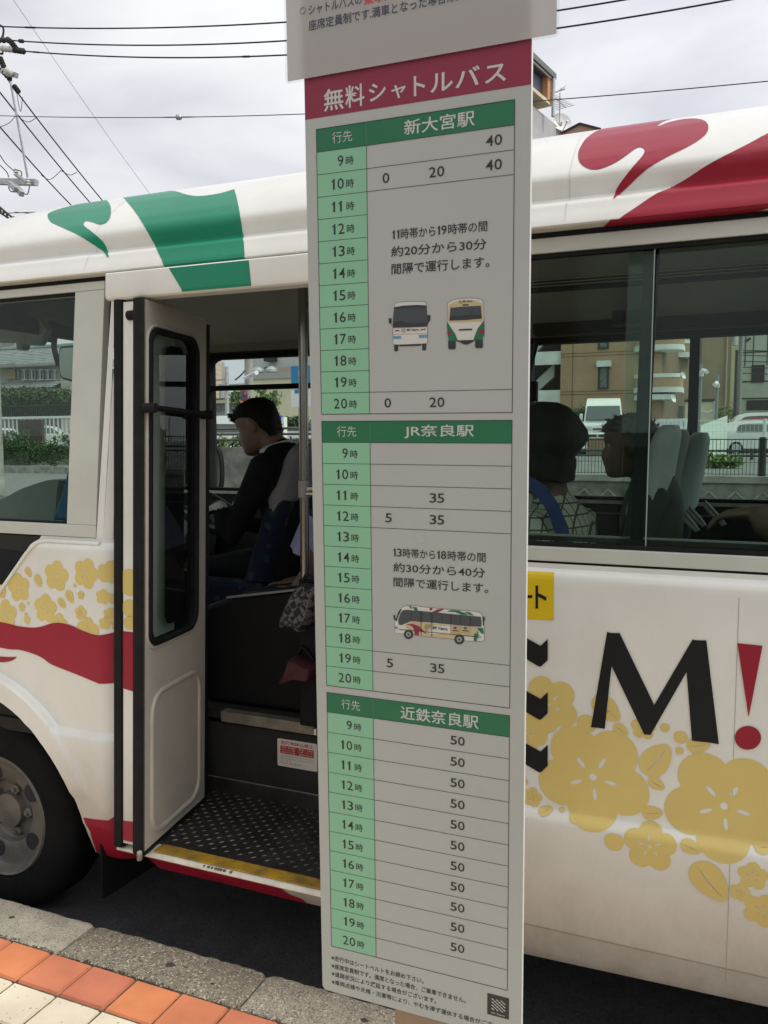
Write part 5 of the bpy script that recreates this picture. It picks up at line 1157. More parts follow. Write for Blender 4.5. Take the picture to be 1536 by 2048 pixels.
for i, (l, r_) in enumerate([('灯油・軽油類', '農薬・劇物'), ('ガソリン類', '火薬・マッチ'), ('高圧ガス類', '塗料ほか')]):
    letter(k, l, .11, .45, .325+i*.09, .26+i*.09, MATS['sticker_white'], fr2); letter(k, r_, .54, .90, .325+i*.09, .26+i*.09, MATS['sticker_white'], fr2)
for i, l in enumerate(['上記の危険物は車内に持ち込むことはできません', '違反した場合は法令により罰せられることが', 'あります', '国土交通省']): letter(k, l, .08, [.92, .88, .34, .6][i], .64+i*.085, .585+i*.085, mat('sticker_grey', (.2, .17, .14), .6), fr)
k.build('lettering', sg)
# folded door: two leaves
A_, B_ = Vector((-1.738, BY-.036, 0)), Vector((-1.803, BY+.395, 0)); dl = (B_-A_).normalized(); LW = (B_-A_).length; nl = Vector((dl.y, -dl.x, 0))   # nl faces the doorway
if nl.x < 0: nl = -nl
def dyl(z): return .066*(z-.44)/1.76          # the door leans with the bus side
def leafpt(w_, z, off=0.0): p = A_+dl*w_+nl*off; return (p.x, p.y+dyl(z), z)
def lpx(u, v):
    r = ray(u, v); n_ = np.array(nl); z = 1.3
    for _ in range(8): o_ = np.array(A_)+np.array([0, dyl(z), 0]); q_ = CC+r*((o_-CC)@n_/(r@n_)); z = float(q_[2])
    return (float((Vector(q_)-Vector(o_)).dot(dl)), z)
door = MB(); ZD0, ZD1 = .440, 2.235
w0, z0_ = lpx(301, 1255); w1, z1_ = lpx(392, 672)
win = rrect(lpx(300, 960)[0], lpx(345, 1268)[1], lpx(391, 960)[0], lpx(345, 672)[1], .055, 7)
outer = [(0.0, ZD0), (LW, ZD0), (LW, ZD1), (0.0, ZD1)]
emb = rrect(lpx(304, 1500)[0], lpx(350, 1630)[1], lpx(398, 1500)[0], lpx(350, 1365)[1], .07, 7)
V, F = cdt(outer, [win]); door.add([leafpt(a, b) for a, b in V], F, M_bus); door.add([leafpt(a, b, -.032) for a, b in V], [f[::-1] for f in F], M_bus)
for P in (outer, win): door.add([leafpt(a, b) for a, b in P]+[leafpt(a, b, -.032) for a, b in P], [[i, (i+1) % len(P), len(P)+(i+1) % len(P), len(P)+i] for i in range(len(P))], M_bus if P is outer else M_black)
M_doorin = mat('door_inner_skin', (.47, .43, .36), .5, var=.1, vscale=5, bump=.06, bscale=140)
door.slots[0] = M_doorin
dr = door.build('door_leaf', bus, smooth=30)
def ringtube(P, r, m, off, nm, par=dr, flat=1.0):
    k = MB(); k.tube([leafpt(a, b, off) for a, b in P], r, m, 8, closed=True); return k.build(nm, par, smooth=60)
def grow(P, d):
    cx = sum(p[0] for p in P)/len(P); cz = sum(p[1] for p in P)/len(P); return [(a+math.copysign(min(d, abs(a-cx)*.9), a-cx), b+math.copysign(d, b-cz)) for a, b in P]
ringtube(grow(win, .004), .011, M_black, .002, 'window_rubber'); ringtube(grow(win, .019), .006, M_doorin, .000, 'window_bead')
ringtube(emb, .012, M_doorin, -.004, 'pressed_ridge')
k = MB(); V, F = cdt(win); k.add([leafpt(a, b, -.014) for a, b in V], F, glass('door_glass', (.66, .75, .70), 1.42, .9)); k.build('door_glass', dr)
w_in = rrect(lpx(354, 900)[0], lpx(345, 1262)[1]+.01, lpx(391, 900)[0], lpx(345, 680)[1]-.01, .04, 5)
V, F = cdt(w_in); k = MB(); k.add([leafpt(a, b, -.045) for a, b in V], F, M_black); k.build('leaf_inner_rubber', dr)  # wide black rubber behind the right side of the door glass
k = MB(); a_, b_ = lpx(288, 816), lpx(403, 830); k.tube([leafpt(a_[0], a_[1], .035), leafpt(b_[0], b_[1], .035)], .010, M_black, 10)
for e in (a_, b_): k.tube([leafpt(e[0], e[1], .0), leafpt(e[0], e[1], .044)], .016, M_black, 10)
k.build('grab_bar', dr, smooth=50)
k = MB(); k.hexa([leafpt(LW, ZD0, -.034), leafpt(LW, ZD0, .003), leafpt(LW, ZD1-.02, .003), leafpt(LW, ZD1-.02, -.034)], [leafpt(LW+.022, ZD0, -.034), leafpt(LW+.022, ZD0, .003), leafpt(LW+.022, ZD1-.02, .003), leafpt(LW+.022, ZD1-.02, -.034)], M_black)
k.hexa([leafpt(-.0, ZD0-.014, -.03), leafpt(-.0, ZD0-.014, .002), leafpt(-.0, ZD0-.001, .002), leafpt(-.0, ZD0-.001, -.03)], [leafpt(LW+.02, ZD0-.014, -.03), leafpt(LW+.02, ZD0-.014, .002), leafpt(LW+.02, ZD0-.001, .002), leafpt(LW+.02, ZD0-.001, -.03)], M_black)
k.build('edge_rubber', dr)
def xat(u, v, Y): r = ray(u, v); return float(r[0]/r[1]*Y)
def rubber(name, u0, u1, Y, dep, z0_, z1_, m, par, rnd_=True):
    x0, x1 = xat(u0, 1690, Y), xat(u1, 1690, Y); c_ = (x0+x1)/2; h = (x1-x0)/2
    pf = [(x0, Y+dep), (x0, Y+.01), (x0+h*.25, Y+.002), (c_, Y), (x1-h*.25, Y+.002), (x1, Y+.01), (x1, Y+dep)] if rnd_ else [(x0, Y+dep), (x0, Y), (x1, Y), (x1, Y+dep)]
    k = MB(); k.loft([[(x, y+dyl(z), z) for x, y in pf] for z in (z0_, z1_)], m); return k.build(name, par, smooth=50)
rubber('edge_rubber', 262, 285, BY-.044, .008, ZD0-.01, ZD1+.005, M_black, dr)
lf = rubber('door_leaf', 240, 266, BY-.012, .06, ZD0, ZD1, M_bus, bus, False)
rubber('edge_rubber', 225, 244, BY-.020, .05, ZD0-.015, ZD1+.01, M_black, lf)
Yl = BY-.0132; x0, x1 = xat(240.5, 1690, Yl), xat(265.5, 1690, Yl); yl = lambda z: Yl+dyl(z)
k = MB(); k.add([(x0, yl(.966), .966), (x1, yl(.958), .958), (x1, yl(1.156), 1.156), (x0, yl(1.156), 1.156)], [[0, 1, 2, 3]], M_vcrim); k.build('crimson_graphic', lf); k = MB(); k.add([(x0, yl(.45), .45), (x1, yl(.45), .45), (x1, yl(.52), .52), (x0, yl(.515), .515)], [[0, 1, 2, 3]], M_vcrim); k.build('crimson_graphic', lf)
k = MB()
for z, r in ((1.32, .045), (1.235, .03), (1.185, .024)):
    P = [(min(x1, max(x0, (x0+x1)/2+.012+r*math.cos(t))), yl(z+r*math.sin(t)), z+r*math.sin(t)) for t in np.linspace(0, 2*math.pi, 20, endpoint=False)]; k.poly(P, M_vgold)
k.build('gold_flower', lf)
k = MB(); p = (xat(290, 312, BY+.05)-.06, BY+.05, 2.19); k.tube([(p[0]-.02, p[1], p[2]), (p[0]+.03, p[1], p[2])], .016, M_black, 12); k.build('door_roller', lf, smooth=40)
k = MB(); k.box((D0+.012, BY+.012, .4205), (-1.752, BY+.075, .433), mat('grimy_foam', (.40, .36, .27), .9, var=.6, vscale=40, bump=.8, bscale=60)); k.tube([(-1.745, BY-.050, .416), (-1.745, BY-.050, .448)], .009, MATS['grimy_foam'], 10); k.build('hinge_foot', lf, bevel=.004)

# --- wheels ---------------------------------------------------------------------
M_rim = mat('rim_steel', (.17, .16, .135), .5, .45, var=.35, vscale=7, bump=.1, bscale=60)
def wheel(hx, hy, hz, dirt):
    k = MB(); k.lathe([(.225, .02), (.25, .006), (.30, -.004), (.345, .0), (.372, .02), (.380, .05), (.380, .17), (.36, .20), (.23, .2)], (hx, hy, hz), (0, 1, 0), M_tyre, 56, None, False); wl = k.build('wheel', bus, smooth=40)
    k = MB(); k.lathe([(.232, .030), (.236, .014), (.230, .006), (.222, .010), (.214, .03), (.205, .045), (.185, .050), (.150, .052), (.125, .062), (.118, .085), (.112, .088), (.07, .088), (.066, .06), (.001, .055)], (hx, hy, hz), (0, 1, 0), M_rim, 64, None, False); rm = k.build('rim', wl, smooth=28)
    for i in range(5):
        a = 2*math.pi*(i+.5)/5
        k = MB(); c_ = (hx+.163*math.cos(a), hy+.0505, hz+.163*math.sin(a)); k.lathe([(.001, -.0015), (.032, -.0015), (.035, -.0005)], c_, (0, 1, 0), M_dark, 20); k.build('hand_hole', rm)
    for i in range(5):
        a = 2*math.pi*i/5+.0
        k = MB(); c_ = (hx+.088*math.cos(a), hy+.088, hz+.088*math.sin(a)); k.lathe([(.021, 0), (.021, -.016), (.017, -.020), (.010, -.020), (.009, -.028), (.001, -.029)], c_, (0, 1, 0), M_rim, 6); k.build('wheel_nut', rm)
wheel(HUBX, BY+.11, HUBZ, 1); wheel(2.05, BY+.11, HUBZ, 1)
for hx in (HUBX, 2.05):
    k = MB(); P = [(hx+ARX*math.cos(rad(a)), HUBZ+ARZ*math.sin(rad(a))) for a in np.linspace(-4, 184, 30)]; n = len(P)
    k.add([(x, BY+.03+.06*max(0, (.6-z)/.3), z) for x, z in P]+[(x, BY+.65, z) for x, z in P], [[i, i+1, n+i+1, n+i] for i in range(n-1)], M_dark)
    k.build('wheel_well', bus)
k = MB(); k.hexa([(-2.01, BY+.06, .17), (-1.99, BY+.34, .17), (-1.99, BY+.34, .40), (-2.01, BY+.06, .40)], [(-2.0, BY+.06, .17), (-1.98, BY+.34, .17), (-1.98, BY+.34, .40), (-2.0, BY+.06, .40)], mat('mud_flap', (.010, .010, .010), .8, spec=.1)); k.build('mud_flap', bus)
for hx in (HUBX, 2.05):
    k = MB(); k.lathe([(.22, 0), (.38, .02), (.38, .18), (.22, .2)], (hx, FY-.15, HUBZ), (0, 1, 0), M_tyre, 32); k.build('wheel', bus, smooth=40)

# --- interior: ceiling, far windows, rails ---------------------------------------
k = MB(); cp = [(2.255, 2.275), (2.32, 2.34), (2.44, 2.45), (2.75, 2.545), (3.2, 2.565), (3.6, 2.55), (3.86, 2.50), (4.02, 2.40), (4.12, 2.30)]
for x0, x1 in ((-3.0, 3.3),):
    k.loft([[(x, y, z) for y, z in cp+[(4.12, 2.32), (3.2, 2.6), (2.255, 2.31)]] for x in (x0, x1)], M_ceil)
k.build('ceiling', bus, smooth=40)
k = MB(); k.box((D1, BY+.10, .75), (3.3, BY+.13, 1.50), M_intdark); k.box((-3.2, BY+.13, .75), (D0-.04, BY+.15, 1.45), M_intdark); k.box((-3.25, FY-.03, .75), (3.3, FY-.002, 1.488), M_intdark); k.build('side_trim', bus)
k = MB(); k.box((-3.2, FY-.045, 1.4885), (3.3, FY+.02, 1.505), M_alu); k.box((-1.5, FY-.06, 1.44), (3.3, FY-.032, 1.446), M_int); k.build('window_ledge', bus)
FX = [(-2.84, -2.06), (-1.98, -1.05), (-.93, -.193), (-.150, .85), (.92, 1.9), (1.98, 3.2)]
k = MB(); prev = -3.02
for a, b in FX+[(3.3, 3.3)]:
    k.box((prev, FY-.03, 1.5055), (a, FY+.05, 2.30), M_black if -2 < prev else M_intdark); prev = b
    k.build('far_pillar', bus); k = MB()
k = MB()
for a, b in FX:
    k.box((a, FY-.032, 2.268), (b, FY+.03, 2.2995), M_black); k.build('far_window_rubber', bus); k = MB()
    k.box((a, FY-.033, 1.506), (b, FY+.03, 1.522), M_black)
    k.build('far_window_rubber', bus); k = MB()
k.box((FX[0][0], FY-.034, 2.090), (FX[0][1], FY+.03, 2.116), M_black); k.box((FX[1][0], FY-.034, 2.090), (FX[1][1], FY+.03, 2.116), M_black)
a = FX[0][0]; P = [(a, 2.268), (a, 2.19)]+[(a+.085-.085*math.cos(t), 2.19+.078*math.sin(t)) for t in np.linspace(.2, math.pi/2, 8)]
k.prism([(x, FY-.036, z) for x, z in P], (0, .05, 0), M_black); k.build('far_window_bar', bus)
for a, b in FX:
    k = MB(); k.box((a, FY+.022, 1.507), (b, FY+.026, 2.267), M_glassf); k.build('far_glass', bus)
# dark blue curtains tied at the pillars
k = MB(); 
def curtain(mb, x0, x1, Y, z0_, z1_, taper):
    n = 28; rings = []
    for j in range(13):
        t_ = j/12; z = z1_+(z0_-z1_)*t_; xr = x0+(x1-x0)*(1-taper*math.sin(min(1, t_*1.35)*math.pi/2)); rings.append([(x0+(xr-x0)*i/n, Y-.012*math.sin(i*1.6)-.01, z) for i in range(n+1)])
    vs = [p for r in rings for p in r]; mb.add(vs, [[j*(n+1)+i, j*(n+1)+i+1, (j+1)*(n+1)+i+1, (j+1)*(n+1)+i] for j in range(12) for i in range(n)], mat('curtain_navy', (.02, .035, .075), .9))
curtain(k, -1.04, -.885, FY-.05, 1.56, 2.27, .55); k.build('curtain', bus, smooth=60)
k = MB(); p = at(1069, 783, FY-.08); k.box((p[0]-.02, FY-.1, p[2]-.05), (p[0]+.015, FY-.06, p[2]+.05), M_black); k.build('curtain_clip', bus, bevel=.004)
# air ducts with slats along the ceiling, vents, rails
k = MB()
for j in range(7): z = 2.452+j*.0105; k.box((-.9, 3.62-j*.012, z), (3.2, 3.632-j*.012, z+.0032), mat('slat_grey', (.42, .41, .37), .5))
k.hexa([(-.9, 3.64, 2.44), (3.2, 3.64, 2.44), (3.2, 3.56, 2.53), (-.9, 3.56, 2.53)], [(-.9, 3.70, 2.44), (3.2, 3.70, 2.44), (3.2, 3.64, 2.56), (-.9, 3.64, 2.56)], M_intdark); k.build('air_duct', bus)
k = MB(); k.box((-.9, FY-.14, 2.30), (3.3, FY-.05, 2.40), M_intdark); k.box((-.9, FY-.145, 2.40), (3.3, FY-.10, 2.408), M_int); k.build('far_cornice', bus, bevel=.01)
k = MB(); k.box((-3.0, FY-.10, 2.298), (-.95, FY-.03, 2.345), mat('cornice_grey', (.21, .2, .18), .7)); k.box((-3.0, FY-.102, 2.2955), (-.95, FY-.04, 2.2975), M_intdark); k.build('front_cornice', bus, bevel=.004)
def ceil_z(y): return float(np.interp(y, [c[0] for c in cp], [c[1] for c in cp]))
def ceil_hit(u, v):
    ys = np.linspace(2.6, 4.1, 600); dz_ = [at(u, v, y)[2]-ceil_z(y) for y in ys]; i_ = int(np.argmin(np.abs(dz_))); return at(u, v, ys[i_]), math.atan2(ceil_z(ys[i_]+.05)-ceil_z(ys[i_]-.05), .1)
for u, v, w_, h_ in ((558, 675, .19, .055), (540, 630, .065, .05)):
    p, a_ = ceil_hit(u, v); ey, ez = math.cos(a_), math.sin(a_); ny_, nz_ = ez, -ey
    if nz_ > 0: ny_, nz_ = -ny_, -nz_
    def cb(x, t_, d): return (p[0]+x, p[1]+ey*t_+ny_*d, p[2]+ez*t_+nz_*d)
    k = MB(); k.hexa([cb(-w_/2, -h_/2, -.005), cb(w_/2, -h_/2, -.005), cb(w_/2, h_/2, -.005), cb(-w_/2, h_/2, -.005)], [cb(-w_/2, -h_/2, .012), cb(w_/2, -h_/2, .012), cb(w_/2, h_/2, .012), cb(-w_/2, h_/2, .012)], mat('vent_grey', (.42, .40, .35), .6)); vt = k.build('ceiling_vent', bus, bevel=.003)
    k = MB()
    for x0, x1 in ((-.44, -.03), (.03, .44)):
        k.add([cb(w_*x0, -h_*.32, .0128), cb(w_*x1, -h_*.32, .0128), cb(w_*x1, h_*.32, .0128), cb(w_*x0, h_*.32, .0128)], [[0, 1, 2, 3]], M_dark)
    k.build('grille', vt)
k = MB(); p = at(1250, 637, 3.85); k.box((p[0]-.05, 3.8, p[2]-.03), (p[0]+.1, 3.9, p[2]+.03), M_dark); k.build('ceiling_vent', bus)
M_chrome = mat('stainless', (.34, .325, .29), .25, .9, var=.1)
PLX, PLY = xat(608, 900, 2.62), 2.62
k = MB(); k.tube([(PLX, PLY, at(608, 1155, PLY)[2]), (PLX, PLY, 2.53)], .0165, M_chrome, 16); pl = k.build('grab_pole', bus, smooth=60)
k = MB(); z = at(608, 978, PLY)[2]; k.tube([(PLX, PLY, z-.03), (PLX, PLY, z+.03)], .022, M_int, 14); k.tube([(PLX, PLY, z), (PLX+.35, PLY, z)], .014, M_chrome, 12); k.tube([(PLX+.02, PLY-.02, z-.015), (PLX+.32, PLY-.02, z-.015)], .008, M_chrome, 8); k.build('pole_clamp', pl, smooth=50)
k = MB(); k.tube([(PLX-.03, PLY+.06, 2.52), (PLX-.03, PLY+.06, 2.28), (PLX+.2, PLY+.06, 2.2)], .011, M_int, 10); k.build('ceiling_rail', bus, smooth=50)
# windscreen, dashboard, wheel, mirrors
k = MB(); k.add([(-3.31, BY+.32, 1.25), (-3.31, FY-.1, 1.25), (-3.06, FY-.12, 2.34), (-3.06, BY+.25, 2.34)], [[0, 1, 2, 3]], M_glassf); k.build('windscreen', bus)
k = MB()
for y0, y1 in ((BY+.30, BY+.22), (FY-.1, FY-.08)): k.bar((-3.30, y0, 1.22), (-3.05, y1, 2.34), .07, .06, M_intdark)
k.build('screen_pillar', bus)
M_dash = mat('dash_grey', (.17, .19, .18), .65, var=.1)
k = MB(); dp_ = [(-3.27, 1.30), (-3.10, 1.40), (-2.92, 1.42), (-2.80, 1.38), (-2.74, 1.28), (-2.78, 1.05), (-2.85, .78), (-3.27, .78)]
k.loft([[(x, y, z) for x, z in dp_] for y in (BY+.2, BY+.9, FY-.1)], M_dash); k.build('dashboard', bus, smooth=40, bevel=.01)
k = MB(); a_, b_ = at(0, 1003, 3.15), at(122, 958, 3.15)
k.loft([[(x, y, z) for x, z in spline([(a_[0]-.4, a_[2]+.02), (a_[0], a_[2]+.005), ((a_[0]+b_[0])/2, (a_[2]+b_[2])/2+.012), (b_[0], b_[2]), (b_[0]+.02, b_[2]-.05), (b_[0]-.1, b_[2]-.3), (a_[0]-.4, a_[2]-.35)], 4)] for y in (3.1, 3.3)], M_dash); k.build('instrument_hood', bus, smooth=40)
k = MB(); vq = [at(u, v, 2.9) for u, v in ((40, 605), (44, 622), (72, 640), (100, 636), (118, 648), (150, 655), (150, 600))]; k.prism([tuple(p) for p in vq], (0, .05, 0), M_intdark); k.build('sun_visor', bus, bevel=.01)
k = MB(); vq = [at(u, v, 3.0) for u, v in ((-10, 684), (30, 684), (32, 700), (44, 700), (46, 689), (76, 690), (92, 660), (70, 620), (-10, 600))]; k.prism([tuple(p) for p in vq], (0, .05, 0), M_int); k.build('header_box', bus, bevel=.01)
k = MB(); k.prism([tuple(at(u, v, 3.3)) for u, v in ((94, 667), (107, 669), (104, 686), (91, 683))], (0, .03, 0), M_black); k.build('inner_mirror', bus)
wc = Vector(at(413, 1020, 3.35)); ax = Vector((.55, 0, .83)).normalized(); e1 = Vector((0, 1, 0)); e2 = ax.cross(e1)
k = MB(); k.tube([wc+e1*.2*math.cos(t)+e2*.2*math.sin(t) for t in np.linspace(0, 2*math.pi, 40, endpoint=False)], .014, mat('wheel_grip', (.035, .035, .037), .45), 10, closed=True); k.ball(wc-ax*.03, (.06, .06, .04), M_int)
for t in (0.3, 2.8, 4.7): k.bar(wc-ax*.02, wc+e1*.19*math.cos(t)+e2*.19*math.sin(t), .03, .012, M_int)
k.tube([wc, wc-ax*.6], .03, M_intdark, 10); k.build('steering_wheel', bus, smooth=50)
def outer_mirror(P, rim, Y, arm, nm='outer_mirror'):
    k = MB(); P = spline(P, 4); k.prism([tuple(at(u, v, Y)) for u, v in P], (0, .05, 0), M_black); m_ = k.build(nm, bus, bevel=.01)
    cx = sum(p[0] for p in P)/len(P); cy = sum(p[1] for p in P)/len(P)
    k = MB(); k.poly([tuple(at(cx+(u-cx)*rim, cy+(v-cy)*rim, Y-.004)) for u, v in P], mat('mirror_glass', (.30, .34, .32), .15)); k.build('mirror_glass', m_)
    if arm: k = MB(); k.tube([tuple(at(u, v, Y+.02)) for u, v in spline(arm, 5, False)], .016, M_black, 8); k.build('mirror_arm', m_, smooth=50)
outer_mirror([(116, 720), (118, 697), (128, 692), (165, 694), (170, 730), (166, 764), (130, 760), (119, 752)], .88, 3.8, [(112, 661), (108, 690), (112, 712), (117, 730)])
outer_mirror([(404, 888), (425, 890), (436, 902), (441, 930), (441, 965), (434, 985), (408, 985)], .87, 4.35, None)
# console beside the driver, blue seat edge in front window
k = MB(); cq = [(-1.92, .75), (-1.92, 1.13), (-1.80, 1.175), (-1.5, 1.225), (-1.45, 1.19), (-1.45, .75)]; k.prism([(x, 2.72, z) for x, z in cq], (0, .45, 0), mat('console_vinyl', (.010, .010, .010), .6, spec=.12)); k.build('engine_console', bus, bevel=.02, smooth=30)
k = MB(); k.bar((-1.80, 2.715, 1.178), (-1.5, 2.715, 1.228), .008, .008, M_int); k.build('console_trim', bus)
k = MB(); k.box((PLX-.02, PLY-.012, .75), (D1+.05, PLY+.012, at(608, 1158, PLY)[2]), mat('modesty_panel', (.010, .010, .010), .6, spec=.12)); k.build('modesty_panel', bus, bevel=.004)
# seats -------------------------------------------------------------------------
def seat_fabric():
    m = bpy.data.materials.new('seat_fabric'); m.use_nodes = True; t = m.node_tree; p = t.nodes['Principled BSDF']; p.inputs['Roughness'].default_value = .95
    tcn = t.nodes.new('ShaderNodeTexCoord'); v = t.nodes.new('ShaderNodeTexVoronoi'); v.inputs['Scale'].default_value = 34
    r = t.nodes.new('ShaderNodeValToRGB'); r.color_ramp.interpolation = 'CONSTANT'; e = r.color_ramp.elements
    e[0].color = (.004, .008, .026, 1); e[1].position = .72; e[1].color = (.005, .010, .034, 1); q_ = e.new(.90); q_.color = (.008, .035, .03, 1); q_ = e.new(.955); q_.color = (.03, .03, .045, 1)
    s_ = t.nodes.new('ShaderNodeSeparateColor'); t.links.new(tcn.outputs['Object'], v.inputs['Vector']); t.links.new(v.outputs['Color'], s_.inputs['Color']); t.links.new(s_.outputs['Red'], r.inputs['Fac']); t.links.new(r.outputs['Color'], p.inputs['Base Color'])
    return m
M_seat = seat_fabric(); M_cover = mat('seat_cover', (.78, .82, .80), .9, var=.12, vscale=7); M_sback = mat('seat_shell', (.05, .05, .052), .6)
def seat(X, Y, zt_, w=.43, cover=M_cover, handle=True, lean=.16, cl=.32, zs=1.17):
    def ring(z, grow_=0.0, d0=.0):
        t_ = (z-zs)/(zt_-zs); xc = X+lean*(t_-1)*1.0; hw = w/2*(1 if t_ < .45 else (1-.42*((t_-.45)/.55)**1.8))+grow_; th = .098*(1-.62*max(0, t_))+grow_
        if t_ > .93: hw *= math.sqrt(max(.08, 1-((t_-.93)/.09)**2)); th *= math.sqrt(max(.1, 1-((t_-.93)/.09)**2))
        return [(xc+th*math.copysign(abs(math.cos(a))**.7, math.cos(a)), Y+hw*math.copysign(abs(math.sin(a))**.6, math.sin(a)), z) for a in np.linspace(0, 2*math.pi, 28, endpoint=False)]
    k = MB(); k.loft([ring(z) for z in np.linspace(zs, zt_, 22)], M_seat); b_ = k.build('seat', bus, smooth=60)
    k = MB(); zc = zt_-cl; rr_ = []
    for z in np.linspace(zc, zt_+.004, 20): rr_.append(ring(min(z, zt_), .007))
    nb = len(rr_[0]); rr_[0] = [(x+.012*(1 if x > X-.1 else -1)*0, y, z-.05*(1 if math.cos(2*math.pi*i/nb) < 0 else 0)+.006*math.sin(i*2.2)) for i, (x, y, z) in enumerate(rr_[0])]
    k.loft(rr_, cover); k.build('headrest_cover', b_, smooth=60)
    k = MB(); k.box((X-lean-.46, Y-w/2, zs-.14), (X-lean+.04, Y+w/2, zs), M_seat); k.build('cushion', b_, bevel=.03)
    if handle:
        k = MB(); zc = zt_-.34; hx = X-.02; yy = Y+w/2-.09
        P = [(hx+.02+.06*math.cos(a)*1.0, yy-.10, zc+0.0) for a in (0,)]
        loop = [(hx+.045+.055*t_, yy-.12-.0*t_, zc+.03-.55*.055*t_*2+.012*q_) for t_, q_ in ((0, 1), (.6, 1), (1.2, .9), (1.5, .3), (1.4, -.5), (1.0, -1), (.5, -1), (0, -1))]
        k.tube(loop, .007, mat('handle_grey', (.36, .36, .35), .4), 8, closed=True); k.build('grab_handle', b_, smooth=60)
    k = MB(); k.box((X-lean-.3, Y-.12, .75), (X-lean-.2, Y+.12, zs-.14), M_sback); k.build('seat_leg', b_)
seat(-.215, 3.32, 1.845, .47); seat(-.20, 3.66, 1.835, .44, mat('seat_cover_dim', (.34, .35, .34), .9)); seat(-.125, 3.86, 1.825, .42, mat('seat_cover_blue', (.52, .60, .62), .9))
seat(-.72, 2.75, 1.62, .42); seat(-.86, 3.86, 1.60, .42); seat(.55, 2.6, 1.66, .42, handle=False); seat(.62, 3.5, 1.7, .42); seat(1.35, 3.5, 1.8, .42); seat(1.35, 2.7, 1.8, .42)
DY = 3.32
seat(at(575, 900, DY)[0]+.11, DY+.03, at(590, 886, DY)[2], .46, mat('seat_cover_grey', (.20, .195, .20), .9), False, lean=.17, cl=.25)
k = MB(); vq = [at(u, v, 2.55) for u, v in ((101, 1040), (122, 985), (133, 940), (160, 930), (170, 1045))]; k.prism([tuple(p) for p in vq], (0, .12, 0), mat('blue_cloth', (.05, .12, .22), .9, var=.3)); k.build('folding_seat', bus, bevel=.015)

# ================================================================== TIMETABLE BOARD
BO = Vector((-0.80826661, 1.57434262, 0.6)); byaw, blean, broll = 0.01467209, 0.03965928, -0.00522887
bx = Vector((math.cos(byaw), math.sin(byaw), 0)); bn0 = bx.cross(Vector((0, 0, 1)))
bu = Vector((0, 0, 1))*math.cos(blean)+bn0*math.sin(blean)
BX = bx*math.cos(broll)+bu*math.sin(broll); BU = bu*math.cos(broll)-bx*math.sin(broll); BN = BX.cross(BU)
BROT = Matrix((BX, -BN, BU)).transposed().to_4x4()
board = thing('timetable_board', 'tall white bus timetable board with crimson title band and three green tables', 'sign board')
board.matrix_world = Matrix.Translation(BO) @ BROT
def bp(u, v):
    n = np.array(BN); r = ray(u, v); t_ = (np.array(BO)-CC)@n/(r@n); q_ = Vector(CC+r*t_)-BO
    return (q_.dot(BX), q_.dot(BU))
P3 = lambda off: (lambda a, b: (a, -off, b))
M_board = mat('board_white', (.385, .398, .372), .5, var=.04, vscale=2, bump=.03, bscale=220)
M_boardedge = mat('board_edge', (.75, .74, .71), .5)
M_bcrim = mat('print_crimson', (.215, .012, .038), .5, var=.06, vscale=3); M_bgreen = mat('print_green', (.008, .135, .055), .5, var=.06, vscale=3)
M_blight = mat('print_light_green', (.215, .455, .29), .5, var=.05, vscale=3); M_ink = mat('print_ink', (.022, .020, .020), .5); M_bw = mat('print_white', (.48, .49, .46), .5)
k = MB()
P = [(0.012+.0-.012*math.cos(t), -.045+.012-.012*math.sin(t)) for t in np.linspace(0, math.pi/2, 8)]
P = [(0, 2.3)]+P+[(.438+.012*math.sin(t), -.045+.012-.012*math.cos(t)) for t in np.linspace(0, math.pi/2, 8)]+[(.45, 2.3)]
k.poly([(a, 0, b) for a, b in P][::1], M_board)
k.prism([(a, .0006, b) for a, b in P], (0, .012, 0), M_boardedge); k.build('panel', board, local=True)
def rect(mb, a0, b0, a1, b1, off, m): mb.add([(a0, -off, b0), (a1, -off, b0), (a1, -off, b1), (a0, -off, b1)], [[0, 1, 2, 3]], m)
k = MB(); rect(k, .0006, 1.8125, .4494, 1.930, .0004, M_bcrim); tb = k.build('title_band', board, local=True)
k = MB(); gl_ = '無料シャトルバス'
cx = [.0418+.045*i for i in range(8)]
for i, (c_, (x0, x1, y0, y1)) in enumerate(zip(gl_, [(.0418, .0848, 1.8215, 1.8625), (.0880, .1285, 1.8215, 1.8625), (.1375, .1725, 1.8265, 1.8585), (.1835, .2130, 1.8245, 1.8490), (.2285, .2510, 1.8235, 1.8590), (.2610, .3050, 1.8245, 1.8575), (.3095, .3560, 1.8255, 1.8595), (.3650, .4045, 1.8250, 1.8555)])):
    letter(k, c_, x0, x1, y0, y1, M_bw, P3(.0008), .014)
k.build('lettering', tb, local=True)
TA0, TA1, TD = .0245, .4205, .1312
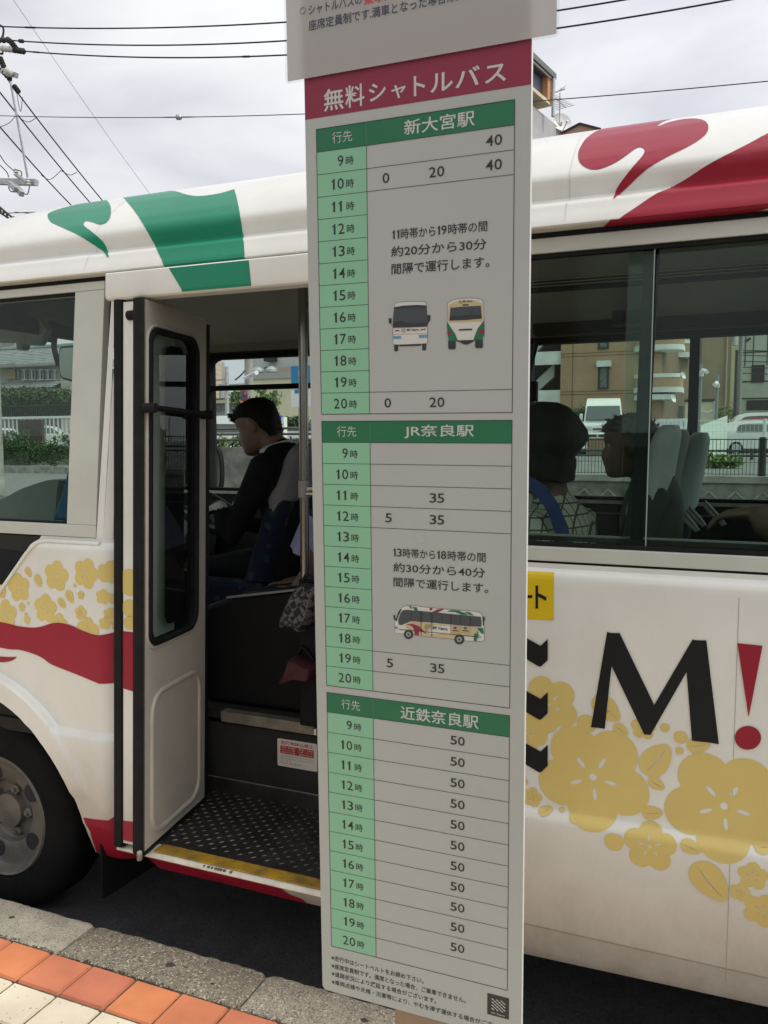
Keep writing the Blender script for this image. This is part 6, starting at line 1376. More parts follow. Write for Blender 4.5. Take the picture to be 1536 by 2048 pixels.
def timetable(top_, hb, bot, title, tbox, rows_lines, mins, msgs, hours_merge):
    """grid lines, green header, light green hour column, lettering"""
    hgt = (hb-bot)/12
    k = MB(); rect(k, TA0, hb, TA1, top_, .0004, M_bgreen); rect(k, TA0, bot, TD, hb, .0004, M_blight)
    t_ = k.build('timetable', board, local=True)
    k = MB(); th = .00045
    for (a0, b0, a1, b1) in ((TA0-.0006, bot-.0006, TA1+.0006, bot+.0006), (TA0-.0006, top_-.0006, TA1+.0006, top_+.0006), (TA0-.0006, bot+.0006, TA0+.0006, top_-.0006), (TA1-.0006, bot+.0006, TA1+.0006, top_-.0006)): rect(k, a0, b0, a1, b1, .0008, M_ink)
    rect(k, TA0+.0006, hb-th, TA1-.0006, hb+th, .0008, M_ink); rect(k, TD-th, bot+.0006, TD+th, hb-th, .0008, M_ink)
    for i in range(1, 12):
        b = hb-i*hgt; rect(k, TA0+.0006, b-th, TD-th, b+th, .0008, M_ink)
        if i in rows_lines: rect(k, TD+th, b-th, TA1-.0006, b+th, .0008, M_ink)
    k.build('grid_lines', t_, local=True)
    k = MB(); rect(k, TD-.0003, hb+th, TD+.0003, top_-.0006, .0008, mat('print_grey', (.12, .22, .16), .5)); k.build('header_divider', t_, local=True)
    k = MB(); hc = (top_+hb)/2; letter(k, '行先', .0590, .1015, hc-.0095, hc+.0115, M_bw, P3(.0009), -.004); k.build('header_lettering', t_, local=True); k = MB()
    x0, x1, y0, y1 = tbox; letter(k, title, x0, x1, y0, y1, M_bw, P3(.0009), .011); k.build('station_lettering', t_, local=True)
    for i in range(12):
        k = MB(); h_ = 9+i; c_ = hb-(i+.5)*hgt; y0, y1 = c_-.0102, c_+.0098
        if h_ == 9: letter(k, '9', .0700, .0822, y0, y1, M_ink, P3(.0009), .004)
        else:
            d1, d2 = str(h_)
            xa = (.0555, .0628) if d1 == '1' else (.0530, .0655)
            letter(k, d1, *xa, y0, y1, M_ink, P3(.0009), -.012 if d1 == '1' else .004); letter(k, d2, *((.0700, .0772) if d2 == '1' else (.0688, .0822)), y0, y1, M_ink, P3(.0009), -.012 if d2 == '1' else .004)
        letter(k, '時', .0872, .1040, c_-.0100, c_+.0064, M_ink, P3(.0009), .004)
        k.build('hour_lettering', t_, local=True)
    for i, a, s_ in mins:
        k = MB(); c_ = hb-(i+.5)*hgt; y0, y1 = c_-.0095, c_+.0090; n = len(s_); wd_ = .0140; gp = .0022
        for q_, ch in enumerate(s_): letter(k, ch, a+q_*(wd_+gp), a+q_*(wd_+gp)+wd_, y0, y1, M_ink, P3(.0009), .006)
        k.build('minute_lettering', t_, local=True)
    if msgs:
        for s_, x0, x1, y0, y1 in msgs:
            k = MB()
            if isinstance(s_, tuple):
                for q_, xa, xb in s_: letter(k, q_, x0+(x1-x0)*xa, x0+(x1-x0)*xb, y0+(.0016 if q_ in '12389' else 0), y1-(.0012 if q_ in '12389' else 0), M_ink, P3(.0009), .006)
            else: letter(k, s_, x0, x1, y0, y1, M_ink, P3(.0009), .008)
            k.build('message_lettering', t_, local=True)
    return t_
t1 = timetable(1.791, 1.7477, 1.2345, '新大宮駅', (.2089, .3465, 1.7560, 1.7835), (1, 2, 11), [(0, .3676, '40'), (1, .1640, '0'), (1, .2580, '20'), (1, .3676, '40'), (11, .1635, '0'), (11, .2575, '20')],
          [((('1', .0, .030), ('1', .050, .080), ('時帯から', .095, .467), ('1', .485, .515), ('9', .528, .585), ('時帯の間', .600, 1.0)), .1825, .3710, 1.5670, 1.5862), ('約20分から30分', .1805, .3700, 1.5350, 1.5548), ('間隔で運行します。', .1808, .3755, 1.5020, 1.5225)], 0)
t2 = timetable(1.2200, 1.1770, .6612, 'JR奈良駅', (.2050, .3470, 1.1858, 1.2125), (1, 2, 3, 4, 10, 11), [(2, .2570, '35'), (3, .1629, '5'), (3, .2570, '35'), (10, .1629, '5'), (10, .2570, '35')],
          [((('1', .0, .030), ('3', .045, .098), ('時帯から', .110, .467), ('1', .485, .515), ('8', .528, .585), ('時帯の間', .600, 1.0)), .1790, .3708, .9470, .9660), ('約30分から40分', .1790, .3700, .9165, .9360), ('間隔で運行します。', .1792, .3765, .8862, .9060)], 0)
t3 = timetable(.6458, .6024, .0650, '近鉄奈良駅', (.1925, .3580, .6095, .6380), tuple(range(1, 12)), [(i, .2994, '50') for i in range(11)], None, 0)
# little drawings of the shuttle bus printed in the tables
M_pw = mat('print_bus_white', (.56, .55, .50), .5); M_pd = mat('print_bus_glass', (.045, .055, .06), .5); M_pd2 = mat('print_bus_glass_dark', (.022, .027, .03), .5); M_pb = mat('print_lamp_blue', (.10, .26, .42), .5); M_pgo = mat('print_gold', (.47, .38, .21), .5)
ZF = lambda a, b: bp(760+a/6.4, 570+b/6.4)
ZS = lambda a, b: bp(760+a/6.4, 1180+b/6.4)
def flat(mb, pts, m, off, Z): mb.poly([(a, -off, b) for a, b in [Z(*p) for p in pts]], m)
def outline(mb, pts, wd_, m, off, Z):
    Q = [Vector(Z(*p)) for p in pts]
    for i in range(len(Q)):
        a, b = Q[i], Q[(i+1) % len(Q)]; d = (b-a)
        if d.length < 1e-6: continue
        n_ = Vector((-d.y, d.x)).normalized()*wd_/2; mb.add([(p.x, -off, p.y) for p in (a-n_, b-n_, b+n_, a+n_)], [[0, 1, 2, 3]], m)
k = MB()
fb = [(185, 270), (190, 240), (230, 222), (400, 210), (570, 212), (595, 250), (605, 400), (612, 640), (608, 745), (590, 755), (185, 768), (168, 745), (165, 600), (170, 400)]
flat(k, fb, M_pw, .0004, ZF); outline(k, fb, .0005, M_ink, .0007, ZF)
flat(k, [(185, 285), (300, 265), (470, 256), (595, 262), (600, 300), (606, 530), (400, 540), (165, 546), (172, 420)], M_pd, .0008, ZF); flat(k, [(185, 285), (300, 265), (470, 256), (595, 262), (598, 285), (400, 290), (182, 306)], M_pd2, .0010, ZF); flat(k, [(170, 490), (270, 455), (330, 480), (450, 490), (604, 478), (606, 530), (400, 540), (165, 546)], M_pd2, .0010, ZF)
outline(k, [(168, 552), (608, 534), (610, 622), (168, 634)], .0004, M_bcrim, .0008, ZF)
for q_ in ([(112, 425), (150, 424), (152, 488), (114, 490)], [(606, 386), (648, 384), (646, 455), (610, 458)]): flat(k, q_, M_pd2, .0008, ZF)
for q_ in ([(140, 488), (165, 518), (168, 526), (132, 492)], [(612, 458), (640, 456), (612, 500), (604, 500)]): flat(k, q_, M_pd2, .0009, ZF)
flat(k, [(172, 655), (272, 652), (272, 688), (172, 692)], M_pb, .0008, ZF); flat(k, [(498, 640), (610, 636), (610, 675), (500, 678)], M_pb, .0008, ZF)
for q_ in ([(182, 764), (236, 762), (234, 838), (222, 848), (194, 850), (184, 840)], [(540, 750), (594, 748), (592, 826), (580, 836), (552, 838), (542, 828)]): flat(k, q_, M_pd2, .0009, ZF)
flat(k, [(236, 764), (540, 752), (520, 778), (250, 786)], M_pd2, .0008, ZF)
for q_ in ([(180, 570), (210, 580), (240, 572), (258, 605), (236, 585), (215, 595), (190, 600), (205, 586)], [(512, 590), (528, 562), (560, 566), (596, 545), (575, 570), (582, 580), (555, 575), (525, 580)]): flat(k, q_, M_bcrim, .0008, ZF)
def checkmark(mb, x0, y0, x1, y1, nx, ny, m, off, Z):
    dx_, dy_ = (x1-x0)/nx, (y1-y0)/ny
    for i in range(nx):
        for j in range(ny):
            if (i+j) % 2 == 0: continue
            a, b = x0+i*dx_, y0+j*dy_; flat(mb, [(a, b), (a+dx_, b+dy_*.5), (a+dx_, b+dy_), (a, b+dy_*.6)], m, off, Z)
checkmark(k, 272, 556, 332, 614, 6, 7, M_ink, .0008, ZF)
letter(k, 'M! Nara', *[ZF(345, 595)[0], ZF(498, 590)[0], ZF(345, 594)[1], ZF(345, 560)[1]], M_ink, P3(.0009), .02)
k.build('bus_drawing', t1, local=True)
k = MB()
rb = [(868, 240), (890, 210), (940, 188), (1060, 170), (1200, 168), (1300, 182), (1322, 215), (1330, 330), (1336, 560), (1334, 690), (1310, 700), (990, 712), (880, 716), (858, 700), (860, 480), (866, 330)]
flat(k, rb, M_pw, .0004, ZF)
flat(k, [(880, 300), (890, 250), (960, 215), (1200, 195), (1310, 230), (1325, 440), (1310, 470), (1100, 475), (880, 480), (868, 440)], M_pgo, .0006, ZF); flat(k, [(925, 285), (1290, 268), (1300, 430), (900, 450)], M_pw, .0007, ZF)
outline(k, rb, .0005, M_ink, .0008, ZF)
flat(k, [(905, 292), (1080, 276), (1292, 266), (1304, 430), (1100, 448), (890, 456)], M_pd, .0010, ZF); flat(k, [(900, 400), (1302, 376), (1304, 430), (1100, 448), (890, 456)], M_pd2, .0012, ZF)
flat(k, [(1058, 250), (1136, 246), (1134, 262), (1060, 266)], M_pd2, .0010, ZF); flat(k, [(1190, 300), (1196, 300), (1166, 385), (1158, 385)], M_pd2, .0014, ZF)
flat(k, [(862, 470), (905, 540), (960, 620), (998, 712), (880, 716), (866, 640)], M_bgreen, .0010, ZF); flat(k, [(1334, 450), (1250, 560), (1200, 690), (1205, 700), (1310, 702), (1334, 640)], M_bgreen, .0010, ZF)
flat(k, [(1008, 566), (1180, 558), (1182, 578), (1010, 586)], M_pd2, .0010, ZF)
for q_ in ([(870, 596), (918, 592), (920, 640), (872, 644)], [(1268, 570), (1330, 566), (1332, 622), (1270, 628)]): flat(k, q_, M_bcrim, .0012, ZF)
for q_ in ([(874, 716), (972, 714), (970, 812), (956, 822), (888, 824), (876, 812)], [(1218, 704), (1318, 702), (1318, 798), (1304, 806), (1232, 808), (1220, 796)]): flat(k, q_, M_pd2, .0012, ZF)
flat(k, [(972, 714), (1218, 706), (1170, 740), (1120, 762), (1080, 762), (1040, 740)], M_pd2, .0011, ZF)
checkmark(k, 1010, 194, 1056, 238, 5, 6, M_ink, .0010, ZF); letter(k, 'M! Nara', ZF(1064, 215)[0], ZF(1184, 210)[0], ZF(1064, 221)[1], ZF(1064, 196)[1], M_ink, P3(.0012), .02)
k.build('bus_drawing', t1, local=True)
k = MB()
sb = [(190, 470), (188, 410), (215, 370), (260, 250), (285, 220), (330, 200), (430, 196), (520, 212), (800, 240), (1220, 272), (1290, 292), (1318, 340), (1334, 470), (1338, 640), (1310, 658), (1090, 650), (940, 628), (560, 592), (430, 572), (240, 556), (195, 555)]
flat(k, sb, M_pw, .0004, ZS); outline(k, sb, .0005, M_ink, .0009, ZS)
flat(k, [(330, 440), (400, 405), (520, 412), (660, 425), (900, 450), (1240, 480), (1250, 590), (1100, 585), (930, 620), (560, 588), (430, 540), (330, 480)], M_pgo, .0006, ZS)
flat(k, [(600, 500), (700, 450), (900, 460), (900, 560), (640, 560)], M_pw, .0007, ZS)
flat(k, [(240, 440), (236, 380), (262, 300), (290, 262), (330, 252), (520, 266), (900, 305), (1290, 342), (1302, 400), (1300, 470), (1160, 465), (900, 440), (660, 415), (400, 398), (320, 430), (285, 450)], M_pd, .0010, ZS)
for x0, x1 in ((395, 404), (512, 545), (648, 678), (786, 794), (902, 920), (1024, 1034), (1148, 1168)): flat(k, [(x0, 258+(x0-300)*.09), (x1, 258+(x1-300)*.09), (x1, 396+(x1-400)*.088), (x0, 396+(x0-400)*.088)], M_pd2, .0012, ZS)
flat(k, [(200, 390), (240, 270), (275, 240), (278, 250), (240, 330), (215, 400)], M_pd2, .0010, ZS); flat(k, [(172, 330), (180, 316), (192, 318), (198, 360), (210, 372), (200, 385), (180, 372)], M_pd2, .0010, ZS); flat(k, [(1312, 335), (1340, 345), (1352, 388), (1335, 380), (1330, 455), (1318, 452)], M_pd2, .0010, ZS)
flat(k, [(190, 465), (228, 468), (228, 500), (190, 497)], M_pb, .0010, ZS)
flat(k, [(330, 438), (420, 432), (500, 460), (540, 500), (590, 550), (598, 566), (560, 540), (500, 528), (500, 580), (440, 574), (445, 530), (420, 470), (380, 448)], M_bcrim, .0010, ZS)
flat(k, [(635, 250), (640, 228), (678, 226), (665, 258), (650, 262)], M_bcrim, .0010, ZS); flat(k, [(665, 282), (730, 248), (830, 240), (790, 262), (740, 286)], M_bcrim, .0012, ZS)
flat(k, [(370, 206), (400, 202), (412, 240), (390, 232)], M_bgreen, .0010, ZS); flat(k, [(412, 212), (470, 220), (490, 264), (452, 262)], M_bgreen, .0012, ZS); flat(k, [(850, 272), (920, 255), (1010, 262), (1120, 310), (1130, 320), (1040, 314), (960, 280)], M_bgreen, .0012, ZS); flat(k, [(1080, 278), (1150, 284), (1205, 325), (1160, 320)], M_bgreen, .0012, ZS)
flat(k, [(1240, 480), (1320, 485), (1330, 560), (1300, 556), (1260, 510)], M_bgreen, .0010, ZS); flat(k, [(1205, 560), (1230, 548), (1250, 570), (1240, 652), (1200, 650)], M_bgreen, .0010, ZS); flat(k, [(1245, 500), (1265, 560), (1258, 635), (1250, 600)], M_bgreen, .0012, ZS)
for x0 in (525, 662): flat(k, [(x0, 405+(x0-525)*.09), (x0+7, 405+(x0-525)*.09), (x0+7, 586+(x0-525)*.09), (x0, 584+(x0-525)*.09)], M_pd2, .0014, ZS)
flat(k, [(245, 498), (700, 540), (1300, 600), (1300, 608), (700, 548), (245, 506)], M_pd2, .0011, ZS)
checkmark(k, 575, 438, 658, 515, 7, 7, M_ink, .0012, ZS)
letter(k, 'M! Nara', ZS(676, 480)[0], ZS(866, 490)[0], ZS(770, 510)[1], ZS(770, 468)[1], M_ink, P3(.0012), .02)
for (x0, m) in ((908, M_bcrim), (1038, M_bgreen)):
    outline(k, [(x0, 452), (x0+112, 462), (x0+112, 556), (x0, 540)], .0004, m, .0012, ZS); flat(k, [(x0+25, 485), (x0+50, 468), (x0+92, 486), (x0+60, 500)], m, .0012, ZS); flat(k, [(x0+20, 510), (x0+100, 518), (x0+100, 530), (x0+20, 522)], M_ink, .0012, ZS)
for cx, cy, r_ in ((368, 565, 60), (1018, 630, 64)):
    flat(k, [(cx+r_*math.cos(t), cy+r_*1.0*math.sin(t)) for t in np.linspace(0, 2*math.pi, 28, endpoint=False)], M_pd2, .0014, ZS); flat(k, [(cx+r_*.55*math.cos(t), cy+r_*.55*math.sin(t)) for t in np.linspace(0, 2*math.pi, 20, endpoint=False)], mat('print_rim', (.25, .25, .24), .5), .0016, ZS); flat(k, [(cx+r_*.2*math.cos(t), cy+r_*.2*math.sin(t)) for t in np.linspace(0, 2*math.pi, 12, endpoint=False)], M_pd2, .0018, ZS)
k.build('bus_drawing', t2, local=True)
# notes and emblem at the foot
for s_, x1, y0, y1 in (('※走行中はシートベルトをお締め下さい。', .2400, .0310, .0435), ('※座席定員制です。満席となった場合、ご乗車できません。', .3328, .0118, .0243), ('※道路状況により遅延する場合がございます。', .2680, -.0072, .0053), ('※車両点検や天候・災害等により、やむを得ず運休する場合がございます。', .4310, -.0268, -.0143)):
    k = MB(); letter(k, s_, .0236, x1, y0, y1, M_ink, P3(.0006), .010); k.build('notes_lettering', board, local=True)
k = MB(); rect(k, .3787, .0011, .4243, .0482, .0005, mat('emblem_black', (.018, .018, .019), .4)); em = k.build('emblem', board, local=True)
k = MB()
for i in range(6):
    for j in range(7):
        if (i+j) % 2: continue
        a, b = .3880+i*.0048, .0395-j*.0036; k.add([(a, -.0009, b), (a+.0046, -.0009, b-.0020), (a+.0046, -.0009, b-.0044), (a, -.0009, b-.0024)], [[3, 2, 1, 0]], M_bw)
letter(k, 'M! Nara', .3880, .4155, .0048, .0090, M_bw, P3(.0009), .0); k.build('emblem_pattern', em, local=True)
# adhesive disc showing through the sheet
k = MB(); c_ = bp(841, 1075); k.tube([(c_[0]+.0125*math.cos(t), .0002, c_[1]+.0125*math.sin(t)) for t in np.linspace(0, 2*math.pi, 36, endpoint=False)], .0007, M_board, 6, closed=True); k.build('pressed_ring', board, local=True, smooth=60)
# post and backing behind the board
M_post = mat('post_brown', (.26, .175, .115), .45, var=.1, vscale=6)
k = MB(); zb_ = -(BO.z-PZ); k.box((.166, .014, -.2), (.294, .13, 2.2), M_post); po = k.build('post', board, local=True, bevel=.006)
k = MB(); q0 = BO+BX*.166; k.box((.150, .008, zb_+.05), (.310, .15, -.19), M_post); k.build('post_foot', board, local=True, bevel=.006)
# laminated notice pinned over the top of the board
notice = thing('laminated_notice', 'laminated paper notice with two lines of writing, fixed across the top of the timetable board', 'notice')
notice.matrix_world = Matrix.Translation(BO) @ BROT
def paper():
    m = bpy.data.materials.new('notice_paper'); m.use_nodes = True; t = m.node_tree; p = t.nodes['Principled BSDF']; p.inputs['Base Color'].default_value = (.60, .575, .545, 1); p.inputs['Roughness'].default_value = .35
    tl = t.nodes.new('ShaderNodeBsdfTranslucent'); tl.inputs['Color'].default_value = (.62, .59, .57, 1); mxn = t.nodes.new('ShaderNodeMixShader'); mxn.inputs[0].default_value = .30
    t.links.new(p.outputs[0], mxn.inputs[1]); t.links.new(tl.outputs[0], mxn.inputs[2]); t.links.new(mxn.outputs[0], t.nodes['Material Output'].inputs['Surface'])
    return m
na0, na1, nb0, nb1 = -.0385, .4985, 1.8830, 2.42
k = MB(); P = rrect(na0+.0045, nb0+.0045, na1-.0045, nb1-.0045, .002, 2); k.poly([(a, -.0050, b) for a, b in P], paper()); k.build('paper', notice, local=True)
k = MB(); P = rrect(na0, nb0, na1, nb1, .008, 5); k.prism([(a, -.0054, b) for a, b in P], (0, .0008, 0), glass('laminate_film', (.93, .93, .93), 1.3, .6, .15)); k.build('film', notice, local=True)
k = MB(); M_nink = mat('notice_ink', (.055, .058, .085), .5); M_nred = mat('notice_red', (.50, .05, .06), .5)
nf = lambda a, b: (a, -.0058, b)
k.tube([(.0030+.0058*math.cos(t), -.0058, 2.0125+.0058*math.sin(t)) for t in np.linspace(0, 2*math.pi, 24, endpoint=False)], .0007, M_nink, 4, closed=True, flat=.3)
letter(k, 'シャトルバスの', .0155, .1275, 2.0012, 2.0200, M_nink, nf, .012); letter(k, '乗車定員', .1310, .2160, 1.9985, 2.0200, M_nred, nf, .014)
letter(k, '座席定員制です.満車となった場合.次の', .0145, .3340, 1.9730, 1.9925, M_nink, nf, .012)
k.build('lettering', notice, local=True)

# ================================================================== PEOPLE
M_skin = mat('skin', (.20, .115, .08), .55, var=.08, vscale=9); M_skinb = mat('skin_dark', (.13, .075, .052), .55, var=.08, vscale=9)
HEAD = [(-.118, .070, -.005, .022), (-.110, .088, -.028, .040), (-.095, .096, -.045, .052), (-.078, .094, -.060, .060), (-.060, .095, -.074, .065), (-.045, .094, -.082, .068), (-.028, .093, -.089, .070), (-.010, .089, -.096, .072), (.008, .085, -.100, .074), (.025, .091, -.101, .075), (.045, .092, -.101, .0755), (.065, .087, -.098, .074), (.085, .074, -.088, .068), (.100, .055, -.072, .056), (.112, .028, -.045, .036), (.118, .0, -.02, .012)]
def head_rings(c, f, l, u, sc=1.0, tab=HEAD, grow_=0.0, face=True, n=36):
    R_ = []
    for (h, fr, bk, hw) in tab:
        ring = []; fr += grow_; bk -= grow_; hw += grow_; mid = (fr+bk)/2; hl = (fr-bk)/2
        for i in range(n):
            a = 2*math.pi*i/n; x = mid+hl*math.cos(a); y = hw*math.copysign(abs(math.sin(a))**.92, math.sin(a))
            if face and math.cos(a) > 0:
                g_ = lambda y0, s_: math.exp(-((abs(y)-y0)/s_)**2)
                x += .024*g_(0, .0105)*max(0, 1-abs(h+.022)/.036)**.8*(1 if h < .0 else .55)      # nose
                x += .010*g_(0, .017)*max(0, 1-abs(h+.062)/.016)                                  # lips
                x -= .011*g_(.031, .014)*max(0, 1-abs(h-.008)/.022)                                # eye sockets
                x += .005*g_(.03, .02)*max(0, 1-abs(h-.033)/.016)                                 # brows
            ring.append(c+(f*x+l*y+u*h)*sc)
        R_.append(ring)
    return R_
def fuse(mb, name, parent, colour, mats, voxel=.0075, smooth_it=4):
    """join overlapping volumes into one continuous skin"""
    o = mb.build(name, parent, local=True)
    m = o.modifiers.new('r', 'REMESH'); m.mode = 'VOXEL'; m.voxel_size = voxel
    s_ = o.modifiers.new('s', 'SMOOTH'); s_.iterations = smooth_it; s_.factor = .4
    bpy.context.view_layer.update()
    me = bpy.data.meshes.new_from_object(o.evaluated_get(bpy.context.evaluated_depsgraph_get()))
    o.modifiers.clear(); old = o.data; o.data = me; bpy.data.meshes.remove(old)
    me.materials.clear()
    for q_ in mats: me.materials.append(q_)
    me.polygons.foreach_set('material_index', [colour(p.center) for p in me.polygons]); me.polygons.foreach_set('use_smooth', [True]*len(me.polygons)); me.update()
    return o
def person(label, hip, fdir, lean, shoulder_w, arms, legs, head_c, head_f, head_u, skin_, shirt, trousers, hand_m=None, sleeve=1.0, hsc=1.0, group='people inside the bus', voxel=.0075, cut=None):
    """arms: per side (elbow, wrist, hand direction); all joints are world points"""
    t = thing('person', label, 'person', (0, 0, 0), group); ORG[t.name] = Vector((0, 0, 0))
    f = Vector((*fdir, 0)).normalized(); l = Vector((0, 0, 1)).cross(f); hip = Vector(hip); sp = (Vector((0, 0, 1))+f*lean).normalized()
    fb_ = (f-sp*f.dot(sp)).normalized(); head_c = Vector(head_c); hf = Vector(head_f).normalized(); hu = Vector(head_u).normalized(); hl = hu.cross(hf).normalized(); hu = hf.cross(hl).normalized()
    mb = MB(); sw = shoulder_w
    def ring(c, a, b, n=28): return [c+l*(a*math.copysign(abs(math.cos(q_))**.85, math.cos(q_)))+fb_*(b*math.sin(q_)) for q_ in np.linspace(0, 2*math.pi, n, endpoint=False)]
    sh = hip+sp*.47
    tr = [(-.10, .10, .08, 0), (-.06, .165, .115, 0), (.03, .17, .12, 0), (.13, .155, .115, .0), (.24, .165, .115, -.005), (.35, sw*.94, .118, -.012), (.43, sw*.97, .105, -.02), (.48, sw*.80, .085, -.022), (.515, sw*.48, .07, -.02), (.545, .062, .062, -.012)]
    mb.loft([ring(hip+sp*h+fb_*d, a, b) for h, a, b, d in tr], shirt)
    nb_ = hip+sp*.50-fb_*.012; nt_ = head_c-hu*.055-hf*.022
    mb.tube([nb_, nb_.lerp(nt_, .5), nt_], [.068, .058, .06], skin_, 18)
    mb.loft(head_rings(head_c, hf, hl, hu, hsc), skin_)
    for s_ in (-1, 1):
        e_ = head_c+(hl*s_*.076-hf*.012-hu*.008)*hsc; mb.loft([[e_+hl*s_*d+(hf*.017*math.cos(q_)+hu*.031*math.sin(q_)+hf*.006*math.sin(q_))*r_ for q_ in np.linspace(0, 2*math.pi, 14, endpoint=False)] for d, r_ in ((-.012, .7), (.0, 1), (.007, 1.05), (.012, .8))], skin_)
    segs = []
    for s_, A_ in zip((1, -1), arms):
        if A_ is None: continue
        el, wr, hd_ = Vector(A_[0]), Vector(A_[1]), Vector(A_[2]).normalized(); S0 = hip+sp*.435+l*s_*(sw-.035)-fb_*.02
        mb.tube([hip+sp*.44+l*s_*(sw*.6), S0, S0.lerp(el, .35), S0.lerp(el, .75), el, el.lerp(wr, .3), el.lerp(wr, .7), wr], [.07, .071, .060, .052, .047, .047, .039, .030], shirt, 16)
        segs.append((S0, el, wr, hd_))
        up_ = Vector((0, 0, 1)); side = hd_.cross(up_).normalized()*s_; pn = side.cross(hd_).normalized()*s_
        pc = wr+hd_*.05
        mb.loft([[wr+hd_*d+side*(a*math.cos(q_))+pn*(b*math.sin(q_)) for q_ in np.linspace(0, 2*math.pi, 14, endpoint=False)] for d, a, b in ((-.02, .026, .021), (.01, .030, .020), (.045, .040, .018), (.08, .042, .0155), (.095, .036, .012))], skin_)
        for i, (o_, ln, cu) in enumerate(((-.032, .060, .9), (-.011, .072, .8), (.011, .076, .75), (.031, .070, .7))):
            b0 = wr+hd_*.085+side*o_; d1 = (hd_-up_*cu*.45).normalized(); d2 = (hd_-up_*cu*1.3).normalized(); d3 = (hd_*.5-up_*cu*1.5).normalized()
            p1 = b0+d1*ln*.45; p2 = p1+d2*ln*.35; p3 = p2+d3*ln*.25; mb.tube([b0-hd_*.02, b0, p1, p2, p3], [.0095, .0098, .0092, .0085, .0065], skin_, 10)
        b0 = wr+hd_*.025+side*.030*1; d1 = (hd_*.75+side*.7-up_*.2).normalized(); mb.tube([b0, b0+d1*.038, b0+d1*.038+(hd_-up_*.3).normalized()*.034], [.014, .0115, .0085], skin_, 10)
    for s_, A_ in zip((1, -1), legs):
        kn, an = Vector(A_[0]), Vector(A_[1]); h0 = hip+l*s_*.088
        mb.tube([h0, h0.lerp(kn, .4), h0.lerp(kn, .8), kn, kn.lerp(an, .3), kn.lerp(an, .75), an], [.088, .078, .062, .056, .055, .042, .040], trousers, 16)
        mb.tube([an-f*.05-Vector((0, 0, .03)), an+f*.04-Vector((0, 0, .035)), an+f*.13-Vector((0, 0, .045)), an+f*.18-Vector((0, 0, .05))], [.034, .040, .036, .024], trousers, 12)
    neck_ = nb_+sp*.045
    def colour(p):
        if (p-head_c).length < .150*hsc or ((p-(nb_+(nt_-nb_)*min(1, max(0, (p-nb_).dot(nt_-nb_)/(nt_-nb_).length_squared)))).length < .080 and (p-nb_).dot((nt_-nb_).normalized()) > .045): return 0
        for S0, el, wr, hd_ in segs:
            if (p-(wr+hd_*min(.2, max(0, (p-wr).dot(hd_))))).length < .075 and (p-wr).dot((wr-el).normalized()) > -.012: return 3
            if sleeve < 1.0 and (p-el).length < .40 and (p-el).dot((wr-el).normalized()) > (-.10 if sleeve < .5 else .1): 
                if min((p-el.lerp(wr, q_)).length for q_ in (0, .25, .5, .75, 1)) < .075 or (p-S0.lerp(el, .8)).length < .065: return 0
        if (p-hip).dot(sp) < -.02 or ((p-hip).dot(f) > .16 and (p-hip).z < .09): return 2
        return 1
    b_ = fuse(mb, 'body', t, colour, [skin_, shirt, trousers, hand_m or skin_], voxel)
    for s_ in (-1, 1):
        k = MB(); e_ = head_c+(hf*.066+hl*s_*.031+hu*.008)*hsc; k.ball(e_, .0125, mat('eye_white', (.30, .28, .26), .35), 12, 8); ey = k.build('eye', t, local=True, smooth=60)
        k = MB(); k.ball(e_+hf*.0085, .0055, M_dark, 10, 6); k.build('iris', ey, local=True, smooth=60)
    return t, (head_c, hf, hl, hu)
def hair(t, fr_, tab, m, sc=1.0, spikes=0, seed=1, nm='hair', sl=.02):
    c, f, l, u = fr_; k = MB(); k.loft(head_rings(c, f, l, u, sc, tab, 0, False, 40), m)
    q_ = random.Random(seed)
    for _ in range(spikes):
        h, fr, bk, hw = q_.choice(tab[1:-1]); a = q_.uniform(0, 2*math.pi); x = (fr+bk)/2+(fr-bk)/2*math.cos(a); y = hw*math.sin(a)
        p = c+(f*x+l*y+u*h)*sc; d = (f*(math.cos(a)*.4+q_.uniform(-.3, .3))+l*math.sin(a)*.4+u*q_.uniform(.0, .9)).normalized()
        k.tube([p-d*.004, p+d*sl*q_.uniform(.5, 1.1)], [.0022, .0006], m, 4)
    return k.build(nm, t, local=True, smooth=50)

# driver ---------------------------------------------------------------------------
M_suit = mat('suit_black', (.009, .009, .011), .9, spec=.15, var=.25, vscale=14); M_shirtw = mat('collar_white', (.55, .55, .54), .8); M_glove = mat('glove_white', (.50, .50, .48), .8); M_hairk = mat('hair_black', (.007, .006, .006), .7, spec=.2, var=.3, vscale=60)
DV = 3.32
hc = Vector(at(514, 852, DV)); hip_ = Vector(at(548, 1140, DV)); hip_.z = 1.24; hip_.x = hc.x+.20
dvr, fr_ = person('person in a dark suit and white gloves seated at the wheel, head bent down', hip_, (-1, 0), .17, .215,
    [((hip_.x-.20, DV-.25, 1.36), tuple(at(440, 1012, DV-.25)), (-.9, .1, -.35)), ((hip_.x-.20, DV+.25, 1.36), (hip_.x-.44, DV+.12, 1.40), (-.9, -.2, .1))],
    [((hip_.x-.43, DV-.10, 1.20), (hip_.x-.52, DV-.12, .83)), ((hip_.x-.43, DV+.12, 1.20), (hip_.x-.52, DV+.12, .83))],
    hc, (-.93, -.10, -.36), (-.30, 0, .95), M_skin, M_suit, M_suit, M_glove, hsc=1.03)
hk = [(-.075, -.055, -.092, .058), (-.055, -.045, -.098, .068), (-.03, -.025, -.104, .0755), (.0, -.002, -.109, .079), (.02, .02, -.111, .0805), (.040, .062, -.111, .081), (.055, .093, -.110, .0805), (.068, .101, -.108, .079), (.085, .094, -.100, .074), (.100, .076, -.086, .064), (.114, .050, -.060, .046), (.123, .01, -.03, .02)]
hair(dvr, fr_, hk, M_hairk, 1.03, 260, 4, sl=.016)
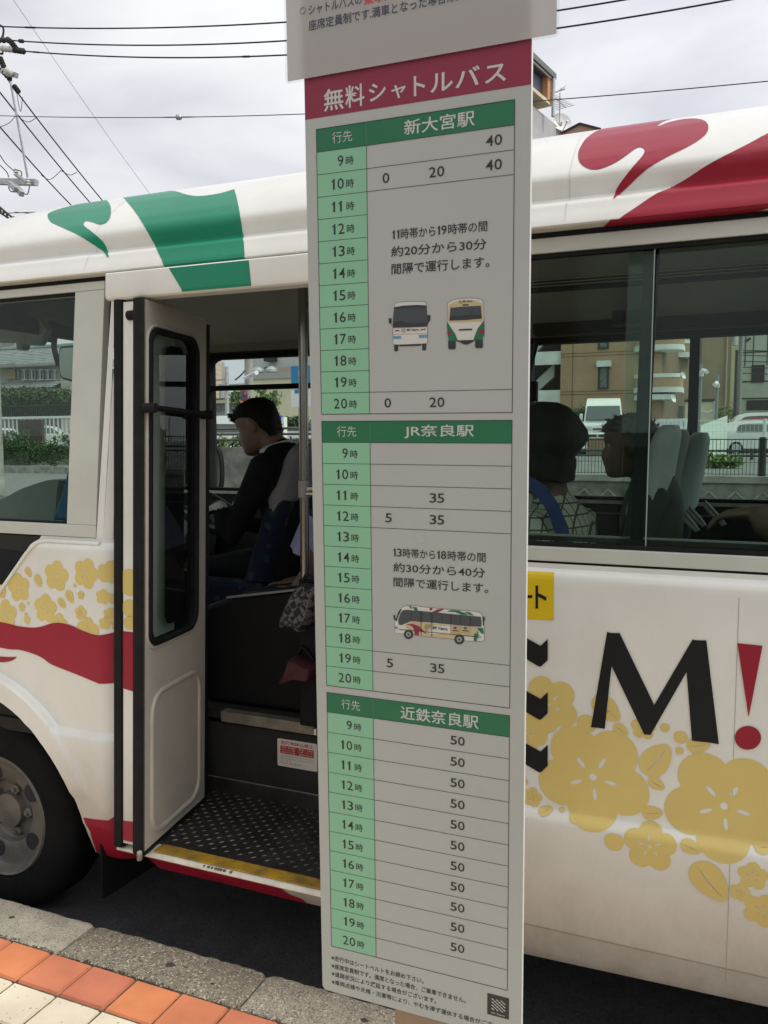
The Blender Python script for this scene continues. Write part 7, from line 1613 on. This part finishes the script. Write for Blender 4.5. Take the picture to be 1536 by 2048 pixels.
k = MB(); c, f, l, u = fr_; q_ = random.Random(5)
for _ in range(110): p = c+f*.088+l*q_.uniform(-.055, .055)+u*q_.uniform(.055, .092); k.tube([p, p+(f*.7+u*q_.uniform(-.1, .6)+l*q_.uniform(-.3, .3)).normalized()*q_.uniform(.010, .022)], [.0026, .0006], M_hairk, 4)
k.build('fringe', dvr, local=True)
k = MB(); nb0 = hip_+(Vector((0, 0, 1))+Vector((-1, 0, 0))*.17).normalized()*.525
ring_ = lambda c_, r_, dz: [Vector((c_.x+r_*1.12*math.cos(a), c_.y+r_*1.02*math.sin(a), c_.z+dz+.028*math.cos(a))) for a in np.linspace(0, 2*math.pi, 32, endpoint=False)]
k.loft([ring_(nb0, .074, -.02), ring_(nb0+Vector((-.010, 0, 0)), .0715, .008), ring_(nb0+Vector((-.012, 0, 0)), .069, .012), ring_(nb0+Vector((-.010, 0, 0)), .066, .006)], M_shirtw, caps=False); k.build('shirt_collar', dvr, local=True, smooth=60)
# passenger in profile ----------------------------------------------------------------
M_coat = mat('jacket_grey', (.10, .105, .10), .9, var=.2, vscale=10); M_hairg = mat('hair_grey', (.10, .10, .098), .6, var=.5, vscale=40)
PY_ = 3.32; hc = Vector(at(1258, 892, PY_)); hip_ = Vector((hc.x+.10, PY_, 1.15))
ps, fr_ = person('person with short grey hair in a grey jacket, in profile before the pale seat cover', hip_, (-1, 0), .06, .20,
    [((hip_.x-.06, PY_-.24, 1.33), (hip_.x-.30, PY_-.12, 1.26), (-1, .2, -.1)), ((hip_.x-.06, PY_+.24, 1.33), (hip_.x-.30, PY_+.12, 1.26), (-1, -.2, -.1))],
    [((hip_.x-.43, PY_-.09, 1.16), (hip_.x-.42, PY_-.09, .83)), ((hip_.x-.43, PY_+.09, 1.16), (hip_.x-.42, PY_+.09, .83))],
    hc, (-1, -.06, -.10), (-.08, 0, 1), M_skinb, M_coat, M_coat, hsc=1.0)
hg_ = [(-.060, -.062, -.088, .05), (-.04, -.048, -.097, .066), (-.015, -.028, -.104, .074), (.01, -.005, -.109, .079), (.03, .02, -.110, .081), (.05, .060, -.110, .081), (.066, .094, -.107, .079), (.085, .093, -.100, .074), (.103, .072, -.084, .063), (.117, .040, -.058, .044), (.126, .0, -.03, .018)]
hair(ps, fr_, hg_, M_hairg, 1.0, 420, 8, sl=.018)
# passenger in the black hat --------------------------------------------------------
def tattersall():
    m = bpy.data.materials.new('checked_shirt'); m.use_nodes = True; t = m.node_tree; p = t.nodes['Principled BSDF']; p.inputs['Roughness'].default_value = .9
    tcn = t.nodes.new('ShaderNodeTexCoord'); sx = t.nodes.new('ShaderNodeSeparateXYZ'); t.links.new(tcn.outputs['Object'], sx.inputs[0]); prev = None
    for ax, fr, off in (('X', 26, .2), ('Y', 26, .4), ('Z', 26, .0)):
        a = t.nodes.new('ShaderNodeMath'); a.operation = 'MULTIPLY_ADD'; a.inputs[1].default_value = fr; a.inputs[2].default_value = off; t.links.new(sx.outputs[ax], a.inputs[0])
        b = t.nodes.new('ShaderNodeMath'); b.operation = 'FRACT'; t.links.new(a.outputs[0], b.inputs[0])
        c_ = t.nodes.new('ShaderNodeMath'); c_.operation = 'LESS_THAN'; c_.inputs[1].default_value = .13; t.links.new(b.outputs[0], c_.inputs[0])
        if prev is None: prev = c_
        else:
            d = t.nodes.new('ShaderNodeMath'); d.operation = 'MAXIMUM'; t.links.new(prev.outputs[0], d.inputs[0]); t.links.new(c_.outputs[0], d.inputs[1]); prev = d
    mxn = t.nodes.new('ShaderNodeMix'); mxn.data_type = 'RGBA'; mxn.inputs['A'].default_value = (.46, .45, .38, 1); mxn.inputs['B'].default_value = (.07, .06, .05, 1)
    t.links.new(prev.outputs[0], mxn.inputs['Factor']); t.links.new(mxn.outputs['Result'], p.inputs['Base Color']); return m
HY_ = 2.80; hc = Vector(at(1082, 915, HY_)); hip_ = Vector((hc.x+.06, HY_, 1.06)); M_check = tattersall()
ph, fr_ = person('person in a big black cap and checked shirt with a blue shoulder strap', hip_, (-.96, .28), .06, .205,
    [((hip_.x+.02, HY_-.26, 1.26), (hip_.x-.24, HY_-.16, 1.18), (-1, .2, -.1)), ((hip_.x+.06, HY_+.26, 1.30), (hip_.x-.2, HY_+.2, 1.22), (-1, -.2, -.1))],
    [((hip_.x-.43, HY_-.09, 1.10), (hip_.x-.42, HY_-.09, .83)), ((hip_.x-.43, HY_+.09, 1.10), (hip_.x-.42, HY_+.09, .83))],
    hc, (-.96, .25, -.05), (0, 0, 1), M_skinb, M_check, M_suit)
M_hat = mat('hat_black', (.012, .013, .014), .85, var=.35, vscale=22)
k = MB(); c = Vector(at(1085, 878, HY_)); zt_ = at(1085, 803, HY_)[2]-c.z; n = 40; pr = [(.0, zt_), (.05, zt_-.006), (.085, zt_-.022), (.12, zt_-.056), (.145, zt_-.10), (.152, zt_-.125), (.143, zt_-.148), (.122, zt_-.170), (.112, zt_-.185), (.112, zt_-.225), (.108, zt_-.262), (.10, zt_-.265)]
k.loft([[c+Vector((r_*math.cos(a)*(1+.02*math.sin(5*a+h*40)), r_*math.sin(a)*.96, h+.010*math.sin(3*a)*(r_/.15))) for a in np.linspace(0, 2*math.pi, n, endpoint=False)] for r_, h in [(max(a, .002), b) for a, b in pr]], M_hat); ht = k.build('cap', ph, local=True, smooth=60)
k = MB()
for a in np.linspace(0, 2*math.pi, 14, endpoint=False): k.tube([c+Vector((.1135*math.cos(a), .109*math.sin(a), zt_-.19)), c+Vector((.1135*math.cos(a), .109*math.sin(a), zt_-.222))], .0018, M_dark, 4)
k.build('cap_seam', ht, local=True)
k = MB(); M_strap = mat('strap_blue', (.02, .045, .16), .7)
sp_ = [at(u, v, y) for u, v, y in ((1048, 962, 2.66), (1062, 968, 2.62), (1085, 985, 2.59), (1105, 1015, 2.58), (1122, 1055, 2.58), (1132, 1100, 2.58))]
pts = [Vector(p) for p in sp_]; rr = []
for i, p in enumerate(pts):
    d = (pts[min(i+1, 5)]-pts[max(i-1, 0)]).normalized(); s_ = d.cross(Vector((0, 1, 0))).normalized()*.021; rr.append([p-s_, p+s_, p+s_+Vector((0, .006, 0)), p-s_+Vector((0, .006, 0))])
k.loft(rr, M_strap); k.build('shoulder_strap', ph, local=True)
# passengers mostly hidden: behind the board, and at the right edge -------------------
M_lav = mat('lavender_cloth', (.27, .26, .44), .9, var=.2, vscale=8); QY = 3.0; hc = Vector(at(690, 905, QY)); hip_ = Vector((hc.x+.05, QY, 1.13))
pl_, fr_ = person('person in a lavender sleeved top seated beside the chrome pole, mostly behind the board', hip_, (-1, 0), .03, .20,
    [(tuple(at(632, 1140, QY-.05)), tuple(at(588, 1190, QY-.06)), (-.9, .1, -.45)), ((hip_.x-.06, QY+.24, 1.3), (hip_.x-.3, QY+.1, 1.2), (-1, 0, -.2))],
    [((hip_.x-.42, QY-.10, 1.14), (hip_.x-.40, QY-.10, .83)), ((hip_.x-.42, QY+.10, 1.14), (hip_.x-.40, QY+.10, .83))],
    hc, (-1, 0, -.05), (0, 0, 1), M_skinb, M_lav, M_suit, sleeve=.4)
hair(pl_, fr_, hg_, M_hairk, 1.0, 100, 9)
k = MB(); a_, b_ = Vector(at(640, 1030, QY-.08)), Vector(at(620, 1108, QY-.05)); ax = (b_-a_).normalized()
n = 30; k.loft([[a_.lerp(b_, t_)+(Vector((0, 1, 0))*math.cos(q_)*(.075+.012*t_*math.sin(4*q_))+ax.cross(Vector((0, 1, 0)))*math.sin(q_)*(.062+.022*t_+.008*t_*math.sin(6*q_))) for q_ in np.linspace(0, 2*math.pi, n, endpoint=False)] for t_ in (0, .3, .6, .85, 1.0)], M_lav, caps=False); k.build('sleeve', pl_, local=True, smooth=60)
def hound():
    m = bpy.data.materials.new('houndstooth'); m.use_nodes = True; t = m.node_tree; p = t.nodes['Principled BSDF']; p.inputs['Roughness'].default_value = .9
    tcn = t.nodes.new('ShaderNodeTexCoord'); mpn = t.nodes.new('ShaderNodeMapping'); mpn.inputs['Rotation'].default_value = (0, rad(38), 0); mpn.inputs['Scale'].default_value = (1, .2, 1)
    c_ = t.nodes.new('ShaderNodeTexChecker'); c_.inputs['Scale'].default_value = 38; c_.inputs['Color1'].default_value = (.10, .097, .093, 1); c_.inputs['Color2'].default_value = (.012, .012, .013, 1)
    n = t.nodes.new('ShaderNodeTexNoise'); n.inputs['Scale'].default_value = 45; ad = t.nodes.new('ShaderNodeVectorMath'); ad.operation = 'MULTIPLY_ADD'; ad.inputs[1].default_value = (.022, .022, .022)
    t.links.new(tcn.outputs['Object'], mpn.inputs['Vector']); t.links.new(tcn.outputs['Object'], n.inputs['Vector']); t.links.new(n.outputs['Color'], ad.inputs[0]); t.links.new(mpn.outputs['Vector'], ad.inputs[2]); t.links.new(ad.outputs['Vector'], c_.inputs['Vector']); t.links.new(c_.outputs['Color'], p.inputs['Base Color']); return m
def bag(name, px, Y, th, m, label, strap=None):
    t = thing(name, label, 'bag', tuple(at(px[0][0], px[0][1], Y))); k = MB(); P = [Vector(at(u, v, Y)) for u, v in spline(px, 4)]; c_ = sum(P, Vector())/len(P)
    k.loft([[c_+(p-c_)*s_+Vector((0, d, 0)) for p in P] for s_, d in ((.75, -th), (.94, -th*.7), (1, 0), (.94, th*.7), (.75, th))], m); k.build('pouch', t, smooth=50)
    k = MB(); k.tube([tuple(at(u, v, Y)) for u, v in spline(strap, 5, False)], .006, M_black, 8); k.build('strap', t, smooth=60)
bag('handbag', [(604, 1168), (628, 1172), (640, 1180), (632, 1225), (616, 1255), (604, 1262), (586, 1252), (566, 1252), (572, 1225), (586, 1195)], 2.56, .05, hound(), 'black and grey houndstooth bag held beside the chrome pole', [(606, 1170), (612, 1150), (630, 1158)])
bag('handbag', [(592, 1310), (626, 1325), (640, 1330), (634, 1358), (600, 1354), (568, 1364), (578, 1340)], 2.60, .06, mat('bag_red', (.045, .004, .008), .7), 'dark red bag in the shade of the bus floor, below the houndstooth one', [(594, 1312), (606, 1295), (628, 1322)])
M_brown = mat('brown_jacket', (.16, .105, .075), .9, var=.2, vscale=9); EY = 2.62; hip_ = Vector((at(1560, 900, EY)[0]+.10, EY, 1.12)); hc = Vector((hip_.x-.02, EY, 1.82))
pe, fr_ = person('person in a brown jacket at the right edge, forearm raised behind the bus window', hip_, (-1, .1), .02, .20,
    [(tuple(at(1545, 1050, EY-.06)), tuple(at(1515, 1025, EY-.03)), (-.7, .2, -.1)), ((hip_.x-.06, EY+.24, 1.3), (hip_.x-.28, EY+.1, 1.22), (-1, 0, -.2))],
    [((hip_.x-.42, EY-.10, 1.13), (hip_.x-.40, EY-.10, .83)), ((hip_.x-.42, EY+.10, 1.13), (hip_.x-.40, EY+.10, .83))],
    hc, (-1, 0, -.05), (0, 0, 1), M_skinb, M_brown, M_suit)
hair(pe, fr_, hg_, M_hairk, 1.0, 100, 12)
